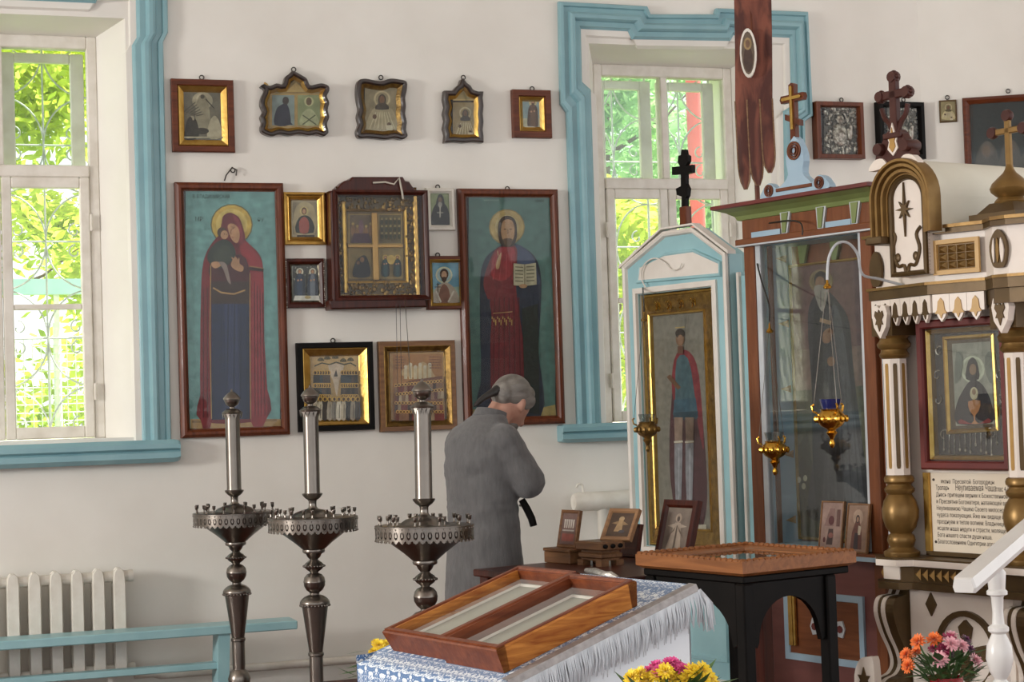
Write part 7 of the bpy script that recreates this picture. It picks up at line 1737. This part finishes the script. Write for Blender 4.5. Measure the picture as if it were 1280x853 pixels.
e_(.036, .118, '6a5a48', -.0455); e_(.026, .07, '4a3428', -.046, 0, -.035); e_(.022, .034, 'a58a5c', -.0465, 0, .05); e_(.012, .022, '7a5c44', -.047, 0, .05); mb.build('medallion_painting', 'paint', t)
hz_ = bt_; MB().tube([(bl - .02, 0, bt_ + .006), (br + .04, 0, bt_ + .006)], .012, 8).build('cross_rod', 'brown', t, True)
MB().tube([(bl - .0, 0, bt_), ((bl + br) / 2, 0, bt_ + .3), (br + .02, 0, bt_)], .004, 6).build('cord', 'dred', t, True)
MB().tube([((bl + br) / 2, .012, 0.0), ((bl + br) / 2, .012, bt_ + .32)], .014, 8).build('pole', 'brown', t, True)
MB().lathe([(.14, 0), (.14, .02), (.03, .05), (.02, .1)], 16, ((bl + br) / 2, .012, 0)).build('pole_foot', 'brown', t, True)

# ================================================================ WHITE HANDRAIL AND BALUSTER
M['railw'] = mat('glossy_white_paint', 'e6e4e0', 'dcdad6', .3, scale=6, coat=.2)
q = at_y(1247, 760, 5.6); RL = Fr((q.x, q.y, 0), 0)
t = T('stair_railing', 'white turned baluster with sloping white handrail beside the flowers', 'railing', RL)
zt_ = at_y(1247, 716, 5.6).z
B = [(.045, -.62), (.05, -.6), (.05, -.5), (.03, -.48), (.034, -.4), (.034, -.36), (.04, -.345), (.04, -.33), (.028, -.322), (.05, -.3), (.066, -.26), (.06, -.22), (.038, -.19), (.034, -.185), (.05, -.176), (.05, -.165), (.03, -.155), (.026, -.12), (.03, -.075), (.034, -.07), (.05, -.066), (.05, -.056), (.04, -.05), (.044, -.02), (.046, .0), (.03, .015)]
MB().lathe([(.045, 0), (.045, .02), (.028, .03), (.028, zt_ - .62)] + [(r * .62, zt_ + z) for r, z in B], 28).build('baluster', 'railw', t, True)
a = RL.loc(at_y(1204, 733, 5.35)); b = RL.loc(at_y(1320, 633, 6.1))
dv = (b - a).normalized(); sd_ = dv.cross(Vector((0, 0, 1))).normalized(); nv = sd_.cross(dv)
b = a + dv * ((b - a).length + .3)
def rl(pt, w, h): return [tuple(pt + sd_ * x + nv * z) for x, z in ((-w, -h), (w, -h), (w * 1.15, -h * .3), (w * .9, h), (-w * .9, h), (-w * 1.15, -h * .3))]
mb = MB(); mb.loops([rl(a, .027, .02), rl(a + dv * .01, .031, .023), rl(b, .031, .023)], True, True); mb.build('handrail', 'railw', t)
MB().bbox(b.x - .04, b.y - .04, 0, b.x + .04, b.y + .04, b.z, .005).build('newel_post', 'railw', t)

# ================================================================ FLOWERS
M['stemg'] = mat('stem_green', '4a6a34', '38552a', .6, scale=10)
def petal_mat(nm, c1, c2): M[nm] = mat(nm, c1, c2, .55, scale=30, contrast=(.3, .7), sheen=.2)
petal_mat('yellow_petal', 'f2cf14', 'ffe23a'); petal_mat('magenta_petal', 'd83a86', 'ec5aa0'); petal_mat('orange_petal', 'e8631e', 'f58a3a'); petal_mat('pink_petal', 'e49aa6', 'f0bcc4'); petal_mat('crimson_petal', '9c1c4c', 'b83064'); petal_mat('plum_petal', '5c1e4a', '74305e')
BL = {}
def bloom_mesh(kind):
    if kind in BL: return BL[kind]
    mb = MB(); rng = random.Random(hash(kind) % 1000 if False else len(kind) * 7)
    for layer, (n, tilt, l) in enumerate(((13, 5, 1), (13, 25, .95), (11, 48, .82), (8, 68, .62), (5, 84, .42))):
        for k in range(n):
            a = 2 * PI * k / n + layer * .35 + rng.uniform(-.12, .12); ti = R(tilt + rng.uniform(-8, 8)); c, s_ = math.cos(a), math.sin(a); ll = l * rng.uniform(.88, 1.08)
            def pt(r, w, up): return (r * math.cos(ti) * c - w * s_, r * math.cos(ti) * s_ + w * c, r * math.sin(ti) + up)
            mb.add([pt(.08, -.03, 0), pt(.08, .03, 0), pt(.6 * ll, .15, .06), pt(ll, .09, .02), pt(ll * 1.04, 0, -.02), pt(ll, -.09, .02), pt(.6 * ll, -.15, .06)], [(0, 1, 2, 6), (2, 3, 4, 5, 6)])
    me = mb; BL[kind] = mb; return mb
def bouquet(label, base, head, spread, blooms, seed, potm, poth, potr, leaves=40, zleaf=None):
    """base on the floor, head = centre of the flower dome"""
    rng = random.Random(seed); fr = Fr((base[0], base[1], base[2] if len(base) > 2 else 0), 0)
    t = T('flower_bouquet', label, 'flowers', fr); hz = head - fr.o.z
    MB().lathe([(.001, .002), (potr * .7, 0), (potr * .75, .02), (potr * .9, poth * .6), (potr, poth), (potr * 1.08, poth), (potr * 1.08, poth - .02), (potr * .9, poth - .03), (.001, poth - .04)], 24).build('vase', potm, t, True)
    mb = MB(); base_o = {}
    for (dx, dy, dz, r, kind) in blooms:
        mb.tube([(dx * .2, dy * .2, poth - .04), (dx * .7, dy * .7, (poth + hz + dz) / 2), (dx, dy, hz + dz - r * .1)], .003, 5)
    for k in range(leaves):
        a = rng.uniform(0, 2 * PI); q = rng.uniform(.35, 1.05); z = rng.uniform(poth, hz - .01) if zleaf is None else rng.uniform(*zleaf); l = rng.uniform(.045, .085); d = Vector((math.cos(a), math.sin(a), rng.uniform(-.2, .9))).normalized(); o_ = Vector((spread * q * .6 * math.cos(a), spread * q * .6 * math.sin(a), z)); s_ = d.cross(Vector((0, 0, 1))).normalized() * l * .16
        mb.add([o_, o_ + d * l * .5 + s_, o_ + d * l, o_ + d * l * .5 - s_], [(0, 1, 2, 3)])
    mb.build('stems_and_leaves', 'stemg', t)['kind'] = 'stuff'
    for (dx, dy, dz, r, kind) in blooms:
        if kind not in base_o:
            o_ = bloom_mesh('b').build('bloom', kind, None); base_o[kind] = o_
        else: o_ = base_o[kind].copy(); COL.objects.link(o_)
        o_.parent = t.o; o_.location = (dx, dy, hz + dz); o_.scale = (r, r, r * .95)
        v = Vector((dx, dy - .06, .05)); o_.rotation_euler = Vector((dx * 1.2, dy - .07, .10)).to_track_quat('Z', 'Y').to_euler()
    return t
def from_px(Z, lst, bx, by):
    out = []
    for (x, y, r, kind, dy) in lst: p_ = at_y(x, y, Z + dy); out.append((p_.x - bx, p_.y - by, p_.z, r, kind))
    return out
def px_bouquet(label, Z, cx, lst, potm, poth, potr, seed, basez=0.0, leaves=40, zl_=None):
    c = at_y(cx, 800, Z); bl_ = from_px(Z, lst, c.x, c.y); hz = sum(b[2] for b in bl_) / len(bl_)
    return bouquet(label, (c.x, c.y, basez), hz, .12, [(a, b, z - hz, r, k) for a, b, z, r, k in bl_], seed, potm, poth, potr, leaves, zl_)
M['redpot'] = mat('red_glazed_pot', 'a01e24', '8c161c', .25, scale=6, coat=.4)
M['greypot'] = mat('grey_vase', '8a8a88', '77777a', .35, scale=6)
# carnations in a red pot before the kiosk
L1 = [(1148, 803, .027, 'orange_petal', -.02), (1168, 800, .027, 'orange_petal', .0), (1133, 819, .024, 'orange_petal', .0), (1136, 833, .026, 'orange_petal', -.03), (1146, 816, .022, 'orange_petal', .03), (1186, 800, .026, 'crimson_petal', .02), (1180, 813, .026, 'crimson_petal', -.01), (1167, 812, .02, 'crimson_petal', .03), (1190, 795, .021, 'pink_petal', .04), (1189, 806, .027, 'pink_petal', -.03), (1202, 808, .024, 'pink_petal', -.02), (1175, 825, .029, 'pink_petal', -.06), (1219, 827, .026, 'pink_petal', -.02), (1207, 801, .021, 'plum_petal', .03), (1211, 813, .024, 'plum_petal', .02), (1186, 818, .02, 'plum_petal', .03)]
zp = at_y(1180, 846, 5.75).z
px_bouquet('orange, pink and crimson carnations in a red pot before the kiosk', 5.75, 1180, L1, 'redpot', zp, .05, 3, 0, 150, (zp - .02, zp + .07))
# yellow chrysanthemums with magenta blooms before the lectern
rng = random.Random(21); L2 = []
for (x, y) in ((790, 846), (800, 842), (812, 848), (822, 843), (832, 838), (842, 838), (852, 841), (835, 848), (848, 849), (862, 846), (872, 844), (880, 840), (886, 846), (876, 850), (806, 850), (858, 852), (866, 838), (878, 836), (890, 852)): L2.append((x, y + 2, .022, 'yellow_petal', rng.uniform(-.05, .05)))
for (x, y) in ((805, 847), (812, 838), (820, 832), (824, 838), (836, 829), (845, 832), (853, 836), (860, 836), (841, 828)): L2.append((x, y + 2, .02, 'magenta_petal', rng.uniform(.0, .06)))
zp = at_y(840, 900, 3.75).z
L2 = [(x, y, r * .88, k, dy * .8) for x, y, r, k, dy in L2]
px_bouquet('yellow chrysanthemums with magenta blooms before the fringed lectern', 3.75, 840, L2, 'greypot', zp, .06, 8, 0, 90, (zp, zp + .07))
# yellow flowers beside the brocade
L3 = [(474, 808, .022, 'yellow_petal', 0), (468, 816, .02, 'yellow_petal', .02), (478, 816, .02, 'yellow_petal', -.02), (470, 804, .016, 'yellow_petal', .03), (481, 806, .018, 'yellow_petal', .02), (476, 824, .018, 'yellow_petal', .0)]
px_bouquet('small bunch of yellow flowers beside the blue brocade', 5.35, 476, L3, 'greypot', .7, .05, 9, 0, 20, (.72, .8))
